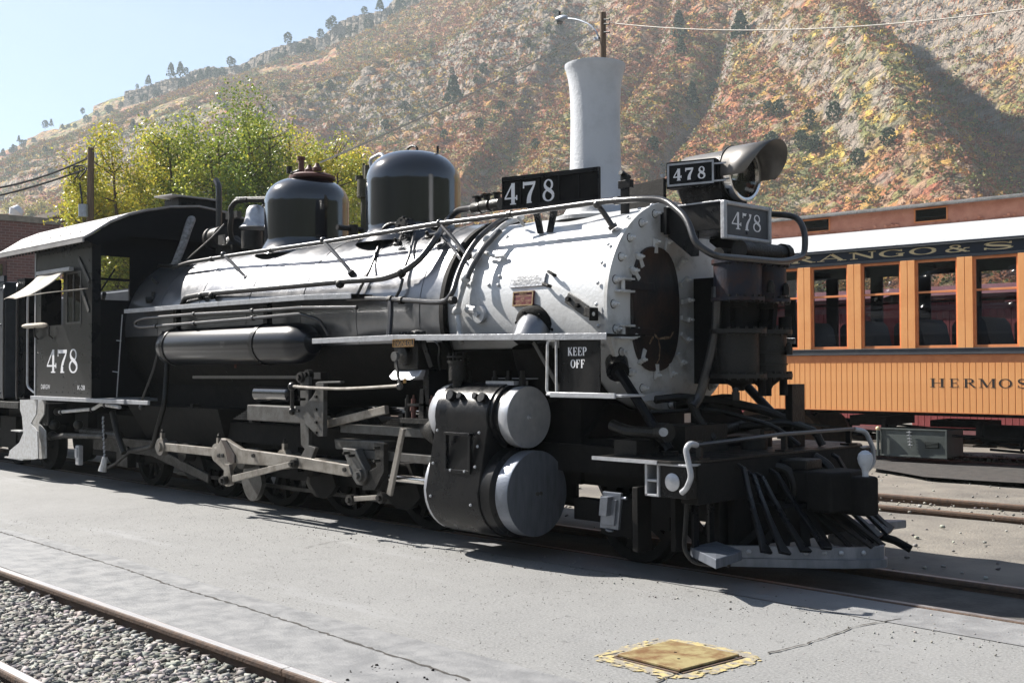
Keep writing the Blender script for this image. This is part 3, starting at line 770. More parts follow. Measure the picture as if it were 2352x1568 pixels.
track('engine_track', 0, (-.475, .475), (M['railgrey'], M['railgrey']), z=.008)
track('middle_track', 0, (3.77, 4.72), (M['railworn'], M['railworn']), z=.015, ang=R(1.0), cx=-5.0)
track('coach_track', 0, (9.36, 10.31), (M['railworn'], M['railworn']), z=.015, ang=R(2.6), cx=-7.5, ties=(-24, 10, 1, .6, -.035))
track('far_track', 0, (14.0, 14.95), (M['railworn'], M['railworn']), z=.015, ang=R(2.6), cx=-7.5, ties=(-34, 6, 1, .6, -.035))
# ---- gravel with real stones
def stones(name, label, n, xr, yr, zf, smin, smax, m, seed, flat=.6, dens=None):
    rs = np.random.RandomState(seed)
    cube = np.array([(-1, -1, -1), (1, -1, -1), (1, 1, -1), (-1, 1, -1), (-1, -1, 1), (1, -1, 1), (1, 1, 1), (-1, 1, 1)], float) * .62
    F0 = np.array([(0, 3, 2, 1), (4, 5, 6, 7), (0, 1, 5, 4), (1, 2, 6, 5), (2, 3, 7, 6), (3, 0, 4, 7)])
    x = rs.uniform(*xr, n); y = rs.uniform(*yr, n)
    if dens is not None:
        k = dens(x, y, rs); x = x[k]; y = y[k]; n = len(x)
    s = smin + (smax - smin) * rs.rand(n) ** 2.0
    z = np.array([zf(a, c) for a, c in zip(x, y)]) + s * .25 + rs.rand(n) * s * .4
    Q = cube[None] * (1 + rs.uniform(-.38, .38, (n, 8, 3)))
    Q *= s[:, None, None] * np.stack([rs.uniform(.8, 1.3, n), rs.uniform(.7, 1.1, n), np.full(n, flat) * rs.uniform(.7, 1.3, n)], 1)[:, None]
    a = rs.rand(n) * 6.28; tl = rs.normal(size=n) * .5
    ca, sa, ct, st = np.cos(a), np.sin(a), np.cos(tl), np.sin(tl)
    X = Q[:, :, 0]; Yq = Q[:, :, 1] * ct[:, None] - Q[:, :, 2] * st[:, None]; Zq = Q[:, :, 1] * st[:, None] + Q[:, :, 2] * ct[:, None]
    co = np.stack([X * ca[:, None] - Yq * sa[:, None] + x[:, None], X * sa[:, None] + Yq * ca[:, None] + y[:, None], Zq + z[:, None]], -1).reshape(-1, 3)
    F = (F0[None] + (np.arange(n) * 8)[:, None, None]).reshape(-1, 4)
    me = bpy.data.meshes.new(name)
    me.vertices.add(len(co)); me.vertices.foreach_set('co', co.ravel()); me.loops.add(F.size); me.loops.foreach_set('vertex_index', F.ravel())
    me.polygons.add(len(F)); me.polygons.foreach_set('loop_start', np.arange(0, F.size, 4)); me.polygons.foreach_set('loop_total', np.full(len(F), 4))
    at = me.color_attributes.new('tint', 'FLOAT_COLOR', 'CORNER')
    base = np.array([.23, .22, .205]) * rs.uniform(.45, 1.45, (n, 1)) * (1 + rs.uniform(-.07, .07, (n, 3)))
    c4 = np.concatenate([np.repeat(base, 24, 0), np.ones((n * 24, 1))], 1); at.data.foreach_set('color', c4.ravel())
    me.update(); me.materials.append(m)
    o = bpy.data.objects.new(name, me); link(o); tag(o, label, 'gravel', kind='stuff')
M['stone'] = attrmat('grey_crushed_stone', rough=.9)
stones('gravel', 'grey crushed stone ballast between the rails in the foreground', 26000, (-8.5, -1.0), (-4.85, -3.99), lambda x, y: -.065, .008, .029, M['stone'], 5,
       dens=lambda x, y, rs: (rs.rand(len(x)) < np.clip(1.05 - (y > -4.12) * .55, 0, 1)) & (x < 99 - .5 * (y + 4.4) + rs.rand(len(x)) * .35))
stones('gravel', 'sparse pale gravel outside the front rail at the lower left corner', 2500, (-7, -1), (-5.5, -4.96), lambda x, y: -.03, .006, .022, M['stone'], 6)
stones('gravel', 'small scattered stones on the dirt yard between the engine and the coach', 5200, (-14, 0), (.6, 8.9), lambda x, y: -.035, .005, .026, M['stone'], 9, dens=lambda x, y, rs: rs.rand(len(x)) < .25 + .75 * (np.abs(y - 4.25) < .55))
stones('gravel', 'gravel banked along the coach track', 4200, (-14, 2), (8.7, 11.2), lambda x, y: -.03, .01, .045, M['stone'], 10)
stones('coal_crumbs', 'small black crumbs lying on the pavement beside the front rail', 140, (-4.4, -2.6), (-3.9, -3.45), lambda x, y: .002, .004, .011, M['dull'], 12)
stones('grit', 'fine pale and dark grit scattered over the asphalt', 9000, (-11, -1.2), (-3.85, -.6), lambda x, y: .0, .0012, .0042, M['stone'], 14)
stones('grit', 'dark crumbs of ballast on the asphalt along the engine track', 500, (-9, -1.5), (-1.4, -.55), lambda x, y: .001, .003, .009, M['stone'], 15)
# ---- cracks in the pavement, hatch
M['crack'] = mat('dirt_filled_crack', (.03, .028, .025), .95, col2=(.06, .052, .045), scale=40)
def crack(pts, wd, seed):
    r_ = random.Random(seed); q = []
    pts = [P(x, y, Z=0.0) for x, y in pts]
    for a, b in zip(pts[:-1], pts[1:]):
        n = max(2, int((b - a).length / .035))
        for i in range(n): q.append(a.lerp(b, i / n) + V((r_.uniform(-1, 1), r_.uniform(-1, 1), 0)) * .008)
    strip('crack', [(p.x, p.y) for p in q], wd, .006, M['crack'], jag=.8)
crack([(0, 1222), (120, 1258), (280, 1305), (400, 1348), (560, 1395), (700, 1440), (850, 1490), (960, 1525), (1090, 1568)], .013, 1)
crack([(1760, 1502), (1850, 1480), (1905, 1462), (1960, 1440), (2080, 1420)], .010, 2)
crack([(1385, 1508), (1450, 1495)], .014, 3)
crack([(1510, 1568), (1560, 1545)], .012, 4)
crack([(700, 1258), (760, 1245), (800, 1240)], .006, 5)
M['yellow'] = mat('worn_yellow_road_paint', (.42, .34, .15), .7, col2=(.22, .20, .17), scale=16, lo=.42, hi=.54, detail=9)
M['hatch'] = mat('rusty_yellow_steel_plate', (.20, .11, .05), .5, metal=.3, col2=(.36, .30, .15), scale=9, lo=.38, hi=.6, bump=.15)
hc = [P(x, y, Z=.02) for x, y in ((1418, 1502), (1562, 1537), (1698, 1502), (1540, 1470))]
hcen = sum(hc, V((0, 0, 0))) / 4
ht = thing('access_hatch', 'square rusty steel hatch plate with worn yellow paint around it, set in the pavement', 'hatch', (hcen.x, hcen.y, 0))
b = MB(); b.prism([(p.x, p.y, .010) for p in hc], (0, 0, .012)); pl = b.build('cover_plate', M['hatch'], ht, smooth=0, bevel=.002)
b = MB()
for x, y in ((1551, 1497), (1559, 1512)):
    q = P(x, y, Z=.022); b.cyl((q.x, q.y, .0222), (q.x, q.y, .0232), .008, 10)
b.build('lift_hole', M['dull'], pl)
b = MB()
for i in range(4):
    a, c = hc[i], hc[(i + 1) % 4]; o = ((a + c) / 2 - hcen); o.z = 0; o.normalize()
    b.prism([(q.x, q.y, .0055) for q in (a + o * .008, c + o * .008, c + o * .022, a + o * .022)], (0, 0, .004))
b.build('frame', M['railside'], ht, smooth=0)
b = MB(); r_ = random.Random(4)
for i in range(4):
    a, c = hc[i], hc[(i + 1) % 4]; o = ((a + c) / 2 - hcen); o.z = 0; o.normalize(); dr = (c - a).normalized(); zl = .0045 + .0002 * i
    for m_ in range(230):
        f = r_.uniform(-.07, 1.07); dist = .030 + abs(r_.gauss(0, .035)) + (.02 if r_.random() < .3 else 0)
        if dist > .13: continue
        sz_ = r_.uniform(.004, .018) * (1.25 - dist * 5); q = a.lerp(c, f) + o * dist; el_ = r_.uniform(1.5, 4.5); pts = []
        for k in range(6):
            an = k * 1.047 + r_.uniform(-.3, .3); rr = sz_ * r_.uniform(.6, 1.2); v_ = dr * math.cos(an) * rr * el_ + o * math.sin(an) * rr; pts.append((q.x + v_.x, q.y + v_.y, zl + .00003 * (m_ % 11) + .0001 * (m_ // 60)))
        b.add(pts, [tuple(range(6))])
b.build('painted_border', M['yellow'], ht, smooth=0)
# ---- deciduous trees behind the cab
def cottonwood(x, dist, topy, halfw, seed, tone, label, base_frac=.18, nleaf=24000):
    rs = np.random.RandomState(seed); rr_ = random.Random(seed)
    d = ray(x, 600); d.z = 0; d.normalize()
    base = V((CAM.x, CAM.y, 0)) + d * dist
    H = (ray(x, topy).z / math.hypot(ray(x, topy).x, ray(x, topy).y)) * dist + CAM.z
    t = thing('cottonwood_tree', label, 'tree', base, 'autumn cottonwoods behind the engine')
    tr = MB(); tips = []
    nst = 7
    for k in range(nst):
        a = 6.283 * k / nst + rr_.uniform(-.3, .3); lean = rr_.uniform(.25, .95) * halfw
        q = [base + V((math.cos(a), math.sin(a), 0)) * .15]
        top = base + V((math.cos(a) * lean, math.sin(a) * lean, H * rr_.uniform(.84, 1.0) * (1 - .20 * lean / halfw)))
        for j in range(1, 7):
            f = j / 6; q.append(base.lerp(top, f) + V((math.cos(a) * lean * .25 * math.sin(f * 3.1) + rr_.uniform(-.12, .12), math.sin(a) * lean * .25 * math.sin(f * 3.1) + rr_.uniform(-.12, .12), 0)))
        rad = [.16 * (1 - .9 * j / 6) + .012 for j in range(7)]
        tr.tube(q, rad, 7)
        for j in range(2, 7):
            for m_ in range(7):
                b0 = q[j - 1].lerp(q[j], rr_.random()); aa = rr_.uniform(0, 6.28); ln_ = rr_.uniform(.5, 1.3) * halfw * (.62 - .04 * j)
                e = b0 + V((math.cos(aa) * ln_, math.sin(aa) * ln_, ln_ * rr_.uniform(.25, .9)))
                mid = b0.lerp(e, .5) + V((0, 0, -.05 * ln_))
                tr.tube([b0, mid, e], [.035, .02, .006], 5)
                tips += [e, mid, b0.lerp(e, .75), b0.lerp(e, .3)]
        tips += [q[-1], q[-2], q[-3].lerp(q[-2], .5)]
    tr.build('trunk', M['bark'], t)
    tp = np.array([list(p) for p in tips])
    tp = tp[tp[:, 2] > H * base_frac]
    nleaf = int(nleaf * 2.6)
    nl = 54; li = rs.choice(len(tp), nl, replace=False)
    lc = tp[li].copy(); lr_ = rs.uniform(.55, 1.05, nl) * halfw / 2.2
    ax_ = np.array([base.x, base.y]); dd = lc[:, :2] - ax_; rad_ = np.linalg.norm(dd, axis=1); hf_ = lc[:, 2] / H
    lim = halfw * np.interp(hf_, [0, .3, .6, .85, 1.0, 1.2], [.8, 1.0, .92, .62, .28, .1]); sc_ = np.minimum(1, lim / np.maximum(rad_, 1e-3)); lc[:, :2] = ax_ + dd * sc_[:, None]
    idx = rs.randint(0, nl, nleaf)
    dv = rs.normal(size=(nleaf, 3)); dv /= np.linalg.norm(dv, axis=1)[:, None]
    c = lc[idx] + dv * (lr_[idx] * rs.rand(nleaf) ** .45)[:, None] * np.array([1, 1, 1.25])
    q3 = rs.rand(nleaf) < .30
    tj = rs.randint(0, len(tp), nleaf); c = np.where(q3[:, None], tp[tj] + rs.normal(size=(nleaf, 3)) * .17 * np.array([1, 1, 1.6]), c)
    tp = lc
    hue = rs.rand(len(tp))[idx] * .55 + rs.rand(nleaf) * .45
    hf = np.clip((c[:, 2] / H), 0, 1)
    gcol = np.array([.13, .20, .04]); ycol = np.array([.66, .52, .07]); lime = np.array([.36, .40, .06])
    yl = np.clip(tone + (hue - .5) * 1.1 + (hf - .6) * .5, 0, 1)[:, None]
    col = np.where(yl < .5, gcol + (lime - gcol) * yl * 2, lime + (ycol - lime) * (yl - .5) * 2) * rs.uniform(.65, 1.35, (nleaf, 1))
    me = patches(c - np.array(list(base)), rs.uniform(.036, .075, nleaf), col, 'crown', M['leaf'], rs=rs, asp=.6)
    o = bpy.data.objects.new('crown', me); link(o, t, base)
cottonwood(300, 44, 280, 2.3, 41, .62, 'yellow-green cottonwood, leftmost, beside the leaning utility pole and behind the cab roof')
cottonwood(385, 47, 258, 1.8, 45, .68, 'golden-topped narrow cottonwood between the leftmost tree and the big green one', nleaf=15000)
cottonwood(548, 43, 190, 2.6, 42, .30, 'tallest and greenest cottonwood, behind the bell and the cab roof', nleaf=32000)
cottonwood(740, 46, 232, 2.4, 43, .50, 'olive and yellow cottonwood behind the two black domes', nleaf=20000)
cottonwood(825, 50, 300, 1.3, 44, .55, 'small thin yellowing tree at the right end of the row, between the domes', nleaf=8000)
cottonwood(246, 46, 340, 1.2, 47, .72, 'short yellow tree under the utility pole at the left end of the row', nleaf=9000)
# ---- far yellow shrubs at the foot of the slope, left
for k, (x, y, s) in enumerate([(45, 480, 2.6), (20, 490, 2.0), (95, 488, 2.2), (120, 500, 1.6), (165, 495, 2.0), (70, 500, 1.5)]):
    p = on_slope(x, y); rs = np.random.RandomState(70 + k)
    c = rs.normal(size=(500, 3)) * np.array([.45, .45, .5]) + np.array([0, 0, .75]); col = np.array([.38, .33, .07]) * rs.uniform(.5, 1.2, (500, 1))
    t = thing('yellow_shrub', ['biggest yellow-green shrub at the foot of the slope, above the brick parapet', 'yellow shrub at the extreme left edge, above the brick parapet', 'yellow shrub third from the left edge, above the brick parapet', 'low yellow shrub nearest the parapet step, left of it', 'yellow shrub right over the parapet step beside the utility pole', 'smallest yellow shrub in front of the biggest one'][k], 'shrub', p, 'yellow shrubs at the foot of the slope')
    o = bpy.data.objects.new('foliage', patches(c * s, rs.uniform(.1, .3, 500), col, 'foliage', M['leaf'], rs=rs)); link(o, t, p)
    MB().cyl(p - V((0, 0, .5)), p + V((0, 0, s * .6)), .08, 6, .04).build('stem', M['bark'], t)
# ---- brick building
def brickmat():
    m = bpy.data.materials.new('dark_red_brickwork'); m.use_nodes = True
    n = m.node_tree; L = n.links; b = n.nodes['Principled BSDF']; b.inputs['Roughness'].default_value = .85
    tc = n.nodes.new('ShaderNodeTexCoord'); sp = n.nodes.new('ShaderNodeSeparateXYZ'); cb = n.nodes.new('ShaderNodeCombineXYZ')
    L.new(tc.outputs['Object'], sp.inputs[0]); L.new(sp.outputs[1], cb.inputs[0]); L.new(sp.outputs[2], cb.inputs[1])
    t = n.nodes.new('ShaderNodeTexBrick'); t.inputs['Scale'].default_value = 1; t.inputs['Brick Width'].default_value = .42; t.inputs['Row Height'].default_value = .15; t.inputs['Mortar Size'].default_value = .014
    t.inputs['Color1'].default_value = (.17, .055, .045, 1); t.inputs['Color2'].default_value = (.11, .04, .035, 1); t.inputs['Mortar'].default_value = (.23, .15, .13, 1)
    L.new(cb.outputs[0], t.inputs['Vector']); L.new(t.outputs['Color'], b.inputs['Base Color'])
    return m
M['brick'] = brickmat()
M['concrete'] = mat('grey_coping', (.26, .22, .18), .8, col2=(.18, .15, .12), scale=3)
M['redframe'] = mat('dark_red_window_frame', (.10, .02, .02), .6)
BX = -62.0
bld = thing('brick_building', 'dark red brick railway building with flat parapet beyond the cab', 'building', (BX, 20, 0))
def bz(x, y): return P(x, y, X=BX)
a0, a1 = bz(-60, 500), bz(137, 516)
Hb = bz(60, 511).z
W = MB()
# front wall with real openings, cut into piers
wins = [(-40, 16), (78, 130)]
ys = [a0.y - 14]
W0 = []
for x0, x1 in wins:
    W0.append((bz(x0, 620).y, bz(x1, 620).y, bz(x0, 700).z, bz(x0, 597).z))
ya, yb = a0.y - 25, a1.y
cur = ya
for (y0, y1, z0, z1) in W0:
    W.box((BX - .4, cur, 0), (BX, y0, Hb)); W.box((BX - .4, y0, 0), (BX, y1, z0)); W.box((BX - .4, y0, z1), (BX, y1, Hb)); cur = y1
W.box((BX - .4, cur, 0), (BX, yb, Hb)); W.box((BX - 14, ya, 0), (BX - .4, ya + .4, Hb)); W.box((BX - 14, yb - .4, 0), (BX - .4, yb, Hb)); W.box((BX - 14.4, ya, 0), (BX - 14, yb, Hb))
W.build('wall', M['brick'], bld, smooth=0)
MB().box((BX - .6, ya - .1, Hb + .002), (BX + .12, yb + .05, Hb + .32)).build('parapet_coping', M['concrete'], bld, smooth=0)
MB().box((BX - 14.3, ya + .1, Hb - .5), (BX - .5, yb - .5, Hb - .2)).build('roof', M['concrete'], bld, smooth=0)
for (y0, y1, z0, z1) in W0:
    f = MB(); e = .16; xf = BX - .2
    for q in ((y0, y0 + e, z0, z1), (y1 - e, y1, z0, z1)): f.box((xf, q[0], q[2]), (xf + .1, q[1], q[3]))
    f.box((xf, y0 + e, z0), (xf + .1, y1 - e, z0 + e)); f.box((xf, y0 + e, z1 - e), (xf + .1, y1 - e, z1)); f.box((xf, (y0 + y1) / 2 - .06, z0 + e), (xf + .08, (y0 + y1) / 2 + .06, z1 - e)); f.box((xf + .002, y0 + e, (z0 + z1) / 2 - .05), (xf + .078, (y0 + y1) / 2 - .06, (z0 + z1) / 2 + .05)); f.box((xf + .002, (y0 + y1) / 2 + .06, (z0 + z1) / 2 - .05), (xf + .078, y1 - e, (z0 + z1) / 2 + .05))
    fo = f.build('window', M['redframe'], bld, smooth=0)
    MB().box((xf + .03, y0 + e, z0 + e), (xf + .04, y1 - e, z1 - e)).build('pane', M['glass'], fo, smooth=0)
    MB().box((BX - 3, y0 - .5, z0 - .5), (BX - 2.9, y1 + .5, z1 + .5)).build('dark_interior', M['dull'], bld, smooth=0)
# taller rear block of the building
c0, c1 = P(143, 500, X=-66), P(560, 500, X=-66)
hb2 = P(180, 498, X=-66).z
b2 = thing('brick_building', 'taller dark brick block with pale coping behind the first brick building', 'building', (-66, (c0.y + c1.y) / 2, 0))
w2 = MB(); w2.box((-80, c0.y, 0), (-66, c1.y, hb2)); w2.build('wall', M['brick'], b2, smooth=0)
MB().box((-80.2, c0.y - .15, hb2 + .002), (-65.8, c1.y + .15, hb2 + .3)).build('parapet_coping', M['concrete'], b2, smooth=0)
rl = thing('roof_flood_lamp', 'small white flood lamp on a stalk above the brick parapet at the far left', 'lamp', P(34, 505, X=-66) - V((0, 0, .6)))
b = MB(); b.cyl(P(30, 506, X=-66) - V((0, 0, .6)), P(31, 496, X=-66), .12, 8); b.build('stalk', mat('white_lamp_paint', (.6, .62, .65), .5), rl)
b = MB(); b.tube([P(30, 497, X=-66), P(36, 488, X=-66), P(46, 480, X=-66)], [.25, .42, .30], 10); b.build('lamp_hood', mat('white_lamp_enamel', (.62, .64, .68), .45), rl)
# ---- utility poles and wires
M['polewood'] = mat('weathered_brown_pole_wood', (.17, .11, .065), .85, col2=(.08, .052, .035), scale=9, bump=.7, bscale=20, stretch=(6, 6, .3))
M['zinc'] = mat('galvanised_grey_metal', (.42, .46, .52), .45, metal=.4, col2=(.32, .35, .40), scale=8)
M['wire'] = mat('black_overhead_cable', (.02, .02, .022), .6)
M['palewire'] = mat('pale_twisted_cable', (.62, .58, .50), .6, col2=(.3, .28, .25), scale=40)
PX = -28.0
p0, p1 = P(1385, 30, Y=25), P(1385, 300, Y=25)
ps = thing('utility_pole', 'brown wooden utility pole with a street lamp arm, rising behind the smokestack', 'pole', (p0.x, p0.y, 0))
MB().cyl((p0.x - .1, p0.y, 0), (p0.x, p0.y, p0.z), .19, 16, .115).build('pole_shaft', M['polewood'], ps)
q = lambda x, y: P(x, y, Y=25)
b = MB(); b.tube([q(1374, 88), q(1371, 74), q(1355, 57), q(1325, 45), q(1298, 43)], .035, 8, bend=.4); b.obox(q(1374, 90), (.12, 0, 0), (0, .14, 0), (0, 0, .05)); arm = b.build('lamp_arm', M['zinc'], ps)
b = MB(); c = q(1290, 43); b.lathe(c + V((.28, 0, 0)), (-1, 0, 0), [(0, .04), (.08, .09), (.3, .13), (.50, .11), (.56, .03)], 14); lh = b.build('lamp_head', M['zinc'], ps)
b = MB(); b.cyl(c + V((-.12, 0, .10)), c + V((-.12, 0, .30)), .055, 10); b.build('photocell', M['wire'], lh)
b = MB(); b.lathe(c + V((-.10, 0, -.08)), (0, 0, -1), [(0, .13), (.08, .12), (.14, .06)], 14); b.build('lens', M['glass'], lh)
b = MB()
for yy in (47, 57, 76): b.cyl(q(1392, yy) + V((0, -.1, 0)), q(1404, yy) + V((0, -.1, 0)), .035, 8)
b.build('insulator', M['wire'], ps)
def wire(name, label, pts, r, m, sag=0.0, n=24):
    a, b_ = pts; q = []
    for i in range(n + 1):
        t = i / n; q.append(a.lerp(b_, t) - V((0, 0, sag * 4 * t * (1 - t))))
    b = MB(); b.tube(q, r, 6)
    return tag(b.build(name, m, None), label, 'cable')
wire('overhead_cable', 'pale twisted cable slanting down left from the lamp pole to behind the domes', (q(1366, 70), P(735, 374, Y=15.5)), .034, M['palewire'], .15)
wire('overhead_cable', 'thin pale cable running right from the lamp pole across the mountain', (q(1400, 53), P(2420, 12, Y=23)), .02, M['palewire'], .45, 40)
b = MB(); b.tube([q(1400, 54), q(1408, 66), q(1404, 72), q(1398, 66)], .008, 5); b.tube([q(1402, 78), q(1406, 95), q(1398, 112)], .008, 5); b.build('loose_wire', M['palewire'], ps)
pa = P(209, 340, Y=10); pb = P(205, 500, Y=10)
pl = thing('utility_pole', 'slim leaning utility pole with cable coils at the left edge of the trees', 'pole', (pb.x - .1, pb.y, 0))
MB().cyl((pb.x, pb.y, 0), (pa.x, pa.y, pa.z), .17, 12, .11).build('pole_shaft', M['polewood'], pl)
b = MB()
for cx, cy, rx, ry in ((183, 402, 9, 20), (196, 398, 11, 16), (176, 396, 5, 14)):
    b.tube([P(cx + rx * math.cos(a), cy + ry * math.sin(a), Y=10) + V((0, -.2 - .1 * math.sin(a * 2), 0)) for a in np.linspace(0, 6.283, 16)], .03, 5)
b.tube([P(183, 420, Y=9.7), P(187, 450, Y=9.7), P(191, 485, Y=9.7)], .03, 5)
b.build('cable_coil', M['wire'], pl)
b = MB(); b.cyl(P(191, 470, Y=9.7), P(191, 498, Y=9.7), .16, 10); b.build('junction_box', M['zinc'], pl)
wire('overhead_cable', 'upper of two dark cables running left from the leaning utility pole', (P(205, 362, Y=10), P(-60, 440, Y=7)), .035, M['wire'], .2)
wire('overhead_cable', 'lower of two dark cables running left from the leaning utility pole', (P(205, 385, Y=10), P(-60, 462, Y=7)), .035, M['wire'], .1)
# ================================================================== STEAM ENGINE
EN = thing('steam_locomotive', 'black steam locomotive number 478 with silver smokebox and tall pale grey stack', 'locomotive', (-9.3, 0, 0))
def bld_(b, name, m, parent=EN, **k): return b.build(name, M[m] if isinstance(m, str) else m, parent, **k)
Z4 = lambda x, y: ((500 + x / 3.135) / 1.08844, (800 + y / 3.135) / 1.08844)
ZB = lambda x, y: (x / 3.484 / 1.08844, (850 + y / 3.484) / 1.08844)
ZP = lambda x, y: ((1450 + x / 2.767) / 1.08844, (1050 + y / 2.767) / 1.08844)
ZF = lambda x, y: ((1600 + x / 3.563) / 1.08844, (560 + y / 3.563) / 1.08844)
RING = V((-5.35, 0, ZC))
# --- barrel
b = MB(); b.lathe((-7.12, 0, ZC), (1, 0, 0), [(0, .76), (.02, .79), (1.72, .79), (1.74, .80), (1.77, .80)], 72, cap=False)
smokebox = bld_(b, 'smokebox', 'silver')
b = MB(); b.lathe((-5.35, 0, ZC), (1, 0, 0), [(-.012, .5), (-.012, .812), (.018, .812), (.022, .806), (.024, .5)], 96)
front = bld_(b, 'smokebox_front', 'faceplate')
b = MB(); b.lathe((-12.98, 0, ZC), (1, 0, 0), [(0, .86), (.02, .885), (2.2, .885), (3.9, .835), (5.85, .835), (5.87, .80)], 72)
jacket = bld_(b, 'boiler_jacket', 'jacket')
# jacket bands (seams)
for x in (-12.1, -11.2, -10.2, -9.25, -8.35, -7.45):
    rr = float(np.interp(x, [-10.78, -9.08], [.885, .835]))
    b = MB(); b.lathe((x - .025, 0, ZC), (1, 0, 0), [(0, rr - .004), (.0, rr + .004), (.05, rr + .004), (.05, rr - .004)], 72, cap=False); bld_(b, 'jacket_band', 'jacket', jacket)
b = MB(); b.lathe((-7.16, 0, ZC), (1, 0, 0), [(0, .79), (0, .842), (.05, .842), (.05, .79)], 72, cap=False); bld_(b, 'jacket_end_ring', 'dull', jacket)
# firebox below
b = MB(); b.box((-12.8, -.62, .8), (-10.3, .62, 1.9)); bld_(b, 'firebox', 'dull')
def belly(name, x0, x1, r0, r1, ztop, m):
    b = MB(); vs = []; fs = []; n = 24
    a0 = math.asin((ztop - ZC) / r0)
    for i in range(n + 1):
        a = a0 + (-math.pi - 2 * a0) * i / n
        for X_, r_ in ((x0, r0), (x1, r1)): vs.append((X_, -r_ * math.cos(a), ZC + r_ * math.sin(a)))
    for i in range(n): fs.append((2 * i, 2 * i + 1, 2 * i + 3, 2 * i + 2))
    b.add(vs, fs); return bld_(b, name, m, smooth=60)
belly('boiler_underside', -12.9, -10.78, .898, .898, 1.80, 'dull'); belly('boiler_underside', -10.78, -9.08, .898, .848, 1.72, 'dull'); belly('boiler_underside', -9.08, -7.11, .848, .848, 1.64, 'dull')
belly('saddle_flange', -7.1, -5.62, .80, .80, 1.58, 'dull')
# soft bolts, shared
bolt_me = MB().lathe((0, 0, 0), (0, 0, 1), [(0, .030), (.009, .030), (.010, .020), (.036, .020), (.037, .010), (.062, .009)], 8).mesh('front_bolt', M['faceplate'], smooth=20)
washer_me = MB().lathe((0, 0, 0), (0, 0, 1), [(0, .034), (.003, .033), (.0035, .02)], 16).mesh('rust_ring', M['grime'])
rivet_me = MB().lathe((0, 0, -.003), (0, 0, 1), [(0, .016), (.008, .014), (.013, .008), (.014, .002)], 8).mesh('rivet', M['silver'])
for i in range(26):
    a = 2 * math.pi * (i + .5) / 26
    place('bolt', bolt_me, front, (-5.325, .745 * math.sin(a), ZC + .745 * math.cos(a)), aim((1, 0, 0)))
    place('washer', washer_me, front, (-5.327, .745 * math.sin(a), ZC + .745 * math.cos(a)), aim((1, 0, 0)))
for i in range(32):
    a = 2 * math.pi * i / 32
    d = V((0, math.sin(a), math.cos(a)))
    place('rivet', rivet_me, smokebox, V((-5.44, 0, ZC)) + d * .803, aim(d))
for i in range(24):
    a = 2 * math.pi * i / 24; d = V((0, math.sin(a), math.cos(a)))
    place('rivet', rivet_me, smokebox, V((-7.05, 0, ZC)) + d * .79, aim(d))
# oval black door, its hinges and clamps
dc = V((-5.325, -.282, 1.868)); hw_, hh_ = .278, .468
def oval(sx, sz, x, n=40):
    o = []
    for i in range(n):
        a = 2 * math.pi * i / n; e = 2 / 2.5
        ca, sa = math.cos(a), math.sin(a)
        o.append(V((x, dc.y + sx * math.copysign(abs(ca) ** e, ca), dc.z + sz * math.copysign(abs(sa) ** e, sa))))
    return o
b = MB(); b.prism(oval(hw_, hh_, -5.327), (.022, 0, 0)); door = bld_(b, 'smokebox_door', 'doorblack', bevel=.004)
b = MB(); r1 = oval(hw_ * .99, hh_ * .99, -5.3045); r2 = oval(hw_ * .84, hh_ * .90, -5.3045)
vs = r1 + r2 + [p + V((.008, 0, 0)) for p in r1] + [p + V((.002, 0, 0)) for p in r2]; n = 40
b.add(vs, [(2 * n + i, 2 * n + (i + 1) % n, 3 * n + (i + 1) % n, 3 * n + i)[::-1] for i in range(n)] + [(i, (i + 1) % n, 2 * n + (i + 1) % n, 2 * n + i)[::-1] for i in range(n)]); bld_(b, 'door_rim', 'doorblack', door)
M['ash'] = mat('pale_ash_streaks', (.33, .25, .16), .9, col2=(.10, .055, .04), scale=22)
def facept(x, y): return P(x, y, X=-5.30)
b = MB()
for pts, wd in (([(1492, 790), (1503, 768), (1512, 778), (1540, 775), (1547, 762)], .012), ([(1512, 778), (1516, 800), (1514, 825), (1505, 842)], .009)):
    q = [facept(*p) for p in pts]
    for k in range(len(q) - 1):
        for m_ in range(4):
            t = m_ / 4; p = q[k].lerp(q[k + 1], t); p2 = q[k].lerp(q[k + 1], t + .25)
            nn = (p2 - p).normalized().cross(V((1, 0, 0))) * wd * rnd.uniform(.4, 1)
            b.add([p + nn, p2 + nn, p2 - nn, p - nn], [(0, 1, 2, 3)])
bld_(b, 'ash_deposit', 'ash', door, smooth=0)
clamp = MB(); clamp.obox((0, .030, .018), (.017, 0, 0), (0, .050, 0), (0, 0, .010)); clamp.cyl((0, 0, 0), (0, 0, .068), .009, 8); clamp.cyl((0, 0, .028), (0, 0, .048), .019, 6); clamp.obox((0, -.022, .006), (.014, 0, 0), (0, .010, 0), (0, 0, .014))
clamp.v = [(x * 1.05, y * 1.05, z * 1.1) for x, y, z in clamp.v]
clamp_me = clamp.mesh('door_clamp', M['faceplate'], smooth=30)
def clamp_at(y, z):
    d = V((0, dc.y - y, dc.z - z)).normalized(); ax = V((1, 0, 0)); xx = d.cross(ax)
    rot = Matrix((xx, d, ax)).transposed().to_euler()
    place('door_clamp', clamp_me, front, (-5.326, y, z), rot)
for x, y in [(1502, 556), (1531, 556), (1464, 590), (1452, 622), (1565, 600), (1574, 643), (1578, 690), (1577, 735), (1575, 780), (1563, 832), (1540, 858), (1505, 862), (1470, 826), (1452, 772)]:
    p = P(x, y, X=-5.32); clamp_at(p.y, p.z)
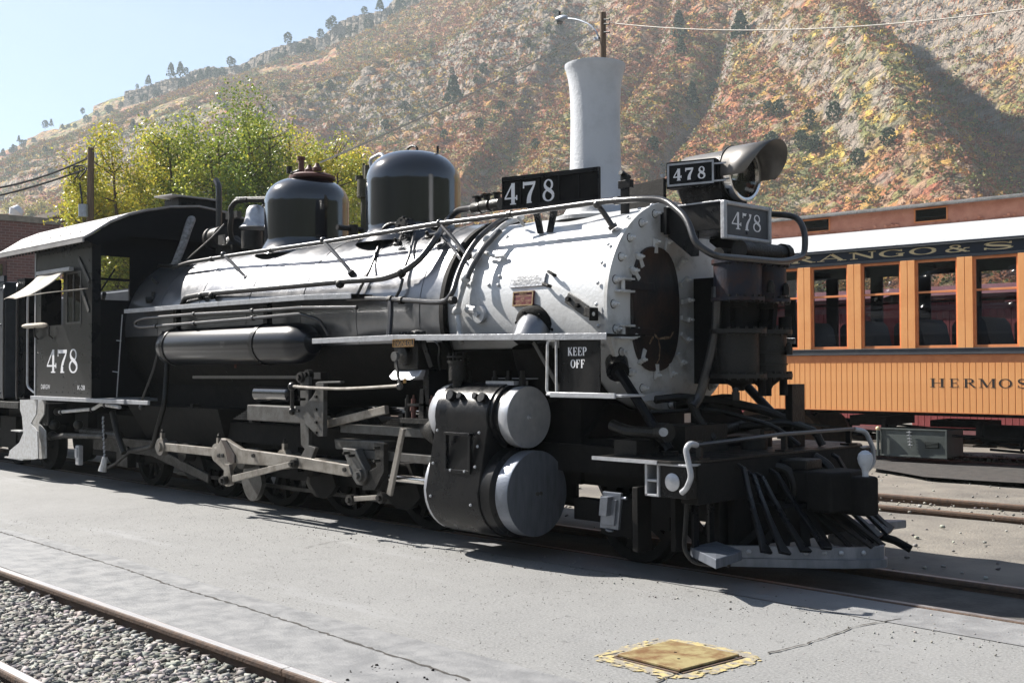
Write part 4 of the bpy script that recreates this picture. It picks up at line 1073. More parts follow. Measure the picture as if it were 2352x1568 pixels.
for zt, zb in ((2.075, 1.985), (1.735, 1.645)):
    for z in (zt, zb):
        b = MB(); b.box((-5.325, -.735, z - .008), (-5.27, -.565, z + .008)); bld_(b, 'hinge_bracket', 'faceplate', front, bevel=.003)
    b = MB(); b.cyl((-5.29, -.68, zb - .012), (-5.29, -.68, zt + .012), .016, 10); bld_(b, 'hinge_pin', 'faceplate', front)
    b = MB(); b.box((-5.300, -.66, zb + .016), (-5.282, -.33, zt - .016)); bld_(b, 'hinge_strap', 'doorblack', door, bevel=.003)
b = MB(); q = [P(1467, 915, X=-5.31), P(1542, 905, X=-5.31)]; b.bar(q[0], q[1], .055, .012, (1, 0, 0)); bld_(b, 'small_plate', 'faceplate', front, bevel=.002)
# --- stack
b = MB(); b.lathe((-6.155, 0, 2.62), (0, 0, 1), [(0, .36), (.03, .36), (.06, .27), (.12, .235), (.20, .222), (.55, .208), (.85, .204), (1.0, .206), (1.12, .214), (1.20, .227), (1.26, .243), (1.275, .250), (1.30, .250), (1.30, .235), (1.20, .21), (.9, .18)], 56, cap=False)
stack = bld_(b, 'smokestack', 'lightgrey')
b = MB(); b.lathe((-6.155, 0, 3.5), (0, 0, 1), [(0, .179), (.01, .01)], 40, cap=False); bld_(b, 'stack_inside', 'dull', stack)
# --- domes
def dome(name, x, z0, ztop, r, n=56):
    h = ztop - z0; pr = [(-.10, r + .10), (-.04, r + .05), (.02, r + .012), (.05, r), (.08, r)]
    hs = h * .60
    pr += [(hs - .04, r), (hs - .001, r), (hs, r + .002), (hs + .01, r + .002)]
    for k in range(1, 13):
        a = math.pi / 2 * k / 12
        pr.append((hs + .01 + (h - hs - .01) * math.sin(a) ** 1.0, (r + .002) * (math.cos(a) ** .70) if k < 12 else .001))
    b = MB(); b.lathe((x, 0, z0), (0, 0, 1), pr, n, cap=False); return bld_(b, name, 'gloss', smooth=50)
sand = dome('sand_dome', -8.53, 2.72, 3.53, .462)
steam = dome('steam_dome', -10.37, 2.74, 3.50, .458)
b = MB(); b.tube([V((-8.55 + .085 * math.cos(a), .0, 3.535 + .06 * math.sin(a))) for a in np.linspace(-.3, 3.44, 12)], .012, 8); bld_(b, 'lifting_ring', 'grime', sand)
b = MB(); q0 = V((-8.86, -.22, 3.44)); b.tube([V((-8.95, -.18, 3.36)), V((-8.99, -.18, 3.50)), V((-8.78, -.20, 3.53)), V((-8.66, -.22, 3.43))], .018, 8, bend=.05); bld_(b, 'filler_handle', 'alum', sand)
b = MB(); b.cyl((-8.28, .1, 3.50), (-8.28, .1, 3.57), .012, 8); bld_(b, 'lug', 'grime', sand)
b = MB(); b.lathe((-10.27, 0, 3.485), (0, 0, 1), [(-.01, .25), (.02, .25), (.03, .22), (.045, .20)], 30); sv = bld_(b, 'safety_valve_seat', 'rust', steam)
b = MB(); b.lathe((-10.48, 0, 3.55), (0, 0, 1), [(0, .055), (.02, .055), (.03, .035), (.16, .03), (.17, .045), (.20, .045)], 14); bld_(b, 'safety_valve', 'rust', steam)
for x in (-10.25, -10.1):
    b = MB(); b.lathe((x, -.05, 3.545), (0, 0, 1), [(0, .05), (.03, .05), (.05, .03), (.08, .02)], 14); bld_(b, 'safety_valve', 'rust', steam)
b = MB(); b.tube([(-10.48, -.02, 3.6), (-10.58, -.05, 3.58), (-10.64, -.05, 3.62)], .018, 8); b.cyl((-10.64, -.05, 3.58), (-10.64, -.05, 3.66), .03, 10); bld_(b, 'whistle_valve', 'grime', steam)
# whistle column between the domes
b = MB(); b.cyl((-9.45, .1, 2.7), (-9.45, .1, 3.20), .045, 14); b.cyl((-9.45, .1, 3.20), (-9.45, .1, 3.27), .085, 14); b.cyl((-9.45, .1, 3.27), (-9.45, .1, 3.38), .082, 14); b.cyl((-9.41, .12, 3.38), (-9.41, .12, 3.53), .052, 12); b.cyl((-9.52, .08, 3.38), (-9.52, .08, 3.43), .045, 12); b.cyl((-9.47, .1, 3.38), (-9.47, .1, 3.56), .014, 8); bld_(b, 'whistle', 'olive')
b = MB(); b.cyl((-9.45, -.05, 2.74), (-9.45, -.05, 2.9), .05, 12); b.cyl((-9.45, .15, 2.86), (-9.45, -.25, 2.86), .028, 10); bld_(b, 'whistle_elbow', 'grime')
# --- bell
bx, bz_ = -11.42, 3.24
b = MB(); b.lathe((bx, 0, 3.045), (0, 0, 1), [(0, .19), (.012, .192), (.03, .17), (.07, .135), (.15, .118), (.22, .105), (.26, .07), (.275, .02)], 32); bell = bld_(b, 'bell', 'alum')
b = MB(); b.lathe((bx, 0, 3.043), (0, 0, 1), [(.0, .18), (.12, .10)], 24, cap=False); bld_(b, 'bell_mouth', 'dull', bell)
for s in (-1, 1):
    b = MB(); b.tube([(bx - .12, s * .02, 2.80), (bx - .26, s * .16, 2.92), (bx - .24, s * .2, 3.05), (bx - .20, s * .2, 3.20), (bx - .23, s * .2, 3.28), (bx - .10, s * .2, 3.36), (bx, s * .12, 3.36)], .032, 8, bend=.05); bld_(b, 'bell_yoke', 'grime', bell)
b = MB(); b.cyl((bx - .34, -.05, 3.41), (bx + .25, .02, 3.36), .035, 10); bld_(b, 'bell_crossbar', 'grime', bell)
b = MB(); b.lathe((bx - .35, -.1, 2.86), (0, 0, 1), [(0, .15), (.06, .13), (.12, .06)], 16); b.cyl((bx + .08, -.1, 2.80), (bx + .08, -.1, 3.0), .12, 16); bld_(b, 'bell_stand', 'grime')
# --- turbo generator and its exhaust
b = MB(); b.lathe((-12.22, -.12, 2.98), (1, -.12, 0), [(0, .07), (.03, .135), (.10, .14), (.12, .12), (.34, .12), (.37, .07)], 20); gen = bld_(b, 'turbo_generator', 'grime')
b = MB(); b.tube([(-12.05, -.12, 3.08), (-12.05, -.12, 3.60), (-12.13, -.12, 3.68)], .036, 10, bend=.06); bld_(b, 'exhaust_pipe', 'pipe', gen)
b = MB(); b.box((-11.75, -.3, 2.86), (-11.60, -.28, 2.97)); bld_(b, 'maker_tag', 'rodgrey', gen, smooth=0)
b = MB(); b.box((-11.98, -.2, 2.72), (-11.6, .1, 2.86)); b.cyl((-11.85, -.1, 2.86), (-11.85, -.1, 3.2), .012, 6); b.box((-11.88, -.13, 3.18), (-11.62, -.07, 3.26)); bld_(b, 'generator_stand', 'grime', gen)
b = MB(); b.tube([(-11.7, -.25, 3.1), (-11.72, -.38, 2.95), (-11.9, -.5, 2.78), (-12.2, -.55, 2.62)], .009, 6, bend=.1); bld_(b, 'conduit', 'rodgrey', gen)
# turret and lagged pipe in front of the cab
b = MB(); b.tube([P(393, 625, X=-12.6), P(405, 600, X=-12.6), P(421, 560, X=-12.62), P(433, 522, X=-12.7), P(439, 506, X=-12.75), P(441, 500, X=-12.9)], [.045, .045, .048, .052, .055, .055], 14); bld_(b, 'lagged_pipe', 'lagging')
b = MB()
for x, y in ((395, 655), (380, 690), (400, 680), (370, 720), (352, 690)):
    c = P(x, y, X=-12.35); b.cyl(c - V((.02, .08, .0)), c + V((.02, .05, .02)), .04, 10); b.cyl(c, c + V((0, 0, .1)), .02, 8)
b.tube([P(350, 640, X=-12.5), P(372, 660, X=-12.4), P(385, 700, X=-12.3), P(390, 740, X=-12.3)], .02, 8); b.tube([P(365, 610, X=-12.6), P(400, 612, X=-12.2), P(440, 607, X=-11.9)], .022, 8)
bld_(b, 'turret_valves', 'grime')
# --- handrails along the boiler
HY = -.66
pts = [P(398, 616, Y=HY), P(430, 604, Y=HY), P(540, 586, Y=HY), P(735, 558, Y=HY), P(1005, 514, Y=HY), P(1110, 501, Y=HY), P(1375, 464, Y=HY), P(1470, 457, Y=-.68), P(1528, 458, Y=-.66), P(1578, 500, X=-4.66), P(1597, 560, X=-4.55), P(1640, 588, X=-4.47), P(1800, 602, X=-4.47), P(1848, 588, X=-4.5), P(1850, 535, X=-4.5), P(1832, 497, X=-4.6), P(1768, 491, X=-4.8)]
far = [V((-5.25, .62, 2.63)), V((-11.8, .66, 2.64))]
b = MB(); b.tube(pts + far, .0235, 12, bend=.12); rail_ = bld_(b, 'handrail', 'pipe')
for (x, y), (x2, y2) in [((513, 585), (568, 640)), ((742, 552), (808, 628)), ((1010, 512), (1075, 590)), ((1372, 470), (1408, 522))]:
    a = P(x, y, Y=HY); c = CY(x2, y2, .815 if x2 > 1100 else .85)
    b = MB(); b.tube([a, a.lerp(c, .5) + V((0, -.01, .015)), c], .021 if x2 > 1100 else .018, 8); b.sphere(a, .034, 10, 6); b.cyl(c - (a - c).normalized() * .01, c + (a - c).normalized() * .02, .036, 10); bld_(b, 'handrail_post', 'pipe', rail_)
for x in (-11, -9.5, -7.8, -5.8):
    b = MB(); b.tube([(x, .66, 2.64), (x, .55, 2.50)], .018, 8); bld_(b, 'handrail_post', 'pipe', rail_)
for x, y in ((487, 595), (622, 575), (1172, 492), (1418, 461)):
    a = P(x, y, Y=HY); b = MB(); b.cyl(a - V((.02, 0, 0)), a + V((.02, 0, 0)), .031, 12); bld_(b, 'rail_coupling', 'pipe', rail_)
# --- boiler pipes
def bpath(l, R_): return [CY(x, y, R_) for x, y in l]
b = MB(); b.tube([CY(418, 700, .90), CY(425, 684, .93)] + bpath([(470, 675), (660, 658), (800, 645), (880, 640), (925, 625), (965, 597), (1003, 545), (1032, 500)], .93) + [CY(1050, 487, .93) + V((0, .02, .02)), P(1085, 478, Y=-.35), P(1120, 473, Y=-.35)], .029, 12, bend=.10); bigp = bld_(b, 'injector_delivery_pipe', 'pipe')
for x, y in ((487, 679), (462, 680), (781, 652), (998, 520), (922, 627)):
    c = CY(x, y, .93); b = MB(); b.sphere(c, .043, 10, 6, (1.1, 1, 1)); bld_(b, 'pipe_clamp', 'grime', bigp)
b = MB()
for x, y in ((1098, 478), (1118, 473), (1142, 470)):
    c = P(x, y, Y=-.35); b.cyl(c - V((.05, 0, 0)), c + V((.05, 0, 0)), .055, 12); b.cyl(c, c + V((0, 0, .09)), .03, 10); b.cyl(c + V((0, 0, .09)), c + V((0, 0, .10)), .055, 10)
bld_(b, 'check_valve', 'grime')
b = MB(); b.tube(bpath([(800, 688), (870, 686), (935, 690), (1000, 695), (1025, 692), (1040, 672)], .93) + bpath([(1052, 630), (1072, 585), (1100, 545), (1140, 512), (1190, 490)], .87), .023, 10, bend=.08); lowp = bld_(b, 'air_pipe', 'pipe')
b = MB(); b.tube(bpath([(1073, 640), (1085, 612), (1110, 570), (1150, 530)], .90), .022, 10, bend=.08); bld_(b, 'air_pipe', 'pipe')
for x, y in ((897, 688), (922, 690), (1040, 690)):
    c = CY(x, y, .93); b = MB(); b.cyl(c - V((.022, 0, 0)), c + V((.022, 0, 0)), .034, 10); bld_(b, 'pipe_clamp', 'grime', lowp)
b = MB(); b.tube([CY(897, 688, .93), P(897, 725, Y=-.98), P(893, 775, Y=-1.05)], .026, 8); bld_(b, 'pipe_stay', 'pipe', lowp)
for a_, c_q in (((878, 545), (815, 688)), ((952, 535), (920, 640)), ((925, 640), (905, 690)), ((1003, 530), (1060, 598))):
    b = MB(); b.tube(bpath([a_, ((a_[0] + c_q[0]) / 2 + 4, (a_[1] + c_q[1]) / 2), c_q], .88), .014, 8); bld_(b, 'sand_pipe', 'pipe')
b = MB(); b.tube([P(868, 552, Y=-.45), P(885, 520, Y=-.45), P(905, 512, Y=-.4), P(928, 520, Y=-.4)], .022, 8, bend=.08); c = P(930, 520, Y=-.42); b.cyl(c - V((0, .05, 0)), c + V((0, .06, 0)), .08, 14); bld_(b, 'sander_valve', 'grime')
for i in range(8):
    c0 = P(930, 517, Y=-.48); a = i * .785; b = MB(); b.cyl(c0 + V((.07 * math.cos(a), 0, .07 * math.sin(a))), c0 + V((.07 * math.cos(a), -.03, .07 * math.sin(a))), .012, 6); bld_(b, 'bolt', 'grime', EN)
b = MB()
for x, y in ((985, 545), (1000, 552), (912, 560), (937, 540), (960, 522)):
    c = CY(x, y, .88); b.cyl(c - V((.03, 0, 0)), c + V((.05, 0, 0)), .024, 8); b.cyl(c, c + V((0, -.03, .05)), .014, 6)
b.tube(bpath([(895, 565), (925, 548), (945, 540)], .88), .010, 6); bld_(b, 'sander_cocks', 'grime')
# silver pipe beside the smokebox joint
pts = bpath([(1200, 498), (1160, 515), (1120, 552), (1095, 590), (1070, 640), (1055, 690), (1050, 715)], .84) + [P(1055, 760, Y=-.86), P(1060, 790, Y=-.88)]
b = MB(); b.tube(pts, .024, 10, bend=.08); wp = bld_(b, 'silver_air_pipe', 'whitepipe')
for i in (2, 3, 4, 6): 
    b = MB(); b.sphere(pts[i], .042, 10, 6); bld_(b, 'pipe_union', 'whitepipe', wp)
b = MB(); b.tube([CY(1112, 580, .85), CY(1140, 590, .83), CY(1160, 588, .82)], .018, 8); b.tube([CY(1178, 500, .9), CY(1190, 500, .92), CY(1205, 520, .84)], .014, 6); bld_(b, 'pipe_bracket', 'whitepipe', wp)
# dark bracket, lugs, bolts and plates on the smokebox
def onbox(x, y): return CY(x, y, .79)
def nrm(p): return V((0, p.y, p.z - ZC)).normalized()
a, c = onbox(1305, 683), onbox(1350, 715); n_ = nrm((a + c) / 2)
b = MB(); b.bar(a + n_ * .012, c + n_ * .012, .085, .02, n_); br = bld_(b, 'lug_bracket', 'rodgrey', smokebox, bevel=.004)
c2 = onbox(1375, 722); b = MB(); b.obox(c2 + n_ * .055, (.008, 0, 0), (0, .045, 0), (0, 0, .048)); b.obox((c2 + c) / 2 + n_ * .03, ((c2 - c) / 2 * .95), (0, .01, .035), n_ * .018); bld_(b, 'lug_plate', 'dull', br, bevel=.006)
q = c2 + n_ * .055 + V((.009, -.012, 0)); b = MB(); b.cyl(q - V((.0, 0, 0)), q + V((.003, 0, 0)), .015, 12); bld_(b, 'lug_hole', 'faceplate', br)
for x, y in ((1312, 688), (1333, 702)):
    q = onbox(x, y); b = MB(); b.cyl(q, q + nrm(q) * .05, .018, 10); bld_(b, 'bolt', 'dull', br)
for x0, y0, x1, y1 in ((1268, 628, 1282, 636), (1256, 655, 1271, 660)):
    p0_, p1_ = onbox(x0, y0), onbox(x1, y1); b = MB(); b.tube([p0_, p0_ + nrm(p0_) * .05, p1_ + nrm(p1_) * .05, p1_ + nrm(p1_) * .03], .014, 8, bend=.02); bld_(b, 'small_grab_iron', 'grime', smokebox)
def curved_plate(name, x0, y0, x1, y1, m, th=.014, n=5):
    """plate following the barrel between two corners"""
    A_, B_ = onbox(x0, y0), onbox(x1, y1); b = MB()
    t0 = math.atan2(A_.z - ZC, -A_.y); t1 = math.atan2(B_.z - ZC, -B_.y); vs = []; fs = []
    for i in range(n + 1):
        t = t0 + (t1 - t0) * i / n
        for rr in (.79, .79 + th):
            for X_ in (A_.x, B_.x): vs.append((X_, -rr * math.cos(t), ZC + rr * math.sin(t)))
    for i in range(n):
        k = 4 * i; fs += [(k + 2, k + 6, k + 7, k + 3), (k, k + 4, k + 6, k + 2), (k + 1, k + 3, k + 7, k + 5)]
    fs += [(0, 2, 3, 1), (4 * n, 4 * n + 1, 4 * n + 3, 4 * n + 2)]
    b.add(vs, fs); o = bld_(b, name, m, smokebox, smooth=40)
    tm = (t0 + t1) / 2; nn = V((0, -math.cos(tm), math.sin(tm))); vv = V((0, math.sin(tm), math.cos(tm)))
    return o, V(((A_.x + B_.x) / 2, 0, ZC)) + nn * (.79 + th), nn, vv, abs(B_.x - A_.x), abs(t1 - t0) * .79
o, c, nn, vv, W_, H_ = curved_plate('data_plate', 1178, 634, 1251, 656, 'edge')
plain_text('plate_lettering', 'DESIGNED AND BUILT FOR\nTHE DENVER & RIO GRANDE WESTERN\nAMERICAN LOCOMOTIVE COMPANY', c + nn * .002, (1, 0, 0), vv, nn, H_ * .75, M['grime'], o, W_ * .84)
o, c, nn, vv, W_, H_ = curved_plate('builder_plate', 1183, 671, 1227, 702, 'redplate')
b = MB()
for s in (-1, 1):
    b.bar(c - V((W_ / 2, 0, 0)) + vv * s * (H_ / 2 - .006) + nn * .003, c + V((W_ / 2, 0, 0)) + vv * s * (H_ / 2 - .006) + nn * .003, .010, .006, nn)
    b.bar(c + V((s * (W_ / 2 - .005), 0, 0)) - vv * H_ / 2 * .9 + nn * .003, c + V((s * (W_ / 2 - .005), 0, 0)) + vv * H_ / 2 * .9 + nn * .003, .010, .006, nn)
bld_(b, 'raised_border', 'bronze', o, smooth=0)
plain_text('plate_lettering', 'AMERICAN\nLOCOMOTIVE COMPANY\n64989\nSCHENECTADY WORKS\nAUGUST          1923', c + nn * .003, (1, 0, 0), vv, nn, H_ * .8, M['bronze'], o, W_ * .84)
b = MB(); c = onbox(1105, 722); b.cyl(c - nrm(c) * .01, c + nrm(c) * .035, .07, 20); b.cyl(c, c + nrm(c) * .06, .02, 8); b.cyl(onbox(1075, 710), onbox(1100, 714) + nrm(c) * .02, .035, 10); bld_(b, 'washout_cap', 'silver', smokebox)
for x, y in ((1148, 635), (1145, 655), (1075, 655), (1123, 655), (1165, 545)):
    q = onbox(x, y); place('rivet', rivet_me, smokebox, q + nrm(q) * .004, aim(nrm(q)))
# steam pipe elbow with its flange
for s in (-1, 1):
    b = MB(); b.tube([(-6.11, s * .58, 1.80), (-6.11, s * .76, 1.70), (-6.11, s * .80, 1.62)], .165, 28, bend=.06); sp_ = bld_(b, 'steam_pipe', 'jacket'); b = MB(); b.tube([(-6.11, s * .79, 1.61), (-6.11, s * .76, 1.5), (-6.11, s * .64, 1.2)], .160, 24); bld_(b, 'lower_steam_pipe', 'dull', sp_)  # lower length in black: shade below the board put into its colour
    b = MB(); b.lathe((-6.11, s * .725, 1.70), (0, s * .66, -.36), [(-.05, .225), (.0, .225), (.02, .21), (.035, .165)], 30); fl = bld_(b, 'pipe_flange', 'dull')
    for i in range(8):
        a = i * math.pi / 4 + .2; d = V((0, s * .66, -.36)).normalized(); uu = V((1, 0, 0)); v2 = d.cross(uu)
        q = V((-6.11, s * .725, 1.70)) + (uu * math.cos(a) + v2 * math.sin(a)) * .195; b = MB(); b.cyl(q, q + d * .035, .014, 8); bld_(b, 'bolt', 'dull', fl)
# --- running boards
def board(name, pts_top, th, inner, s):
    b = MB(); out = [V((p[0], s * abs(p[1]), p[2])) for p in pts_top]; inn = [V((p.x, s * inner, p.z)) for p in out]
    b.prism([p for p in out] + inn[::-1], (0, 0, -.012)); o = bld_(b, name, 'dull', smooth=0)
    e = MB()
    for p, q in zip(out[:-1], out[1:]):
        e.obox((p + q) / 2 + V((0, s * .004, -th / 2 + .004)), (q - p) / 2, V((0, s * .004, 0)), V((0, 0, th / 2)))
    bld_(e, 'board_edge', 'edge', o, smooth=0, bevel=.003); return o
zf1 = 1.668
fe = P(1390, 768, Z=zf1)
for s in (-1, 1):
    board('front_running_board', [(-8.48, -1.2, 1.690), (-7.3, -1.2, 1.698), (-5.48, -1.2, 1.668), (-5.02, -1.17, 1.662)], .046, .76, s)
    board('rear_running_board', [(-12.46, -1.1, 2.108), (-10.3, -1.1, 2.105), (-8.75, -1.1, 2.10), (-8.10, -1.05, 2.085)], .048, .82, s)
b = MB(); b.box((-5.47, -1.166, 1.25), (-5.09, -1.155, 1.625)); ko = bld_(b, 'warning_panel', 'black', smooth=0)
lettering('warning_lettering', 'KEEP', (-5.385, -1.166, 1.515), (1, 0, 0), (0, 0, 1), (0, -1, 0), .058, .76, M['white'], ko, gap=.12, bold=1.25)
lettering('warning_lettering', 'OFF', (-5.358, -1.166, 1.43), (1, 0, 0), (0, 0, 1), (0, -1, 0), .058, .76, M['white'], ko, gap=.12, bold=1.25)
b = MB(); b.obox((-5.20, -1.10, 1.243), (.35, 0, 0), (0, .12, 0), (0, 0, .008)); b.obox((-5.20, -1.226, 1.243), (.30, 0, 0), (0, .006, 0), (0, 0, .018)); bld_(b, 'step', 'edge', bevel=.003)
b = MB(); b.tube([(-5.48, -1.19, 1.625), (-5.56, -1.19, 1.625), (-5.57, -1.19, 1.255), (-5.48, -1.19, 1.25)], .010, 8, bend=.03); b.tube([(-5.475, -1.19, 1.62), (-5.475, -1.19, 1.25)], .009, 8); bld_(b, 'step_frame', 'whitepipe')
b = MB(); b.bar(P(1226, 786, Y=-1.12), P(1292, 905, Y=-1.12), .03, .012, (0, 1, 0)); bld_(b, 'step_stay', 'pipe')
# --- air tank and the cooling pipes under the rear board
for s in (-1, 1):
    b = MB(); b.lathe((-11.66, s * .98, 1.665), (1, 0, 0), [(0, .01), (.015, .10), (.05, .165), (.10, .19), (.14, .195), (2.62, .195), (2.75, .17), (2.86, .10), (2.89, .01)], 40, cap=False); tank = bld_(b, 'air_reservoir', 'tank')
    for x in (-11.46, -9.62):
        b = MB(); b.lathe((x, s * .98, 1.665), (1, 0, 0), [(0, .19), (0, .204), (.07, .204), (.07, .19)], 40, cap=False); b.box((x, s * .95, 1.86), (x + .07, s * 1.01, 2.09)); bld_(b, 'tank_strap', 'black', tank)
plain_text('tank_stencil', 'DRAIN\nDAILY', P(511, 791, Y=-1.176) + V((0, -.002, 0)), (1, 0, 0), (0, 0, 1), (0, -1, 0), .062, M['rodgrey'], tank, .085)
b = MB(); ya_ = -1.10
b.tube([P(820, 706, Y=ya_), P(690, 707, Y=ya_), P(580, 715, Y=ya_), P(445, 722, Y=ya_), P(330, 731, Y=ya_), P(312, 738, Y=ya_), P(310, 748, Y=ya_), P(322, 752, Y=ya_), P(400, 746, Y=ya_), P(580, 731, Y=ya_), P(690, 721, Y=ya_), P(735, 735, Y=-1.0), P(755, 770, Y=-.95)], .0165, 10, bend=.06); cp = bld_(b, 'cooling_pipe', 'pipe')
for x, y in ((446, 722), (446, 743), (580, 714), (580, 731), (358, 749)):
    c = P(x, y, Y=ya_); b = MB(); b.cyl(c - V((.02, 0, 0)), c + V((.02, 0, 0)), .026, 10); bld_(b, 'pipe_clip', 'pipe', cp)
b = MB(); b.tube([P(281, 722, Y=-1.1), P(268, 912, Y=-1.15)], .007, 6)
for (x0, y0), (x1, y1) in (((268, 782), (278, 783)), ((259, 853), (272, 855))): b.tube([P(x0, y0, Y=-1.13), P(x1, y1, Y=-1.13)], .006, 6)
bld_(b, 'ladder_rod', 'edge')
b = MB(); b.tube([P(375, 760, Y=-.98), P(352, 850, Y=-1.05), P(322, 930, Y=-1.12)], .014, 8); c = P(324, 935, Y=-1.14); b.sphere(c, .03, 8, 6); bld_(b, 'drain_pipe', 'pipe')
b = MB(); b.tube([P(385, 830, Y=-.9), P(378, 930, Y=-1.0), P(360, 990, Y=-1.02), P(352, 1025, Y=-1.02), P(320, 1032, Y=-1.02), P(300, 1035, Y=-1.02)], .03, 10, bend=.12); bld_(b, 'feed_pipe', 'grime')
# --- cab
CABX0, CABX1 = -14.56, -12.90
cab = MB()
def cyx(x, y): return P(x, y, Y=-1.3)
for s in (-1, 1):
    b = MB(); Yi, Yo = s * 1.285, s * 1.30
    wx = [CABX0, -14.40, -13.71, -13.62, -13.18, CABX1]; wz = [1.08, 1.965, 2.60, 2.93]
    # side sheet round the open window and the glazed window
    b.box((wx[0], Yi, wz[0]), (wx[5], Yo, wz[1]))
    b.box((wx[0], Yi, wz[2]), (wx[5], Yo, 2.99))
    b.box((wx[0], Yi, wz[1]), (wx[1], Yo, wz[2])); b.box((wx[2], Yi, wz[1]), (wx[3], Yo, wz[2])); b.box((wx[4], Yi, wz[1]), (wx[5], Yo, wz[2]))
    side = bld_(b, 'cab_side', 'cabpaint', smooth=0)
    f = MB()
    for q in (((wx[3], 1.985), (wx[3] + .03, 2.58)), ((wx[4] - .03, 1.985), (wx[4], 2.58)), ((wx[3] + .2, 2.0), (wx[3] + .225, 2.56)), ((wx[3], 1.965), (wx[4], 1.99)), ((wx[3], 2.575), (wx[4], 2.60)), ((wx[3] + .03, 2.36), (wx[4] - .03, 2.38))):
        f.box((q[0][0], s * 1.288, q[0][1]), (q[1][0], s * 1.306, q[1][1]))
    sw = bld_(f, 'sash_window', 'rodgrey', side, smooth=0, bevel=.003)
    MB().box((wx[3] + .03, s * 1.293, 1.99), (wx[4] - .03, s * 1.295, 2.575)).build('pane', M['glass'], sw, smooth=0)
    # edge angle and its rivets
    e = MB(); e.box((CABX0 - .03, s * 1.25, 1.08), (CABX0, s * 1.308, 2.99)); bld_(e, 'corner_angle', 'edge' if s < 0 else 'cabpaint', side, smooth=0)
    e = MB(); e.box((CABX1, s * 1.20, 1.08), (CABX1 + .03, s * 1.308, 2.95)); bld_(e, 'corner_angle', 'black', side, smooth=0)
    rv = MB().lathe((0, 0, 0), (0, 0, 1), [(0, .009), (.004, .008), (.007, .003)], 8).mesh('rivet', M['cabpaint'])
    spots = [(x, 1.14) for x in np.linspace(-14.45, -13.0, 9)] + [(-14.51, z) for z in np.linspace(1.2, 1.9, 6)] + [(-12.96, z) for z in np.linspace(1.2, 2.85, 12)] + [(x, 2.86) for x in np.linspace(-14.4, -13.0, 12)] + [(x, 1.93) for x in (-14.2, -13.9, -13.5, -13.2)] + [(-13.70, z) for z in (1.2, 1.33, 1.46)] + [(x, 1.24) for x in (-13.6, -13.4, -13.2)]
    for x, z in spots: place('rivet', rv, side, (x, s * 1.30, z), aim((0, s, 0)))
    fl = MB(); fl.box((-14.62, s * 1.31, 1.035), (-11.95, s * 1.345, 1.082)); fl.box((-14.62, s * .3, 1.04), (-12.6, s * 1.31, 1.075)); fl.obox((-11.70, s * 1.30, 1.058), (.26, 0, 0), (0, .015, 0), (0, 0, .022)); bld_(fl, 'cab_floor_edge', 'edge', smooth=0, bevel=.004)
    # arm rest
    a_ = MB(); a_.lathe((-14.85, s * 1.34, 1.975), (1, 0, 0), [(0, .01), (.03, .045), (.12, .06), (.60, .06), (.70, .035), (.72, .01)], 12); a_.v = [(p[0], p[1], 1.975 + (p[2] - 1.975) * .55) for p in a_.v]; bld_(a_, 'arm_rest', 'canvas')
    a_ = MB(); a_.tube([(-14.45, s * 1.31, 1.80), (-14.45, s * 1.36, 1.84), (-14.45, s * 1.36, 1.95)], .012, 6); a_.tube([(-14.0, s * 1.31, 1.80), (-14.0, s * 1.36, 1.84), (-14.0, s * 1.36, 1.95)], .012, 6); bld_(a_, 'arm_rest_bracket', 'grime')
    # grab irons at the back edge
    g_ = MB(); g_.tube([(-14.58, s * 1.30, 2.42), (-14.74, s * 1.33, 2.40), (-14.76, s * 1.33, 2.3), (-14.76, s * 1.33, 1.2), (-14.6, s * 1.3, 1.12)], .014, 8, bend=.06); bld_(g_, 'grab_iron', 'edge' if s < 0 else 'pipe')
# number and lettering on the near side
cabside = [o for o in EN.children if o.name.startswith('cab_side')][0]
n0 = cyx(107, 857); n1 = cyx(180, 857); nt_ = cyx(145, 803)
lettering('number_lettering', '478', (n0.x, -1.30, n0.z + .005), (1, 0, 0), (0, 0, 1), (0, -1, 0), nt_.z - n0.z, (n1.x - n0.x) / (nt_.z - n0.z) / 2.93, M['white'], cabside)
plain_text('owner_lettering', 'D&RGW', cyx(105, 888) + V((0, -.001, 0)), (1, 0, 0), (0, 0, 1), (0, -1, 0), .058, M['white'], cabside, .28)
plain_text('class_lettering', 'K-28', cyx(187, 890) + V((0, -.001, 0)), (1, 0, 0), (0, 0, 1), (0, -1, 0), .055, M['white'], cabside, .20)
# roof: arched, long overhang
prof = [(-1.475, 2.95), (-1.39, 3.0), (-1.28, 3.075), (-1.15, 3.165), (-.92, 3.272), (-.70, 3.342), (-.38, 3.415), (0, 3.455)]
prof = prof + [(-y, z) for y, z in prof[::-1][1:]]
b = MB(); X0, X1 = -15.46, -12.74; vs = []; fs = []; n = len(prof)
for X_ in (X0, X1):
    for y, z in prof: vs.append((X_, y, z))
    for y, z in prof: vs.append((X_, y * .992, z - .022))
for i in range(n - 1):
    fs += [(i, i + 2 * n, i + 1 + 2 * n, i + 1), (n + i, n + i + 1, 3 * n + i + 1, 3 * n + i), (i, i + 1, n + i + 1, n + i), (2 * n + i, 3 * n + i, 3 * n + i + 1, 2 * n + i + 1)]
fs += [(0, n, 3 * n, 2 * n), (n - 1, 3 * n - 1, 4 * n - 1, 2 * n - 1)]
b.add(vs, fs); roof = bld_(b, 'cab_roof', 'roofgrey', smooth=40)
b = MB(); n = len(prof); lo = [V((-12.755, y * .985, z - .03)) for y, z in prof]
b.prism(lo + [V((-12.755, 1.30, 2.86)), V((-12.755, .9, 3.0)), V((-12.755, -.9, 3.0)), V((-12.755, -1.30, 2.86))], (-.012, 0, 0)); bld_(b, 'roof_end_panel', 'matt', roof, smooth=0)
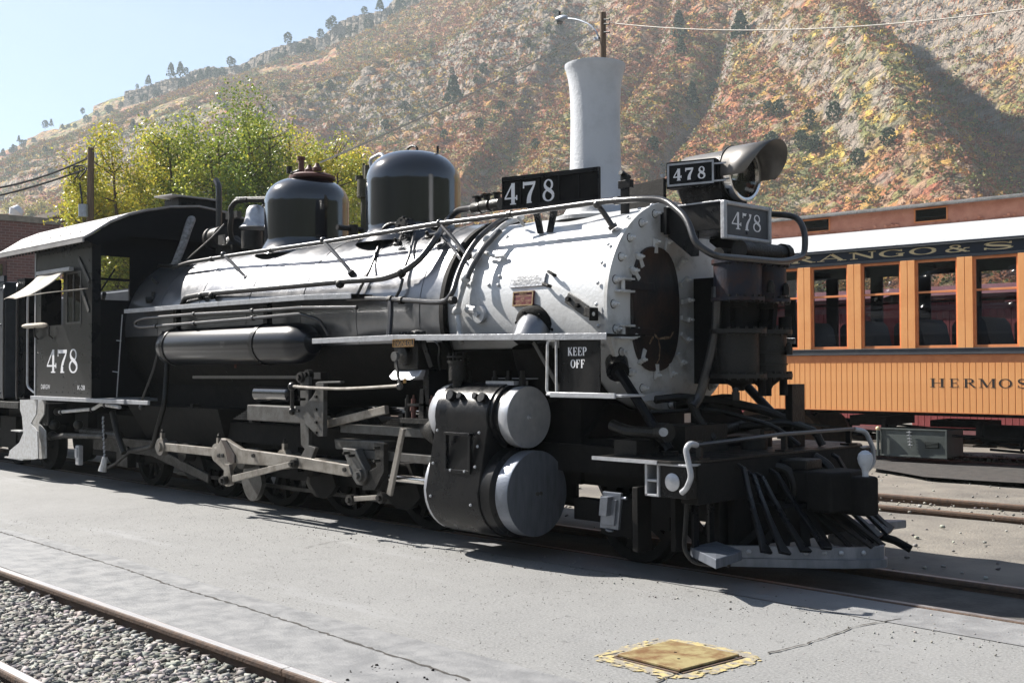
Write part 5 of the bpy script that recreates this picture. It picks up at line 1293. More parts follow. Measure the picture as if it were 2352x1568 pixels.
for s in (-1, 1):
    e = MB(); e.obox((-14.1, s * 1.46, 2.925), (1.34, 0, 0), (0, .012, 0), (0, 0, .032)); bld_(e, 'roof_gutter', 'roofgrey', roof, smooth=0)
    nail = MB().box((-.012, -.01, -.025), (.012, .01, .025)).mesh('roof_bolt', M['grime'], smooth=0)
    for x in np.linspace(-15.38, -12.86, 25): place('roof_bolt', nail, roof, (x, s * 1.36, 2.915))
rr_me = MB().lathe((0, 0, 0), (0, 0, 1), [(0, .018), (.006, .014), (.008, .004)], 8).mesh('roof_rivet', M['grime'])
for x in np.linspace(-15.3, -12.9, 9):
    for y in (-1.30, -1.02, -.6):
        z = float(np.interp(y, [p[0] for p in prof], [p[1] for p in prof])); place('roof_rivet', rr_me, roof, (x + (.1 if y == -1.02 else 0), y, z), (.4 * -y / 1.3, 0, 0))
hp = [P(373, 448, X=-13.6), P(492, 465, X=-13.6)]
ha, hb3 = P(374, 450, X=-13.15), P(490, 464, X=-13.15)
b = MB(); b.obox((ha + hb3) / 2, (.24, 0, -.01), (hb3 - ha) / 2, (0, 0, .010)); bld_(b, 'roof_hatch', 'roofgrey', roof, smooth=0, bevel=.004)
b = MB(); b.box((-13.34, ha.y + .12, 3.36), (-12.97, hb3.y - .06, min(ha.z, hb3.z) - .02)); bld_(b, 'hatch_coaming', 'black', roof, smooth=0)
# cab front with its window
b = MB(); X_ = -12.90
def wall(y0, z0, y1, z1): b.box((X_ - .012, y0, z0), (X_, y1, z1))
wall(-1.285, 1.08, -1.19, 2.95); wall(-1.19, 1.08, -.83, 2.24); wall(-1.19, 2.76, -.83, 3.1); wall(-.83, 1.08, .83, 3.27); wall(.83, 1.08, 1.19, 2.24); wall(.83, 2.76, 1.19, 3.1); wall(1.19, 1.08, 1.285, 2.95)
cf = bld_(b, 'cab_front', 'matt', smooth=0)
b = MB(); b.box((-12.905, -1.19, 2.47), (-12.885, -.83, 2.50)); b.box((-12.93, -1.285, 1.5), (-12.88, -1.20, 2.9)); bld_(b, 'front_window_bar', 'black', cf, smooth=0)
# inside of the cab: backhead and pipes
b = MB(); b.lathe((-13.5, 0, 1.85), (1, 0, 0), [(0, .6), (.03, .70), (.6, .72)], 32); b.box((-13.6, -.4, 1.1), (-12.95, .4, 1.8)); b.tube([(-13.5, -.5, 2.2), (-13.9, -.62, 2.05), (-14.0, -.62, 1.6)], .03, 8); b.cyl((-13.55, -.2, 2.1), (-13.62, -.2, 2.1), .10, 14); b.box((-14.3, -1.15, 1.1), (-13.9, -.75, 1.55)); b.tube([(-13.0, -1.1, 2.32), (-13.3, -1.0, 2.2), (-13.6, -.9, 2.3)], .025, 8); b.tube([(-13.0, -1.15, 2.42), (-13.1, -1.1, 2.36), (-13.05, -.95, 2.62)], .012, 6); bld_(b, 'backhead', 'grime')
# canvas awning: roll bar, curtain, cord
a0_, a1_ = P(88, 630, Y=-1.36), P(190, 610, Y=-1.36)
b = MB(); b.obox((a0_ + V((-13.33, -1.36, a0_.z + .01))) / 2, (((-13.33) - a0_.x) / 2, 0, 0), (0, .03, 0), (0, 0, .022)); bld_(b, 'awning_rail', 'edge', smooth=0, bevel=.004)
vs = []; fs = []; nx, nz = 12, 8
x0, x1 = a0_.x + .02, -13.52
for i in range(nx + 1):
    for j in range(nz + 1):
        u = i / nx; v = j / nz
        x = x0 + (x1 - x0) * u - .05 * v
        vs.append((x, -1.37 - .40 * v ** 1.25 - .012 * math.sin(u * 14) * v, a0_.z - .01 - .38 * v + .06 * v * v + .01 * math.sin(u * 9)))
for i in range(nx):
    for j in range(nz): a = i * (nz + 1) + j; fs.append((a, a + 1, a + nz + 2, a + nz + 1))
b = MB(); b.add(vs, fs); aw = bld_(b, 'canvas_awning', 'canvas', smooth=180)
so = aw.modifiers.new('thick', 'SOLIDIFY'); so.thickness = .006
b = MB(); e = V(vs[nx * (nz + 1) + nz]); b.tube([e, e + V((.3, .12, .03)), V((-12.98, -1.31, e.z + .08))], .006, 5, bend=.1); bld_(b, 'awning_cord', 'canvas', aw)
b = MB(); b.bar((-13.25, -1.31, 2.75), (-12.95, -1.31, 2.45), .05, .008, (0, 1, 0)); b.bar((-13.2, -1.311, 2.42), (-12.95, -1.311, 2.1), .05, .008, (0, 1, 0)); bld_(b, 'awning_stay', 'rodgrey', aw)
# --- big number boards beside the stack
def nboard(s):
    f_ = V((-5.755, s * .40, 0)); r_ = V((-6.635, s * .595, 0)); u_ = (f_ - r_).normalized(); L_ = (f_ - r_).length
    n_ = V((-u_.y, u_.x, 0)) * (1 if s > 0 else -1)
    if n_.y * s < 0: n_ = -n_
    c = (f_ + r_) / 2; z0, z1 = 2.718, 2.982
    b = MB(); b.obox((c.x, c.y, (z0 + z1) / 2), u_ * L_ / 2, n_ * .012, V((0, 0, (z1 - z0) / 2))); nb = bld_(b, 'train_number_board', 'dull', smooth=0)
    b = MB()
    for z in (z1 - .018, z0 + .012): b.obox(V((c.x, c.y, z)) + n_ * .016, u_ * L_ / 2, n_ * .008, V((0, 0, .016)))
    for k in range(6):
        q = r_ + u_ * (L_ * (k + .0) / 5); q = q + u_ * (.006 if k == 0 else (-.006 if k == 5 else 0)); b.obox(V((q.x, q.y, (z0 + z1) / 2 - .004)) + n_ * .014, u_ * .005, n_ * .006, V((0, 0, (z1 - z0) / 2 - .03)))
    bld_(b, 'slot_frame', 'black', nb, smooth=0)
    uu = u_ if s < 0 else -u_
    st_ = r_ if s < 0 else f_
    for k, ch in enumerate('478'):
        q = st_ + uu * (L_ * (k + .10) / 5)
        lettering('number_lettering', ch, V((q.x, q.y, z0 + .033)) + n_ * .013, uu, (0, 0, 1), n_, .175, .78, M['white'], nb, bold=1.0)
    b = MB(); q = r_.lerp(f_, .42)
    for du in (-.12, .10): b.prism([V((q.x + du, q.y, 2.72)), V((q.x + du + .07, q.y, 2.72)), V((q.x + du * .45 + .065, q.y * 1.02, 2.50)), V((q.x + du * .45 + .005, q.y * 1.02, 2.50))], n_ * -.02)
    b.box((q.x - .12, q.y - .05, 2.70), (q.x + .17, q.y + .05, 2.717)); bld_(b, 'board_bracket', 'black', nb, smooth=0)
    return nb
nboard(-1); nb2 = nboard(1)
b = MB(); p_ = P(1438, 500, Y=-.32); b.box((-5.60, -.34, 2.58), (-5.52, -.325, 2.90)); b.box((-5.62, -.345, 2.80), (-5.50, -.30, 2.86)); b.cyl((-5.58, -.36, 2.92), (-5.58, -.26, 2.89), .022, 8); bld_(b, 'lamp_bracket', 'black', smooth=0, bevel=.002)
# --- headlight platform, number plate, headlight
b = MB(); b.box((-5.20, -.27, 2.42), (-4.72, .27, 2.615)); b.box((-5.326, -.2, 2.45), (-5.24, .2, 2.6)); plat = bld_(b, 'headlight_platform', 'black', smooth=0, bevel=.004)
b = MB(); b.box((-5.21, -.278, 2.6155), (-4.715, .278, 2.627)); bld_(b, 'platform_top', 'edge', plat, smooth=0, bevel=.002)
for s in (-1, 1):
    b = MB(); b.prism([V((-5.2, s * .25, 2.42)), V((-5.2, s * .25, 2.40)), V((-4.99, s * .25, 2.24)), V((-4.93, s * .25, 2.24)), V((-4.93, s * .25, 2.42))], (0, s * .015, 0)); bld_(b, 'platform_gusset', 'black', plat, smooth=0)
    b = MB(); b.box((-5.205, s * .27, 2.415), (-5.18, s * .31, 2.62)); bld_(b, 'platform_end_angle', 'black', plat, smooth=0)
b = MB(); b.box((-4.705, -.265, 2.365), (-4.69, .285, 2.60)); npl = bld_(b, 'front_number_plate', 'tender', smooth=0)
b = MB(); e = .032
b.box((-4.715, -.29, 2.345), (-4.672, -.29 + e, 2.622)); b.box((-4.715, .31 - e, 2.345), (-4.672, .31, 2.622)); b.box((-4.714, -.29 + e, 2.59), (-4.673, .31 - e, 2.621)); b.box((-4.714, -.29 + e, 2.346), (-4.673, .31 - e, 2.377)); bld_(b, 'plate_frame', 'edge', npl, smooth=0, bevel=.01)
lettering('number_lettering', '478', (-4.69, -.19, 2.425), (0, 1, 0), (0, 0, 1), (1, 0, 0), .125, 1.05, M['white'], npl)
for z in (2.41, 2.535):
    b = MB(); b.cyl((-4.69, .01, z), (-4.680, .01, z), .014, 10); bld_(b, 'bolt', 'tender', npl)
HZ = 2.845
b = MB(); b.lathe((-5.24, 0, HZ), (1, 0, 0), [(0, .01), (.005, .14), (.03, .172), (.06, .185), (.46, .188), (.50, .192), (.51, .192)], 44, cap=False); hl = bld_(b, 'headlight', 'visor')
b = MB(); b.lathe((-4.745, 0, HZ), (1, 0, 0), [(0, .186), (-.01, .202), (.012, .205), (.05, .205), (.056, .196), (.05, .178), (.0, .178)], 44, cap=False); bld_(b, 'lens_ring', 'chrome', hl)
b = MB(); b.lathe((-4.90, 0, HZ), (1, 0, 0), [(0, .01), (.005, .06), (.03, .115), (.09, .155), (.17, .176)], 36, cap=False); rf = bld_(b, 'reflector', 'chrome', hl); rf.data.flip_normals()
b = MB(); b.lathe((-4.705, 0, HZ), (1, 0, 0), [(0, .178), (.008, .12), (.012, .01)], 36, cap=False); bld_(b, 'lens', 'clearglass', hl)
b = MB(); b.sphere((-4.84, 0, HZ), .03, 10, 8); bld_(b, 'lamp_bulb', 'clearglass', hl)
# visor: a sheet bent over the top, cut back at the sides
b = MB(); n = 30; vs = []; fs = []
for i in range(n + 1):
    a = R(-100 + 200 * i / n); front_x = -4.76 + .36 * max(0, math.cos(a * .72)) ** .55
    for X_ in (-4.77, -4.77 + (front_x + 4.77) * .5, front_x): vs.append((X_, .208 * math.sin(a), HZ + .208 * math.cos(a)))
for i in range(n):
    for k in range(2): q = 3 * i + k; fs.append((q, q + 1, q + 4, q + 3))
b.add(vs, fs); vz = bld_(b, 'visor', 'visor', hl, smooth=180); sm = vz.modifiers.new('thick', 'SOLIDIFY'); sm.thickness = .004
b = MB(); b.lathe((-4.80, 0, HZ), (1, 0, 0), [(0, .190), (0, .213), (.022, .213), (.022, .190)], 44, cap=False); bld_(b, 'visor_band', 'grime', hl)
b = MB(); b.prism([V((-5.15, -.15, 2.63)), V((-4.80, -.15, 2.63)), V((-4.76, -.17, 2.80)), V((-5.20, -.17, 2.80))], (0, .32, 0)); b.box((-5.1, -.2, 2.628), (-4.8, .2, 2.64)); bld_(b, 'headlight_saddle', 'black', hl, smooth=0, bevel=.01)
for s in (-1, 1):
    r_, f_ = V((-5.16, s * .335, 0)), V((-4.79, s * .235, 0)); u_ = (f_ - r_).normalized(); n_ = V((0, s, 0)); n_ = (n_ - u_ * n_.dot(u_)).normalized(); L_ = (f_ - r_).length; c = (f_ + r_) / 2
    b = MB(); b.obox(V((c.x, c.y, 2.845)) - n_ * .05, u_ * L_ / 2, n_ * .05, V((0, 0, .098))); nb = bld_(b, 'headlight_number_box', 'black', hl, smooth=0, bevel=.004)
    b = MB()
    for z in (2.922, 2.768): b.obox(V((c.x, c.y, z)) + n_ * .004, u_ * (L_ / 2 - .012), n_ * .004, V((0, 0, .007)))
    for e in (-1, 1): b.obox(V((c.x, c.y, 2.845)) + u_ * e * (L_ / 2 - .018) + n_ * .0042, u_ * .007, n_ * .004, V((0, 0, .070)))
    bld_(b, 'number_frame', 'edge', nb, smooth=0)
    uu = u_ if s < 0 else -u_; st_ = (r_ if s < 0 else f_)
    for k, ch in enumerate('478'):
        q = st_ + uu * (.055 + k * .095); lettering('number_lettering', ch, V((q.x, q.y, 2.80)) + n_ * .002, uu, (0, 0, 1), n_, .088, .80, M['white'], nb, bold=1.25)
    b = MB()
    for z in (2.90, 2.775): b.obox(V((f_.x, f_.y, z)) + u_ * .03 + n_ * .0, u_ * .05, n_ * .006, V((0, 0, .006)))
    q = V((r_.x, r_.y, 2.845)) - u_ * .02; b.cyl(q, q + n_ * .03, .014, 8); bld_(b, 'box_hinge', 'edge', nb, smooth=0)
# --- cross-compound air pump
PXc = -4.68
def pc(y, z0, z1, r_, name, m='pumpiron', par=None, ribs=()):
    b = MB(); pr = [(0, r_), (z1 - z0, r_)]
    if ribs:
        pr = [(0, r_)]
        for z in ribs: pr += [(z - z0 - .006, r_), (z - z0 - .005, r_ + .010), (z - z0 + .005, r_ + .010), (z - z0 + .006, r_)]
        pr.append((z1 - z0, r_))
    b.lathe((PXc, y, z0), (0, 0, 1), pr, 30); return bld_(b, name, m, par or EN)
b = MB(); b.box((-5.325, .21, 1.30), (-4.86, .50, 2.12)); b.box((-4.87, -.02, 1.5), (-4.78, .33, 2.1)); pump = bld_(b, 'air_pump', 'dull', smooth=0)
pc(-.13, 1.93, 2.17, .172, 'steam_cylinder', par=pump); pc(.22, 1.93, 2.17, .155, 'steam_cylinder', par=pump)
pc(-.13, 1.38, 1.67, .15, 'air_cylinder', 'grime', pump); pc(.21, 1.38, 1.67, .158, 'air_cylinder', 'grime', pump, ribs=(1.45, 1.54))
for z, th, e in ((1.905, .024, .02), (2.172, .03, .015), (1.672, .03, .03), (1.352, .03, .03)):
    b = MB(); b.lathe((PXc, -.13, z), (0, 0, 1), [(0, .172 + e), (th, .172 + e)], 30); b.lathe((PXc, .22, z + .001), (0, 0, 1), [(0, .165 + e), (th, .165 + e)], 30); fl = bld_(b, 'pump_flange', 'grime' if z < 1.9 else 'pumpiron', pump)
    for yc, rr in ((-.13, .172 + e - .012), (.22, .165 + e - .012)):
        for i in range(9):
            a = -1.3 + i * .33; q = V((PXc + rr * math.cos(a), yc + rr * math.sin(a), z - .014))
            b = MB(); b.cyl(q, q + V((0, 0, th + .03)), .010, 6); bld_(b, 'bolt', 'grime', fl)
b = MB()
for yc in (-.13, .21):
    b.cyl((PXc, yc, 1.70), (PXc, yc, 1.91), .03, 12); b.cyl((PXc, yc, 1.70), (PXc, yc, 1.76), .06, 12); b.cyl((PXc, yc, 1.86), (PXc, yc, 1.905), .07, 12)
b.box((PXc - .12, -.2, 1.70), (PXc - .02, .3, 1.905)); b.cyl((PXc + .1, .33, 1.69), (PXc + .1, .33, 1.80), .05, 12); b.bar((PXc + .02, .30, 1.90), (PXc + .06, .20, 1.70), .05, .05); bld_(b, 'pump_centre_piece', 'dull', pump)
b = MB(); b.cyl((PXc + .05, -.18, 2.27), (PXc + .05, .36, 2.27), .068, 16); b.cyl((PXc + .05, .36, 2.27), (PXc + .05, .42, 2.27), .082, 12); b.box((PXc - .08, -.05, 2.2), (PXc + .1, .25, 2.26)); b.cyl((PXc - .08, -.25, 2.24), (PXc - .08, .0, 2.24), .05, 12); bld_(b, 'pump_valve_head', 'grime', pump)
b = MB(); b.lathe((PXc, -.13, 1.352), (0, 0, -1), [(0, .11), (.03, .10), (.06, .05), (.09, .04)], 16); b.lathe((PXc, .21, 1.352), (0, 0, -1), [(0, .12), (.03, .10), (.06, .06), (.10, .04)], 16)
for y in (.05, .12, .33): b.cyl((PXc + .08, y, 1.22), (PXc + .08, y, 1.36), .03, 8)
bld_(b, 'pump_bottom_caps', 'dull', pump)
b = MB()
for x, y in ((1770, 672), (1805, 678), (1812, 815), (1690, 920)):
    c = P(x, y, X=-4.5); b.cyl(c, c + V((0, 0, .06)), .028, 8); b.sphere(c + V((0, 0, .07)), .022, 8, 6)
bld_(b, 'oil_cups', 'brass' if 0 else 'grime', pump)
b = MB(); b.tube([P(1648, 665, X=-4.78), P(1645, 760, X=-4.80), P(1625, 850, X=-4.86), P(1605, 915, X=-4.92), P(1590, 935, X=-4.92)], .036, 10, bend=.1); b.cyl(P(1648, 660, X=-4.78) , P(1647, 690, X=-4.78), .046, 10); bld_(b, 'pump_exhaust_pipe', 'pipe', pump)
b = MB(); b.tube([P(1505, 918, X=-5.2), P(1560, 912, X=-5.1), P(1680, 922, X=-4.85)], .03, 8); b.tube([P(1585, 915, X=-4.95), P(1600, 955, X=-4.9), P(1622, 990, X=-4.85), P(1640, 1010, X=-4.8)], .035, 10); bld_(b, 'front_bracket_bar', 'grime', pump)
b = MB(); b.prism([P(1612, 940, X=-4.95), P(1650, 910, X=-4.95), P(1684, 905, X=-4.95), P(1716, 968, X=-4.95), P(1722, 992, X=-4.95), P(1612, 1000, X=-4.95)], (-.1, 0, 0)); bld_(b, 'pump_shelf', 'dull', pump, smooth=0)
b = MB(); b.obox(V((-4.62, .52, 1.0)), (.03, 0, 0), (0, .085, 0), (0, 0, .30)); bld_(b, 'pump_support_plate', 'grime', pump, smooth=0)
# --- brace from the smokebox to the deck
for s in (-1, 1):
    b = MB(); q0_ = V((-5.33, s * .70, 1.42)); q1_ = V((-4.78, s * .80, .86)); b.tube([q0_, q1_], .036, 10); b.cyl(q0_ + V((-.06, s * -.06, .05)), q0_ + V((.02, s * .02, -.02)), .085, 14); b.cyl(q1_ + V((0, 0, -.03)), q1_ + V((0, 0, .0)), .06, 10); bld_(b, 'front_brace', 'black')
# --- cylinders
def hull(s, yc=1.0):
    pts = []
    for i in range(0, 13):   # valve chest arc from inside over the top to the outside
        a = R(200 - 230 * i / 12) if False else R(150 - 165 * i / 12)
        pts.append((yc + .262 * math.cos(a), 1.06 + .255 * math.sin(a)))
    for i in range(0, 13):
        a = R(-2 - 150 * i / 12)
        pts.append((yc + .355 * math.cos(a), .505 + .352 * math.sin(a)))
    pts.append((.62, .45)); pts.append((.62, 1.2))
    return [V((0, s * y, z)) for y, z in pts]
for s in (-1, 1):
    b = MB(); b.prism([p + V((-6.72, 0, 0)) for p in hull(s)], (.60, 0, 0)); cylb = bld_(b, 'cylinder_casting', 'black', bevel=.008)
    Yc = s * 1.0
    b = MB(); b.lathe((-6.12, Yc, 1.063), (1, 0, 0), [(0, .245), (.03, .243), (.035, .222), (.10, .222)], 48); bld_(b, 'valve_chest_ring', 'black', cylb)
    b = MB(); b.lathe((-6.05, Yc, 1.063), (1, 0, 0), [(0, .218), (.02, .229), (.105, .231), (.112, .228), (.115, .05), (.115, .001)], 56, cap=False); vc = bld_(b, 'valve_cover', 'alum', cylb)
    b = MB(); b.cyl((-5.936, Yc, 1.063), (-5.925, Yc, 1.063), .022, 16); b.cyl((-5.93, Yc, 1.063), (-5.91, Yc, 1.063), .010, 8); bld_(b, 'centre_nut', 'alum', vc)
    b = MB(); b.lathe((-6.12, Yc, .502), (1, 0, 0), [(0, .34), (.10, .335), (.13, .30)], 48); bld_(b, 'cylinder_head', 'black', cylb)
    b = MB(); b.lathe((-5.99, Yc, .502), (1, 0, 0), [(0, .300), (.012, .314), (.128, .316), (.136, .312), (.139, .06), (.139, .001)], 64, cap=False); cc = bld_(b, 'cylinder_cover', 'alumshade', cylb)
    b = MB(); b.cyl((-5.852, Yc - .01, .502), (-5.84, Yc - .01, .502), .016, 8); b.cyl((-5.852, Yc + .03, .502), (-5.842, Yc + .03, .502), .014, 8); bld_(b, 'centre_nut', 'rodgrey', cc)
    b = MB(); b.lathe((-6.72, Yc, 1.063), (-1, 0, 0), [(0, .25), (.02, .252), (.10, .235), (.16, .19), (.19, .12), (.20, .05)], 40); bld_(b, 'rear_valve_cover', 'alum', cylb)
    b = MB(); b.lathe((-6.72, Yc, .502), (-1, 0, 0), [(0, .345), (.03, .345), (.07, .31), (.09, .18)], 40); bld_(b, 'rear_cylinder_cover', 'alum', cylb)
    # inspection frame on the side
    y_ = s * 1.268
    b = MB()
    zz = (.64, .93); xx = (-6.50, -6.25)
    b.obox((-6.375, s * 1.312, .935), (.145, 0, 0), (0, .03, 0), (0, 0, .010)); b.obox((-6.375, s * 1.325, .655), (.145, 0, 0), (0, .012, 0), (0, 0, .012)); b.obox((-6.51, s * 1.320, .795), (.012, 0, 0), (0, .016, 0), (0, 0, .145)); b.obox((-6.24, s * 1.320, .795), (.012, 0, 0), (0, .016, 0), (0, 0, .145)); bld_(b, 'inspection_frame', 'black', cylb, smooth=0, bevel=.003)
    sc_me = MB().lathe((0, 0, 0), (0, 0, 1), [(0, .012), (.008, .010), (.010, .004)], 8).mesh('screw', M['edge'])
    for x, z in ((-6.66, .95), (-6.66, .7), (-6.66, .45), (-6.18, .95), (-6.18, .85), (-6.18, .7), (-6.2, .42), (-6.45, .66), (-6.29, .66)):
        yy = 1.262 + (1.06 - z) / .56 * .095 if z > .5 else 1.35
        place('screw', sc_me, cylb, (x, s * (yy + .002), z), aim((0, s, 0)))
    # relief valve, plugs and studs on top
    vx = P(1052, 860, Y=-1.08).x
    b = MB(); b.cyl((vx, s * 1.08, 1.18), (vx, s * 1.08, 1.33), .045, 12); b.cyl((vx, s * 1.08, 1.33), (vx, s * 1.08, 1.47), .075, 14); b.cyl((vx, s * 1.08, 1.47), (vx, s * 1.08, 1.49), .088, 14); b.cyl((vx, s * 1.08, 1.51), (vx, s * 1.08, 1.525), .088, 14)
    for i in range(5): a = i * 1.257; q = V((vx + .07 * math.cos(a), s * 1.08 + .07 * math.sin(a), 1.46)); b.cyl(q, q + V((0, 0, .09)), .010, 6)
    bld_(b, 'relief_valve', 'grime', cylb)
    b = MB(); b.box((-6.36, s * .9, 1.30), (-6.05, s * 1.05, 1.33)); b.box((-6.45, s * .84, 1.345), (-6.0, s * .90, 1.352)); bld_(b, 'valve_platform', 'edge', cylb, smooth=0)
    for x in (-6.62, -6.33, -6.18, -6.03):
        b = MB(); b.cyl((x, s * .98, 1.28), (x, s * .98, 1.36), .026, 8); b.cyl((x, s * .98, 1.36), (x, s * .98, 1.41), .016, 8); bld_(b, 'stud', 'grime', cylb)
    for x, z, r_ in ((-6.56, 1.19, .042), (-6.45, 1.19, .025), (-6.28, 1.19, .025), (-6.20, 1.18, .038)):
        b = MB(); b.cyl((x, s * 1.16, z), (x, s * 1.25, z + .035), r_, 12); bld_(b, 'plug', 'black', cylb)
# saddle between the cylinders
b = MB(); b.box((-6.75, -.64, .55), (-5.75, .64, 1.25)); b.prism([V((-5.7, -.62, .9)), V((-5.7, .62, .9)), V((-5.7, .35, 1.15)), V((-5.7, -.35, 1.15))], (-.9, 0, 0)); bld_(b, 'saddle', 'dull', smooth=0)
# --- frames
for s in (-1, 1):
    b = MB(); b.box((-14.3, s * .70, .66), (-5.0, s * .78, .86)); b.box((-12.6, s * .70, .34), (-7.2, s * .78, .42))
    for x in (-7.35, -8.25, -9.45, -10.65, -11.9): b.box((x - .09, s * .702, .42), (x + .09, s * .778, .66))
    bld_(b, 'main_frame', 'dull', smooth=0)
b = MB(); b.box((-13.9, -.60, .55), (-5.0, .60, .90)); bld_(b, 'frame_stretcher', 'dull', smooth=0)
# ashpan and gear under the firebox
b = MB(); b.prism([V((-12.7, -.95, 1.0)), V((-10.6, -.95, 1.0)), V((-10.75, -.72, .48)), V((-12.5, -.72, .48))], (0, 1.9, 0)); bld_(b, 'ashpan', 'dull', smooth=0)
# --- wheels
def wheel(name, x, y, r, s, spokes=12, cw=False):
    b = MB(); b.lathe((x, y - s * .06, r), (0, s, 0), [(0, r - .075), (0, r + .02), (.03, r + .018), (.035, r), (.12, r - .008), (.12, r - .075)], 48, cap=False)
    b.lathe((x, y - s * .06, r), (0, s, 0), [(.02, r - .075), (.10, r - .075)], 48, cap=False)
    b.cyl((x, y - s * .07, r), (x, y + s * .09, r), .10, 20)
    for i in range(spokes):
        a = 2 * math.pi * i / spokes + .1; d = V((math.cos(a), 0, math.sin(a))); b.bar(V((x, y, r)) + d * .08, V((x, y, r)) + d * (r - .05), .05, .045, (0, 1, 0))
    return bld_(b, name, 'dull')
DX = [-7.62, -8.84, -10.06, -11.28]; WR = .515
for x in DX:
    for s in (-1, 1):
        w_ = wheel('driving_wheel', x, s * .48, WR, s)
        # outside crank with its counterweight, mostly in shadow behind the rods
        big = abs(x + 10.06) < .01
        b = MB(); rr = .43 if big else .30
        pts = [V((x - .10, s * .82, WR + .10))] + [V((x + rr * math.cos(a) * (.55 if big else 1), s * .82, WR + rr * math.sin(a))) for a in np.linspace(R(215), R(325), 12)] + [V((x + .10, s * .82, WR + .10))]
        b.prism(pts, (0, s * .05, 0)); b.cyl((x, s * .80, WR), (x, s * 1.0, WR), .10, 18); bld_(b, 'crank_counterweight', 'rodgrey' if big and s < 0 else 'dull', w_)
for x, y_, r_ in ((-5.30, .47, .35), (-12.95, .47, .36)):
    for s in (-1, 1): wheel('truck_wheel', x, s * y_, r_, s, 9)
b = MB()
for x in DX: b.cyl((x, -.95, WR), (x, .95, WR), .085, 14)
for x, r_ in ((-5.3, .35), (-12.95, .36)): b.cyl((x, -.7, r_), (x, .7, r_), .07, 12)
bld_(b, 'axles', 'dull')
# springs and brake gear between the drivers
for s in (-1, 1):
    b = MB()
    for x in DX:
        for k in range(6): b.box((x - .36 + .05 * k, s * (.80 + .001 * k), .90 + .018 * k), (x + .36 - .05 * k, s * .87, .916 + .018 * k))
        b.box((x - .03, s * .79, .88), (x + .03, s * .885, 1.04))
    bld_(b, 'leaf_springs', 'grime', smooth=0)
    b = MB()
    for x in (-8.23, -9.45, -10.67): b.bar((x - .02, s * .66, .75), (x + .06, s * .66, .22), .07, .05); b.bar((x + .1, s * .55, .55), (x + .08, s * .55, .32), .13, .10)
    b.bar((-11.9, s * .72, .24), (-7.6, s * .72, .24), .035, .03); bld_(b, 'brake_rigging', 'grime', smooth=0)
# --- rods and valve gear
def zp(l, y): return [P(*Z4(*p), Y=-y) for p in l]
def both(fn):
    for s in (-1, 1): fn(s)
def mir(pts, s): return [V((p.x, s * abs(p.y), p.z)) for p in pts]
def plate(name, m, l, y, th, par=EN, bevel=.004):
    out = None
    for s in (-1, 1):
        b = MB(); b.prism(mir(zp(l, y), s), (0, -s * th, 0)); o = bld_(b, name, m, par if s < 0 else par, smooth=0, bevel=bevel)
        out = out or o
    return out
def rbar(name, m, a, b_, y, w_, th=.03, par=EN, w2=None):
    pa_, pb_ = P(*Z4(*a), Y=-y), P(*Z4(*b_), Y=-y); out = None
    for s in (-1, 1):
        q0, q1 = mir([pa_, pb_], s); b = MB()
        if w2 is None: b.bar(q0, q1, w_, th, (0, 1, 0))
        else:
            d = (q1 - q0).normalized(); nn = V((-d.z, 0, d.x))
            b.prism([q0 + nn * w_ / 2, q1 + nn * w2 / 2, q1 - nn * w2 / 2, q0 - nn * w_ / 2], (0, -s * th, 0))
        o = bld_(b, name, m, par, smooth=0, bevel=.004); out = out or o
    return out
def boss(name, m, c, y, r_, th=.05, par=EN, n=16):
    p = P(*Z4(*c), Y=-y)
    for s in (-1, 1):
        q = V((p.x, s * y, p.z)); b = MB(); b.cyl(q, q + V((0, s * th, 0)), r_, n); b.cyl(q + V((0, s * th, 0)), q + V((0, s * (th + .025), 0)), r_ * .55, 6); bld_(b, name, m, par)
# side rod, in two lengths
sz = P(*Z4(60, 1028), Y=-1.08).z
for s in (-1, 1):
    for x0, x1 in ((-11.28 - .28, -10.06 - .28), (-10.06 - .28, -7.62 - .28)):
        b = MB(); b.bar((x0, s * 1.08, sz), (x1, s * 1.08, sz), .085, .045, (0, 1, 0)); bld_(b, 'side_rod', 'rod', smooth=0, bevel=.005)
    for x in DX:
        b = MB(); b.cyl((x - .28, s * 1.05, sz), (x - .28, s * 1.115, sz), .095, 22); b.box((x - .30, s * 1.06, sz + .09), (x - .26, s * 1.10, sz + .15)); b.cyl((x - .28, s * .92, sz), (x - .28, s * 1.14, sz), .055, 16); bld_(b, 'rod_bearing', 'rod')
plate('main_rod', 'rod', [(100, 1040), (165, 925), (200, 932), (250, 965), (320, 1008), (760, 1068), (1165, 1135), (1190, 1210), (1150, 1228), (760, 1160), (370, 1130), (262, 1122), (232, 1178), (185, 1178), (95, 1090)], 1.20, .05, bevel=.008)
plate('crank_web', 'doorblack', [(160, 935), (200, 940), (270, 1060), (270, 1120), (215, 1110), (195, 1010)], 1.215, .02)
plate('eccentric_crank', 'rod', [(190, 1130), (226, 1130), (245, 1240), (240, 1290), (205, 1305), (178, 1280), (182, 1230)], 1.26, .04)
rbar('eccentric_rod', 'rod', (250, 1243), (745, 1120), 1.29, .065, .03, w2=.05)
boss('eccentric_pin', 'grime', (207, 1253), 1.27, .045); boss('link_pin', 'grime', (757, 1125), 1.27, .04)
plate('expansion_link', 'rodgrey', [(785, 450), (850, 445), (850, 640), (852, 980), (905, 1000), (850, 1140), (790, 1160), (760, 1120), (820, 1010), (790, 975), (785, 800)], 1.18, .04)
plate('link_bracket', 'rodgrey', [(905, 490), (930, 482), (1100, 478), (1100, 492), (968, 496), (964, 912), (925, 912), (860, 850), (785, 775), (735, 740), (750, 672), (815, 672), (880, 600), (903, 560)], 1.235, .045)
boss('link_top_pin', 'grime', (815, 450), 1.16, .05); boss('link_top_pin', 'grime', (870, 430), 1.12, .05)
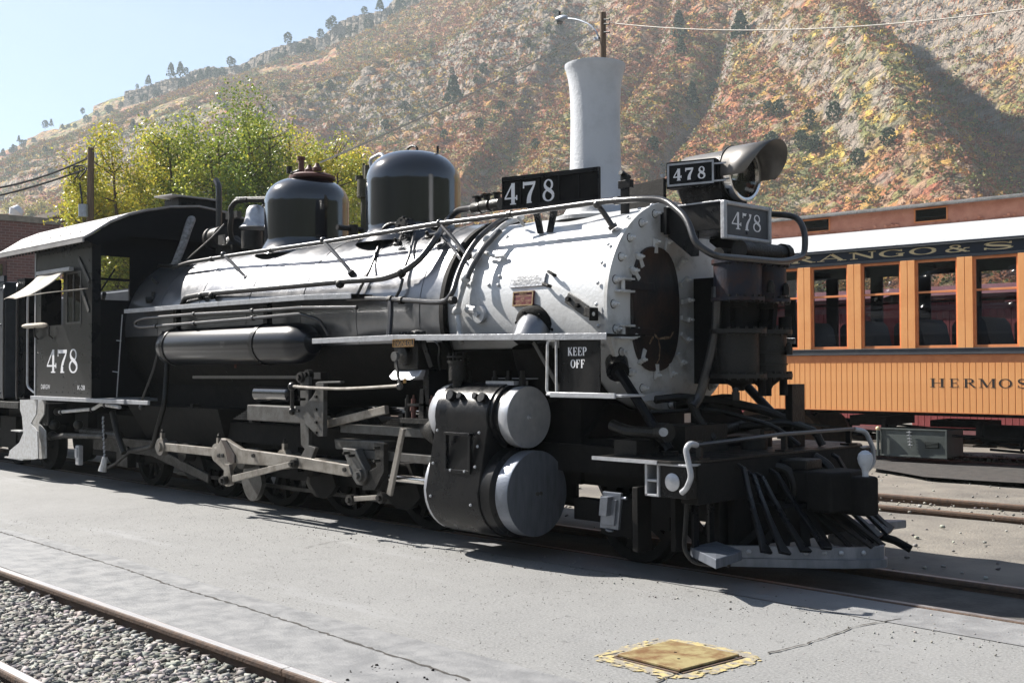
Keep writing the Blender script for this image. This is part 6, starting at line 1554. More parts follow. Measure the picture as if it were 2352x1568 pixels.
for s in (-1, 1):
    b = MB(); q0, q1 = P(567, 930, Y=-1.15), P(735, 967, Y=-1.15); b.box((q0.x, s * 1.02, .925), (-8.62, s * 1.15, 1.075)); bld_(b, 'guide_yoke_arm', 'rodgrey', smooth=0, bevel=.01)
    b = MB(); b.tube(mir([P(*Z4(722, 520), Y=-1.27), P(*Z4(722, 700), Y=-1.24)], s), .018, 8); b.sphere(mir([P(*Z4(722, 520), Y=-1.27)], s)[0], .04, 8, 6); b.sphere(mir([P(*Z4(722, 715), Y=-1.24)], s)[0], .035, 8, 6); bld_(b, 'lubricator_lever', 'grime')
    b = MB(); b.tube(mir([P(*Z4(735, 520), Y=-1.28), P(*Z4(880, 532), Y=-1.28), P(*Z4(1100, 540), Y=-1.28), P(*Z4(1330, 530), Y=-1.28), P(*Z4(1550, 515), Y=-1.28)], s), .0135, 8, bend=.1); bld_(b, 'lubricator_drive_rod', 'rod')
rbar('radius_rod', 'rod', (1000, 815), (1465, 700), 1.12, .068, .045)
for s in (-1, 1):
    pz = (P(*Z4(1270, 900), Y=-1.08).z + P(*Z4(1760, 940), Y=-1.08).z) / 2
    b = MB(); b.box((-8.2, s * 1.0, .865), (-6.78, s * 1.10, .935)); bld_(b, 'crosshead_guide', 'rodgrey', smooth=0, bevel=.004)
    b = MB(); b.box((-7.85, s * 1.0, .655), (-6.78, s * 1.10, .725)); bld_(b, 'crosshead_guide', 'rodgrey', smooth=0, bevel=.004)
    b = MB(); b.cyl((-7.6, s * 1.0, .502), (-6.75, s * 1.0, .502), .036, 18); bld_(b, 'piston_rod', 'chrome')
    b = MB(); b.cyl((-7.3, s * 1.0, 1.063), (-6.85, s * 1.0, 1.063), .025, 14); bld_(b, 'valve_rod', 'chrome')
plate('crosshead', 'rodgrey', [(1110, 1000), (1215, 1010), (1290, 1170), (1300, 1235), (1270, 1295), (1225, 1290), (1180, 1215), (1150, 1110)], 1.19, .08, bevel=.01)
plate('crosshead_shoe', 'rodgrey', [(1050, 930), (1440, 950), (1445, 1020), (1060, 1010)], 1.10, .14, bevel=.01)
plate('crosshead_arm', 'grime', [(1360, 960), (1440, 970), (1440, 1190), (1370, 1330), (1270, 1330), (1290, 1200), (1380, 1150)], 1.16, .05)
boss('wrist_pin', 'rodgrey', (1255, 1215), 1.19, .055, .03)
rbar('combination_lever', 'rod', (1580, 850), (1475, 1370), 1.24, .045, .03, w2=.055)
rbar('union_link', 'rod', (1215, 1400), (1440, 1385), 1.25, .04, .03)
boss('union_pin', 'grime', (1205, 1405), 1.23, .045); boss('union_pin', 'grime', (1445, 1390), 1.23, .045)
# valve stem guide with its studs
for s in (-1, 1):
    b = MB(); b.box((-7.32, s * .93, .98), (-6.93, s * 1.13, 1.02)); b.lathe((-7.12, s * 1.03, .93), (1, 0, 0), [(0, .06), (.2, .14), (.28, .16)], 16); b.box((-7.26, s * .98, 1.12), (-6.95, s * 1.10, 1.14)); gd = bld_(b, 'valve_stem_guide', 'grime', smooth=30)
    for x, m_ in ((-7.28, 'grime'), (-7.20, 'rust'), (-7.08, 'grime'), (-6.97, 'rust')):
        b = MB(); b.cyl((x, s * 1.08, 1.02), (x, s * 1.08, 1.18), .020, 8); b.cyl((x, s * 1.08, 1.08), (x, s * 1.08, 1.11), .032, 6); b.cyl((x, s * 1.08, 1.18), (x, s * 1.08, 1.21), .010, 6); bld_(b, 'guide_stud', m_, gd)
    b = MB(); b.prism([V((-7.12, s * 1.10, 1.02)), V((-7.0, s * 1.10, 1.02)), V((-7.03, s * 1.10, 1.26)), V((-7.10, s * 1.10, 1.26))], (0, -s * .1, 0)); bld_(b, 'guide_block', 'grime', gd, smooth=0, bevel=.006)
# mechanical lubricator with its plate
b = MB(); b.box((-7.36, -1.16, 1.42), (-7.05, -.9, 1.64)); lub = bld_(b, 'mechanical_lubricator', 'grime', smooth=0, bevel=.008)
b = MB(); b.prism([V((-7.38, -1.14, 1.415)), V((-7.02, -1.14, 1.415)), V((-7.04, -1.17, 1.36)), V((-7.10, -1.2, 1.335)), V((-7.34, -1.2, 1.335)), V((-7.42, -1.17, 1.36))], (0, .25, 0)); bld_(b, 'drip_tray', 'alum', lub, smooth=0, bevel=.01)
b = MB(); b.lathe((-7.20, -1.155, 1.53), (0, -1, 0), [(0, .075), (.02, .08), (.05, .07), (.06, .02)], 24); bld_(b, 'ratchet_case', 'grime', lub)
b = MB(); q0, q1 = P(903, 797, Y=-1.22), P(952, 778, Y=-1.22); b.box((q0.x, -1.222, q0.z), (q1.x, -1.214, q1.z)); ep = bld_(b, 'oil_plate', 'doorblack', lub, smooth=0)
xa, xb, za, zb_ = q0.x, q1.x, q0.z, q1.z
b = MB(); e = .006
for r_ in (((xa, za), (xb, za + e)), ((xa, zb_ - e), (xb, zb_)), ((xa, za + e), (xa + e, zb_ - e)), ((xb - e, za + e), (xb, zb_ - e))): b.box((r_[0][0], -1.228, r_[0][1]), (r_[1][0], -1.222, r_[1][1]))
bld_(b, 'plate_border', 'brass', ep, smooth=0)
plain_text('plate_lettering', 'ENGINE OIL', V(((xa + xb) / 2, -1.2235, (za + zb_) / 2)), (1, 0, 0), (0, 0, 1), (0, -1, 0), (zb_ - za) * .66, M['brass'], ep, (xb - xa) * .88)
for k in range(8):
    x = -7.36 + .042 * k; b = MB(); b.cyl((x, -1.08, 1.64), (x, -1.08, 1.715 + .015 * (k % 2)), .015, 8); b.cyl((x, -1.08, 1.70), (x + .03, -1.12, 1.72), .010, 6); bld_(b, 'oil_feed', 'grime', lub)
b = MB(); b.sphere((-7.22, -1.02, 1.71), .07, 12, 8, (1, 1, .5)); bld_(b, 'filler_cap', 'rodgrey', lub)
b = MB(); b.tube([P(*Z4(1690, 125), Y=-1.15), P(*Z4(1800, 130), Y=-1.2), P(*Z4(1880, 200), Y=-1.2), P(*Z4(1865, 300), Y=-1.1), P(*Z4(1880, 390), Y=-1.0)], .0065, 6, bend=.1); bld_(b, 'oil_line', 'pipe', lub)
b = MB(); b.bar(P(*Z4(1530, 270), Y=-1.26), P(*Z4(1565, 520), Y=-1.26), .025, .015, (0, 1, 0)); c = P(*Z4(1530, 285), Y=-1.26); b.cyl(c - V((0, .015, 0)), c + V((0, .015, 0)), .04, 14); c = P(*Z4(1565, 520), Y=-1.26); b.sphere(c, .03, 8, 6); bld_(b, 'lubricator_arm', 'rodgrey', lub)
b = MB(); b.cyl(P(*Z4(1605, 475), Y=-1.22) - V((0, .0, .02)), P(*Z4(1605, 475), Y=-1.22) + V((0, 0, .02)), .014, 8); bld_(b, 'drain_cock', 'brass', lub)
b = MB(); b.bar((-7.0, -1.14, 1.64), (-6.92, -1.12, 1.44), .05, .02); b.box((-7.05, -1.1, 1.0), (-6.98, -.9, 1.42)); bld_(b, 'lubricator_bracket', 'black', lub, smooth=0)
# small tank and power reverse behind the link, red valve handles
b = MB(); b.lathe((P(*Z4(455, 600), Y=-.95).x, -.95, 1.18), (1, 0, 0), [(0, .05), (.02, .08), (.60, .08), (.62, .05)], 18); bld_(b, 'reverse_cylinder', 'gloss')
b = MB(); b.bar(P(445, 866, Y=-.95), P(700, 866, Y=-.95), .03, .03, (0, 1, 0)); b.box((-8.9, -1.0, 1.33), (-8.65, -.9, 1.39)); bld_(b, 'reach_rod', 'pipe', smooth=0)
b = MB()
for x, y in ((541, 845), (553, 832)): b.cyl(P(x, y, Y=-.95), P(x, y - 13, Y=-.95), .012, 6)
bld_(b, 'red_cock', 'rust')
# --- under the cab
b = MB(); b.tube([P(137, 946, Y=-1.2), P(215, 939, Y=-1.2), P(232, 928, Y=-1.2), P(262, 933, Y=-1.2), P(275, 935, Y=-1.2)], .021, 10, bend=.05); inj = bld_(b, 'injector_pipe', 'whitepipe')
for x, y in ((143, 947), (212, 940), (243, 930)):
    c = P(x, y, Y=-1.2); b = MB(); b.cyl(c - V((.015, 0, 0)), c + V((.015, 0, 0)), .034, 10); bld_(b, 'pipe_union', 'black', inj)
b = MB(); b.tube([P(190, 990, Y=-1.0), P(255, 998, Y=-1.0), P(275, 1000, Y=-1.0)], .05, 10)
for x, y, r_ in ((105, 935, .07), (112, 955, .085), (95, 965, .06), (125, 975, .07), (120, 1000, .06), (132, 945, .05), (180, 975, .06)):
    c = P(x, y, Y=-1.1); b.sphere(c, r_, 10, 8)
b.tube([P(110, 1005, Y=-1.1), P(150, 1000, Y=-1.1), P(240, 1002, Y=-1.1)], .035, 8); bld_(b, 'injector', 'grime')
b = MB(); b.box((-14.75, -1.18, .70), (-14.45, -.9, .98)); bld_(b, 'end_beam', 'black', smooth=0, bevel=.01)
b = MB(); b.tube([P(258, 945, Y=-1.1), P(270, 1000, Y=-1.1), P(285, 1040, Y=-1.1)], .035, 10, bend=.1); b.tube([P(300, 1035, Y=-1.0), P(265, 1065, Y=-1.0), P(235, 1080, Y=-1.0)], .02, 8); bld_(b, 'blowdown_pipe', 'grime')
b = MB(); c = P(182, 1045, Y=-1.12); b.obox(c, (.05, 0, 0), (0, .03, 0), (0, 0, .12)); b.obox(c + V((.0, -.035, .03)), (.035, 0, 0), (0, .012, 0), (0, 0, .06)); bld_(b, 'sand_trap', 'edge', smooth=0, bevel=.01)
b = MB()
for k in range(10): c = P(236 + .4 * k, 960 + 9.5 * k, Y=-1.16); b.cyl(c - V((.0, .006 * (k % 2), .02)), c + V((0, .006, .02)), .012, 6)
bld_(b, 'blow_off_chain', 'edge')
b = MB(); c = P(241, 1050, Y=-1.16); c2_ = P(235, 1082, Y=-1.18); b.tube([c, c.lerp(c2_, .5), c2_], [.03, .035, .05], 10); bld_(b, 'drain_nozzle', 'whitepipe')
# trailing truck frame
for s in (-1, 1):
    b = MB(); b.box((-13.8, s * .80, .42), (-12.1, s * .88, .60)); b.box((-13.1, s * .78, .25), (-12.8, s * .90, .50)); b.prism([V((-12.2, s * .85, .55)), V((-10.9, s * .85, .30)), V((-10.9, s * .85, .20)), V((-12.2, s * .85, .42))], (0, s * .04, 0)); bld_(b, 'trailing_truck_frame', 'grime', smooth=0, bevel=.01)
b = MB(); b.box((-14.4, -.62, .30), (-11.6, .62, .80)); b.box((-14.3, -.9, .62), (-13.9, .9, .95)); bld_(b, 'under_cab_shade_mass', 'dull', smooth=0)  # dark blocks added to stand in for the shade under the cab
b = MB(); b.box((-11.7, .66, .16), (-7.0, .70, .60)); bld_(b, 'far_side_shade_plate', 'dull', smooth=0)  # dark plate added to read as shade behind the wheels
# oil cups and bolts on the rods
for s in (-1, 1):
    for x in DX:
        b = MB(); b.lathe((x - .28, s * 1.08, sz + .148), (0, 0, 1), [(0, .018), (.03, .018), (.035, .012), (.05, .010)], 8); bld_(b, 'oil_cup', 'grime')
    for (cx, cy) in ((180, 1060), (150, 1060), (420, 1060), (1135, 1170), (760, 1095)):
        p = P(*Z4(cx, cy), Y=-1.2); b = MB(); b.cyl((p.x, s * 1.2, p.z), (p.x, s * 1.215, p.z), .022, 10); b.cyl((p.x, s * 1.2, p.z), (p.x, s * 1.225, p.z), .010, 6); bld_(b, 'rod_bolt', 'rodgrey')
    for (cx, cy) in ((925, 520), (940, 600), (940, 700), (940, 800), (940, 880), (800, 710), (815, 540), (815, 620), (1160, 1040), (1200, 1060), (1400, 1000), (1400, 1100)):
        p = P(*Z4(cx, cy), Y=-1.2); b = MB(); b.cyl((p.x, s * 1.19, p.z), (p.x, s * 1.252, p.z), .014, 6); bld_(b, 'bolt', 'grime')
# --- pilot deck, beam, steps, pilot
DZ = .83
b = MB(); b.prism([V((-5.13, -1.2, DZ)), V((-4.46, -1.2, DZ)), V((-4.36, -1.05, DZ)), V((-4.36, 1.05, DZ)), V((-4.46, 1.2, DZ)), V((-5.13, 1.2, DZ))], (0, 0, -.012)); deck = bld_(b, 'pilot_deck', 'grime', smooth=0)
for s in (-1, 1):
    b = MB(); b.obox((-4.85, s * 1.201, DZ - .010), (.28, 0, 0), (0, .006, 0), (0, 0, .012)); bld_(b, 'deck_edge', 'edge', deck, smooth=0)
b = MB(); b.box((-4.50, -1.05, .55), (-4.36, 1.05, .815)); beam = bld_(b, 'pilot_beam', 'dull', smooth=0, bevel=.008)
b = MB(); b.box((-5.0, -.75, .40), (-4.5, .75, .80)); b.box((-4.52, -.7, .25), (-4.45, .7, .56)); bld_(b, 'beam_backing', 'dull', smooth=0)
# corner lamp boxes
for s in (-1, 1):
    x0, x1 = -4.70, -4.36; yy = s * 1.15
    b = MB(); b.box((x0, s * 1.02, .595), (x0 + .02, s * 1.17, .815)); b.box((x0, s * 1.02, .80), (x1, s * 1.17, .815)); b.box((x0, s * 1.02, .595), (-4.60, s * 1.17, .61)); b.box((x0 + .02, s * 1.02, .69), (-4.60, s * 1.17, .705)); b.box((-4.60, s * 1.02, .595), (-4.585, s * 1.17, .80)); lb = bld_(b, 'corner_casting', 'edge', smooth=0, bevel=.003)
    b = MB(); b.box((-4.585, s * 1.0, .595), (-4.37, s * 1.155, .80)); bld_(b, 'lamp_box', 'black', lb, smooth=0, bevel=.006)
    q = P(1545, 1107, Y=-1.158); b = MB(); b.lathe((q.x, s * 1.156, q.z), (0, s, 0), [(0, .056), (.008, .058), (.014, .050), (.018, .001)], 28, cap=False); bld_(b, 'marker_disc', 'alum', lb)
    # uncoupling rod ends
gp = [P(1566, 1131, Y=-1.19), P(1577, 1122, Y=-1.2), P(1588, 1095, Y=-1.2), P(1575, 1032, Y=-1.2), P(1585, 1018, Y=-1.18), P(1600, 1022, Y=-1.1)]
b = MB(); b.tube(gp, .019, 10, bend=.03); ur = bld_(b, 'uncoupling_lever', 'edge')
b = MB(); b.tube([P(1600, 1022, Y=-1.0), V((-4.40, 0.0, .955)), V((-4.40, 1.0, .950))], .015, 10); bld_(b, 'uncoupling_rod', 'pipe', ur)
b = MB(); b.tube([(-4.40, 1.0, .95), (-4.36, 1.10, .93), (-4.33, 1.16, .80), (-4.33, 1.17, .68), (-4.38, 1.10, .60)], .019, 10, bend=.04); bld_(b, 'uncoupling_lever', 'edge', ur)
for y in (-.95, 0.05, .95):
    b = MB(); b.box((-4.44, y - .012, DZ), (-4.40, y + .012, .955)); b.box((-4.46, y - .06, DZ + .0015), (-4.38, y + .06, DZ + .015)); bld_(b, 'rod_bracket', 'grime', ur, smooth=0)
# deck clutter
b = MB(); b.tube([P(1405, 975, Y=-.9), P(1440, 990, Y=-.9), P(1515, 995, Y=-.9)], .04, 10, bend=.1); c = P(1525, 993, Y=-.9); b.cyl(c - V((.03, .0, 0)), c + V((.05, -.02, 0)), .065, 14); bld_(b, 'steam_heat_pipe', 'grime')
b = MB(); c = P(1523, 992, Y=-.97); b.cyl(c, c + V((.015, -.012, 0)), .030, 12); bld_(b, 'pipe_cap', 'edge')
b = MB(); b.box((-5.1, -.6, .83), (-4.8, -.1, 1.02)); b.box((-5.15, -.95, .83), (-4.95, -.7, .93)); b.cyl((-4.95, -.75, .92), (-4.95, .3, .98), .045, 12); b.cyl((-4.72, .12, DZ), (-4.72, .12, .92), .10, 16); b.cyl((-4.85, .4, DZ), (-4.85, .4, .90), .09, 16); b.tube([(-4.9, .2, .98), (-4.65, .4, 1.02), (-4.5, .6, .95), (-4.45, .62, .84)], .03, 10, bend=.08)
b.tube([(-5.2, -.2, 1.15), (-5.0, .1, 1.18), (-4.75, .35, 1.10), (-4.55, .6, .95)], .035, 10, bend=.1); b.tube([(-5.25, -.5, 1.1), (-4.9, -.1, 1.12), (-4.6, .2, 1.0), (-4.45, .3, .86)], .018, 8, bend=.1); bld_(b, 'deck_piping', 'grime')
b = MB(); b.tube([(-4.36, .35, .78), (-4.26, .38, .72), (-4.20, .38, .60)], .035, 10, bend=.05); b.tube([(-4.36, -.15, .74), (-4.28, -.12, .72), (-4.22, -.12, .60), (-4.3, -.12, .45)], .032, 10, bend=.05); bld_(b, 'air_hose', 'grime')
# coupler
b = MB(); b.box((-4.40, -.13, .50), (-4.05, .13, .72)); b.prism([V((-4.10, -.20, .46)), V((-3.90, -.22, .46)), V((-3.84, -.05, .46)), V((-3.86, .16, .46)), V((-4.06, .20, .46))], (0, 0, .27)); b.prism([V((-3.90, -.05, .44)), V((-3.74, -.06, .44)), V((-3.70, .06, .44)), V((-3.80, .12, .44)), V((-3.92, .1, .44))], (0, 0, .26)); cpl = bld_(b, 'coupler', 'dull', smooth=0, bevel=.02)
b = MB(); b.box((-4.38, -.09, .72), (-4.16, .12, .79)); bld_(b, 'coupler_pocket', 'grime', cpl, smooth=0, bevel=.01)
b = MB(); kp = P(1988, 1110, Y=0); b.lathe((kp.x, 0, .695), (0, 0, 1), [(0, .022), (.02, .020), (.05, .024), (.09, .044), (.125, .052), (.155, .045), (.175, .022), (.18, .001)], 24, cap=False); bld_(b, 'knuckle_pin_knob', 'lightgrey', cpl)
# pilot: curved steel band, rivets, bars
bp_ = [(-4.42, -.71), (-4.33, -.64), (-4.14, -.49), (-3.94, -.34), (-3.78, -.19), (-3.66, -.05), (-3.64, 0), (-3.66, .05), (-3.78, .19), (-3.94, .34), (-4.14, .49), (-4.33, .64), (-4.42, .71)]
def bandm(z0, z1, off, th):
    b = MB(); n = len(bp_); vs = []; fs = []
    for i, (x, y) in enumerate(bp_):
        a = V((*bp_[max(0, i - 1)], 0)); c = V((*bp_[min(n - 1, i + 1)], 0)); d = (c - a).normalized(); nn = V((d.y, -d.x, 0))
        if nn.x < 0: nn = -nn
        o = V((x, y, 0)) + nn * off; i_ = o - nn * th
        vs += [V((o.x, o.y, z0)), V((o.x, o.y, z1)), V((i_.x, i_.y, z1)), V((i_.x, i_.y, z0))]
    for i in range(n - 1):
        k = 4 * i
        for j in range(4): fs.append((k + j, k + 4 + j, k + 4 + (j + 1) % 4, k + (j + 1) % 4))
    fs += [(0, 1, 2, 3), (4 * n - 4, 4 * n - 1, 4 * n - 2, 4 * n - 3)]
    b.add(vs, fs); return b
pilot = bld_(bandm(.17, .25, .0, .03), 'pilot', 'alumshade', smooth=30)
bld_(bandm(.115, .1695, .018, .06), 'pilot_foot', 'alumshade', pilot, smooth=30)
prv = MB().lathe((0, 0, 0), (0, 0, 1), [(0, .017), (.008, .015), (.014, .006)], 10).mesh('pilot_rivet', M['edge'])
segs = list(zip(bp_[:-1], bp_[1:]))
for (a, c) in segs:
    L_ = math.hypot(c[0] - a[0], c[1] - a[1])
    for t in ((.25, .75) if L_ > .2 else ((.5,) if L_ > .1 else ())):
        x = a[0] + (c[0] - a[0]) * t; y = a[1] + (c[1] - a[1]) * t; d = V((c[0] - a[0], c[1] - a[1], 0)).normalized(); nn = V((d.y, -d.x, 0)); nn = nn if nn.x > 0 else -nn
        place('pilot_rivet', prv, pilot, V((x, y, .212)) + nn * .001, aim(nn))
bt_ = [P(*ZP(x, y), X=-4.33) for x, y in ((1120, 335), (1185, 380), (1245, 395), (1345, 370))]
bb2 = [P(*ZP(x, y), Z=.25) for x, y in ((1305, 920), (1435, 925), (1580, 912), (1725, 892))]
for s in (-1, 1):
    for T0, B0 in zip(bt_, bb2):
        T_ = V((T0.x, s * abs(T0.y), T0.z)); B_ = V((B0.x - .015, s * abs(B0.y), .25)); d = (B_ - T_)
        mid = T_.lerp(B_, .55) + V((-.006, 0, -.004)); wv = V((-.35 * -1, s * .9, 0)).normalized() if False else V((0, 1, 0))
        b = MB(); path = [T_ + V((-.09, 0, .05)), T_ + V((.015, 0, 0)), T_.lerp(B_, .25) + V((.0, 0, -.0)), mid, T_.lerp(B_, .86) + V((-.006, 0, -.004)), B_]
        ws = [.020, .020, .020, .020, .028, .052]; vs = []; fs = []
        for k, p in enumerate(path):
            t = (path[min(k + 1, 5)] - path[max(k - 1, 0)]).normalized(); w_ = (V((0, 1, 0)) - t * t.y).normalized() * ws[k]; h_ = t.cross(w_).normalized() * .013
            vs += [p - w_ - h_, p + w_ - h_, p + w_ + h_, p - w_ + h_]
        for k in range(5):
            for m_ in range(4): fs.append((4 * k + m_, 4 * k + (m_ + 1) % 4, 4 * k + 4 + (m_ + 1) % 4, 4 * k + 4 + m_))
        fs += [(0, 3, 2, 1), (20, 21, 22, 23)]
        b.add(vs, fs); bld_(b, 'pilot_bar', 'black', pilot, smooth=0, bevel=.006)
for y in (-.95, -.78, -.62):
    for s in (-1, 1):
        b = MB(); b.box((-4.47, s * abs(y) - .028, .16), (-4.45, s * abs(y) + .028, .60)); bld_(b, 'pilot_hanger', 'black', pilot, smooth=0)
for s in (-1, 1):
    for i in range(7):
        f = i / 6; T_ = V((-4.22 + .10 * f, s * (.10 + .10 * (1 - f)), .50)); B_ = V((-4.34 + .66 * f, s * (.60 - .53 * f), .245)); b = MB(); b.bar(T_, B_, .055, .012, (.3, 0, 1)); bld_(b, 'pilot_slat', 'dull', pilot, smooth=0)
b = MB(); b.box((-4.46, -.40, .26), (-4.12, .40, .50)); b.box((-4.5, -.60, .20), (-4.40, .60, .56)); b.cyl((-4.25, -.3, .34), (-4.25, .3, .34), .07, 12); bld_(b, 'coupler_carrier', 'dull', pilot, smooth=0, bevel=.01)
# footboards: square steel trays with a raised crown
fq = [P(x, y, Z=.26) for x, y in ((1586, 1256), (1644, 1242), (1704, 1265), (1644, 1284))]
for s in (-1, 1):
    b = MB(); q = [V((p.x, s * abs(p.y), p.z)) for p in fq]; c = sum(q, V((0, 0, 0))) / 4 - V((0, 0, .05))
    lo = [p - V((0, 0, .06)) for p in q]; cr = q[1].lerp(q[2], .3).lerp(q[0], .2) + V((0, 0, .02))
    f_ = [(0, 3, 2, 1), (0, 1, 5, 4), (1, 2, 6, 5), (2, 3, 7, 6), (3, 0, 4, 7), (4, 5, 8), (5, 6, 8), (6, 7, 8), (7, 4, 8)]
    b.add(lo + q + [cr], f_ if s > 0 else [g[::-1] for g in f_])
    fb = bld_(b, 'footboard', 'alumshade', smooth=0, bevel=.004)
    b = MB(); b.tube([(-4.48, s * 1.0, .6), (-4.50, s * 1.02, .25), (-4.44, s * 1.0, .17), (-4.30, s * .93, .16)], .016, 8, bend=.05)
    for dx in (-.08, .10): b.cyl(c + V((dx, 0, -.05)), c + V((dx, 0, .0)), .012, 8)
    bld_(b, 'footboard_hanger', 'grime', fb)
b = MB(); b.tube([(-4.30, .80, .22), (-4.05, .95, .14), (-3.95, 1.0, .08)], .03, 10); bld_(b, 'rail_sweep', 'dull')
# silver cast journal lid, tilted, under the deck
c = P(1404, 1172, Y=-.98); u_ = V((.92, 0, -.0)).normalized(); v_ = V((.22, -.12, 1)).normalized()
b = MB(); b.obox(c, u_ * .085, v_ * .135, V((0, .012, 0))); b.obox(c + V((0, -.02, .0)) - v_ * .01, u_ * .06, v_ * .095, V((0, .012, 0))); b.obox(c + V((-.005, -.05, .035)), u_ * .035, v_ * .07, V((0, .03, 0))); b.cyl(c - v_ * .135 + V((0, .0, 0)), c - v_ * .15 + V((0, -.001, 0)), .03, 10); b.cyl(c + v_ * .10 - u_ * .03, c + v_ * .10 + u_ * .13, .012, 8); bld_(b, 'front_truck_lid', 'alumshade', smooth=0, bevel=.006)
b = MB(); b.box((-5.75, -.72, .30), (-4.85, -.62, .46)); b.box((-5.75, .62, .30), (-4.85, .72, .46)); b.box((-5.45, -.76, .22), (-5.15, -.6, .5)); b.box((-5.4, -.6, .3), (-5.2, .6, .5)); b.box((-4.95, -1.0, .18), (-4.9, -.85, .62)); b.box((-4.7, -.9, .2), (-4.66, -.8, .6)); bld_(b, 'leading_truck_frame', 'dull', smooth=0, bevel=.006)
# --- TENDER
TE = thing('tender', 'dark riveted locomotive tender coupled behind the cab at the left edge', 'tender', (-18.4, 0, 0))
def tb(b, name, m, parent=TE, **k): return b.build(name, M[m], parent, **k)
b = MB(); b.box((-21.6, -1.22, 1.02), (-15.88, -.80, 2.62)); b.box((-21.6, .80, 1.02), (-15.88, 1.22, 2.62)); b.box((-21.6, -.799, 1.02), (-15.88, .799, 1.75)); tk = tb(b, 'tender_tank', 'tender', smooth=0, bevel=.02)
b = MB(); b.box((-21.7, -1.28, .90), (-15.2, 1.28, .985)); tb(b, 'tender_deck', 'grime', smooth=0, bevel=.004)
b = MB(); b.box((-21.5, -1.235, 2.622), (-15.86, -1.19, 2.70)); b.box((-21.5, 1.19, 2.622), (-15.86, 1.235, 2.70)); tb(b, 'tank_flare', 'tender', smooth=0)
b = MB(); b.box((-21.5, -.79, 1.76), (-19.8, .79, 2.55)); tb(b, 'coal_bunker', 'black', smooth=0)
b = MB(); b.box((-15.87, -1.05, 1.02), (-15.6, -.55, 2.66)); b.box((-15.87, .55, 1.02), (-15.6, 1.05, 2.66)); b.box((-15.87, -.549, 1.02), (-15.6, .549, 1.9)); tb(b, 'front_bulkhead', 'black', smooth=0)
rt_ = MB().lathe((0, 0, 0), (0, 0, 1), [(0, .018), (.01, .014), (.014, .004)], 8).mesh('tank_rivet', M['tender'])
for z in (1.10, 2.03, 2.52):
    for x in np.arange(-16.9, -15.92, .10): place('rivet', rt_, tk, (x, -1.222, z), aim((0, -1, 0)))
for x in (-15.76, -15.28):
    b = MB(); b.tube([(x - .06, -1.24, 2.55), (x, -1.27, 2.5), (x, -1.27, 1.1), (x - .06, -1.24, 1.02)], .014, 8, bend=.05); tb(b, 'grab_iron', 'pipe')
boot = [(50, 1001 - 2), (92, 1001 - 2), (90, 1035), (77, 1058), (93, 1078), (95, 1146), (81, 1148), (20, 1145), (24, 1126), (48, 1106), (58, 1082), (55, 1041), (50, 1025)]
for s in (-1, 1):
    q = [P(x / 1.08844, y / 1.08844, Y=-1.30) for x, y in boot]; q = [V((p.x, s * 1.30, p.z)) for p in q]
    b = MB(); b.prism(q, (0, -s * .014, 0)); b.prism([p + V((0, -s * .10, 0)) for p in q], (0, -s * .014, 0)); b.box((-15.62, s * 1.12, .235), (-14.98, s * 1.298, .250)); b.box((-15.40, s * 1.12, .60), (-15.08, s * 1.298, .615)); tb(b, 'tender_steps', 'whitepipe', smooth=0)
for xc in (-16.6, -20.4):
    b = MB()
    for s in (-1, 1):
        b.box((xc - .85, s * .80, .42), (xc + .85, s * .88, .55)); b.box((xc - .3, s * .8, .3), (xc + .3, s * .9, .75)); b.box((xc - .7, s * .8, .28), (xc - .45, s * .92, .5)); b.box((xc + .45, s * .8, .28), (xc + .7, s * .92, .5))
    b.box((xc - .25, -.8, .4), (xc + .25, .8, .85)); tb(b, 'truck_frame', 'dull', smooth=0, bevel=.01)
    for dx in (-.58, .58):
        for s in (-1, 1):
            b = MB(); b.lathe((xc + dx, s * .44, .38), (0, s, 0), [(0, .40), (.03, .385), (.12, .375), (.12, .30), (.07, .27), (.07, .10), (.14, .09)], 30); tb(b, 'truck_wheel', 'dull')
# ================================================================== ORANGE COACH
M['orange'] = mat('orange_coach_paint', (.88, .42, .16), .42, col2=(.82, .36, .13), scale=3, bump=.05, bscale=30, coat=.15)
M['orangeframe'] = mat('orange_brown_sash_paint', (.78, .29, .11), .5, col2=(.66, .22, .08), scale=6)
M['salmon'] = mat('faded_salmon_roof_paint', (.66, .30, .20), .7, col2=(.56, .23, .15), scale=6, bump=.6, bscale=18)
M['navy'] = mat('navy_letterboard_paint', (.012, .018, .035), .3, coat=.2)
M['belt'] = mat('dark_slate_belt_rail_paint', (.075, .08, .09), .35, col2=(.10, .105, .11), scale=4)
M['whiteroof'] = mat('silvery_white_roof_paint', (.42, .44, .45), .5, col2=(.30, .31, .31), scale=9, bump=.4, bscale=30, lo=.5, hi=.8)
M['tarroof'] = mat('black_tar_roof', (.06, .06, .06), .8, col2=(.12, .12, .12), scale=8, bump=.8)
M['seatblue'] = mat('dark_blue_seat_vinyl', (.02, .03, .065), .45)
M['interior'] = mat('dark_wood_coach_interior', (.05, .03, .02), .6)
M['steelbox'] = mat('dull_green_grey_steel_box', (.085, .10, .095), .45, col2=(.06, .07, .065), scale=4, bump=.1)
th_ = R(2.6)
CO_ = V((-8, 8.55, 0)); cu = V((math.cos(th_), math.sin(th_), 0)); cn = V((-cu.y, cu.x, 0))
def cw(s, v, z): return CO_ + cu * s + cn * v + V((0, 0, z))
coach = thing('passenger_coach', 'orange wooden passenger coach with navy letterboard and silvery roof, behind the engine', 'railway coach', cw(3, 1.25, 0))
def cb(b, name, m, parent=coach, **k): return b.build(name, M[m], parent, **k)
def cbox(b, s0, s1, v0, v1, z0, z1):
    return b.obox(cw((s0 + s1) / 2, (v0 + v1) / 2, (z0 + z1) / 2), cu * (s1 - s0) / 2, cn * (v1 - v0) / 2, V((0, 0, (z1 - z0) / 2)))
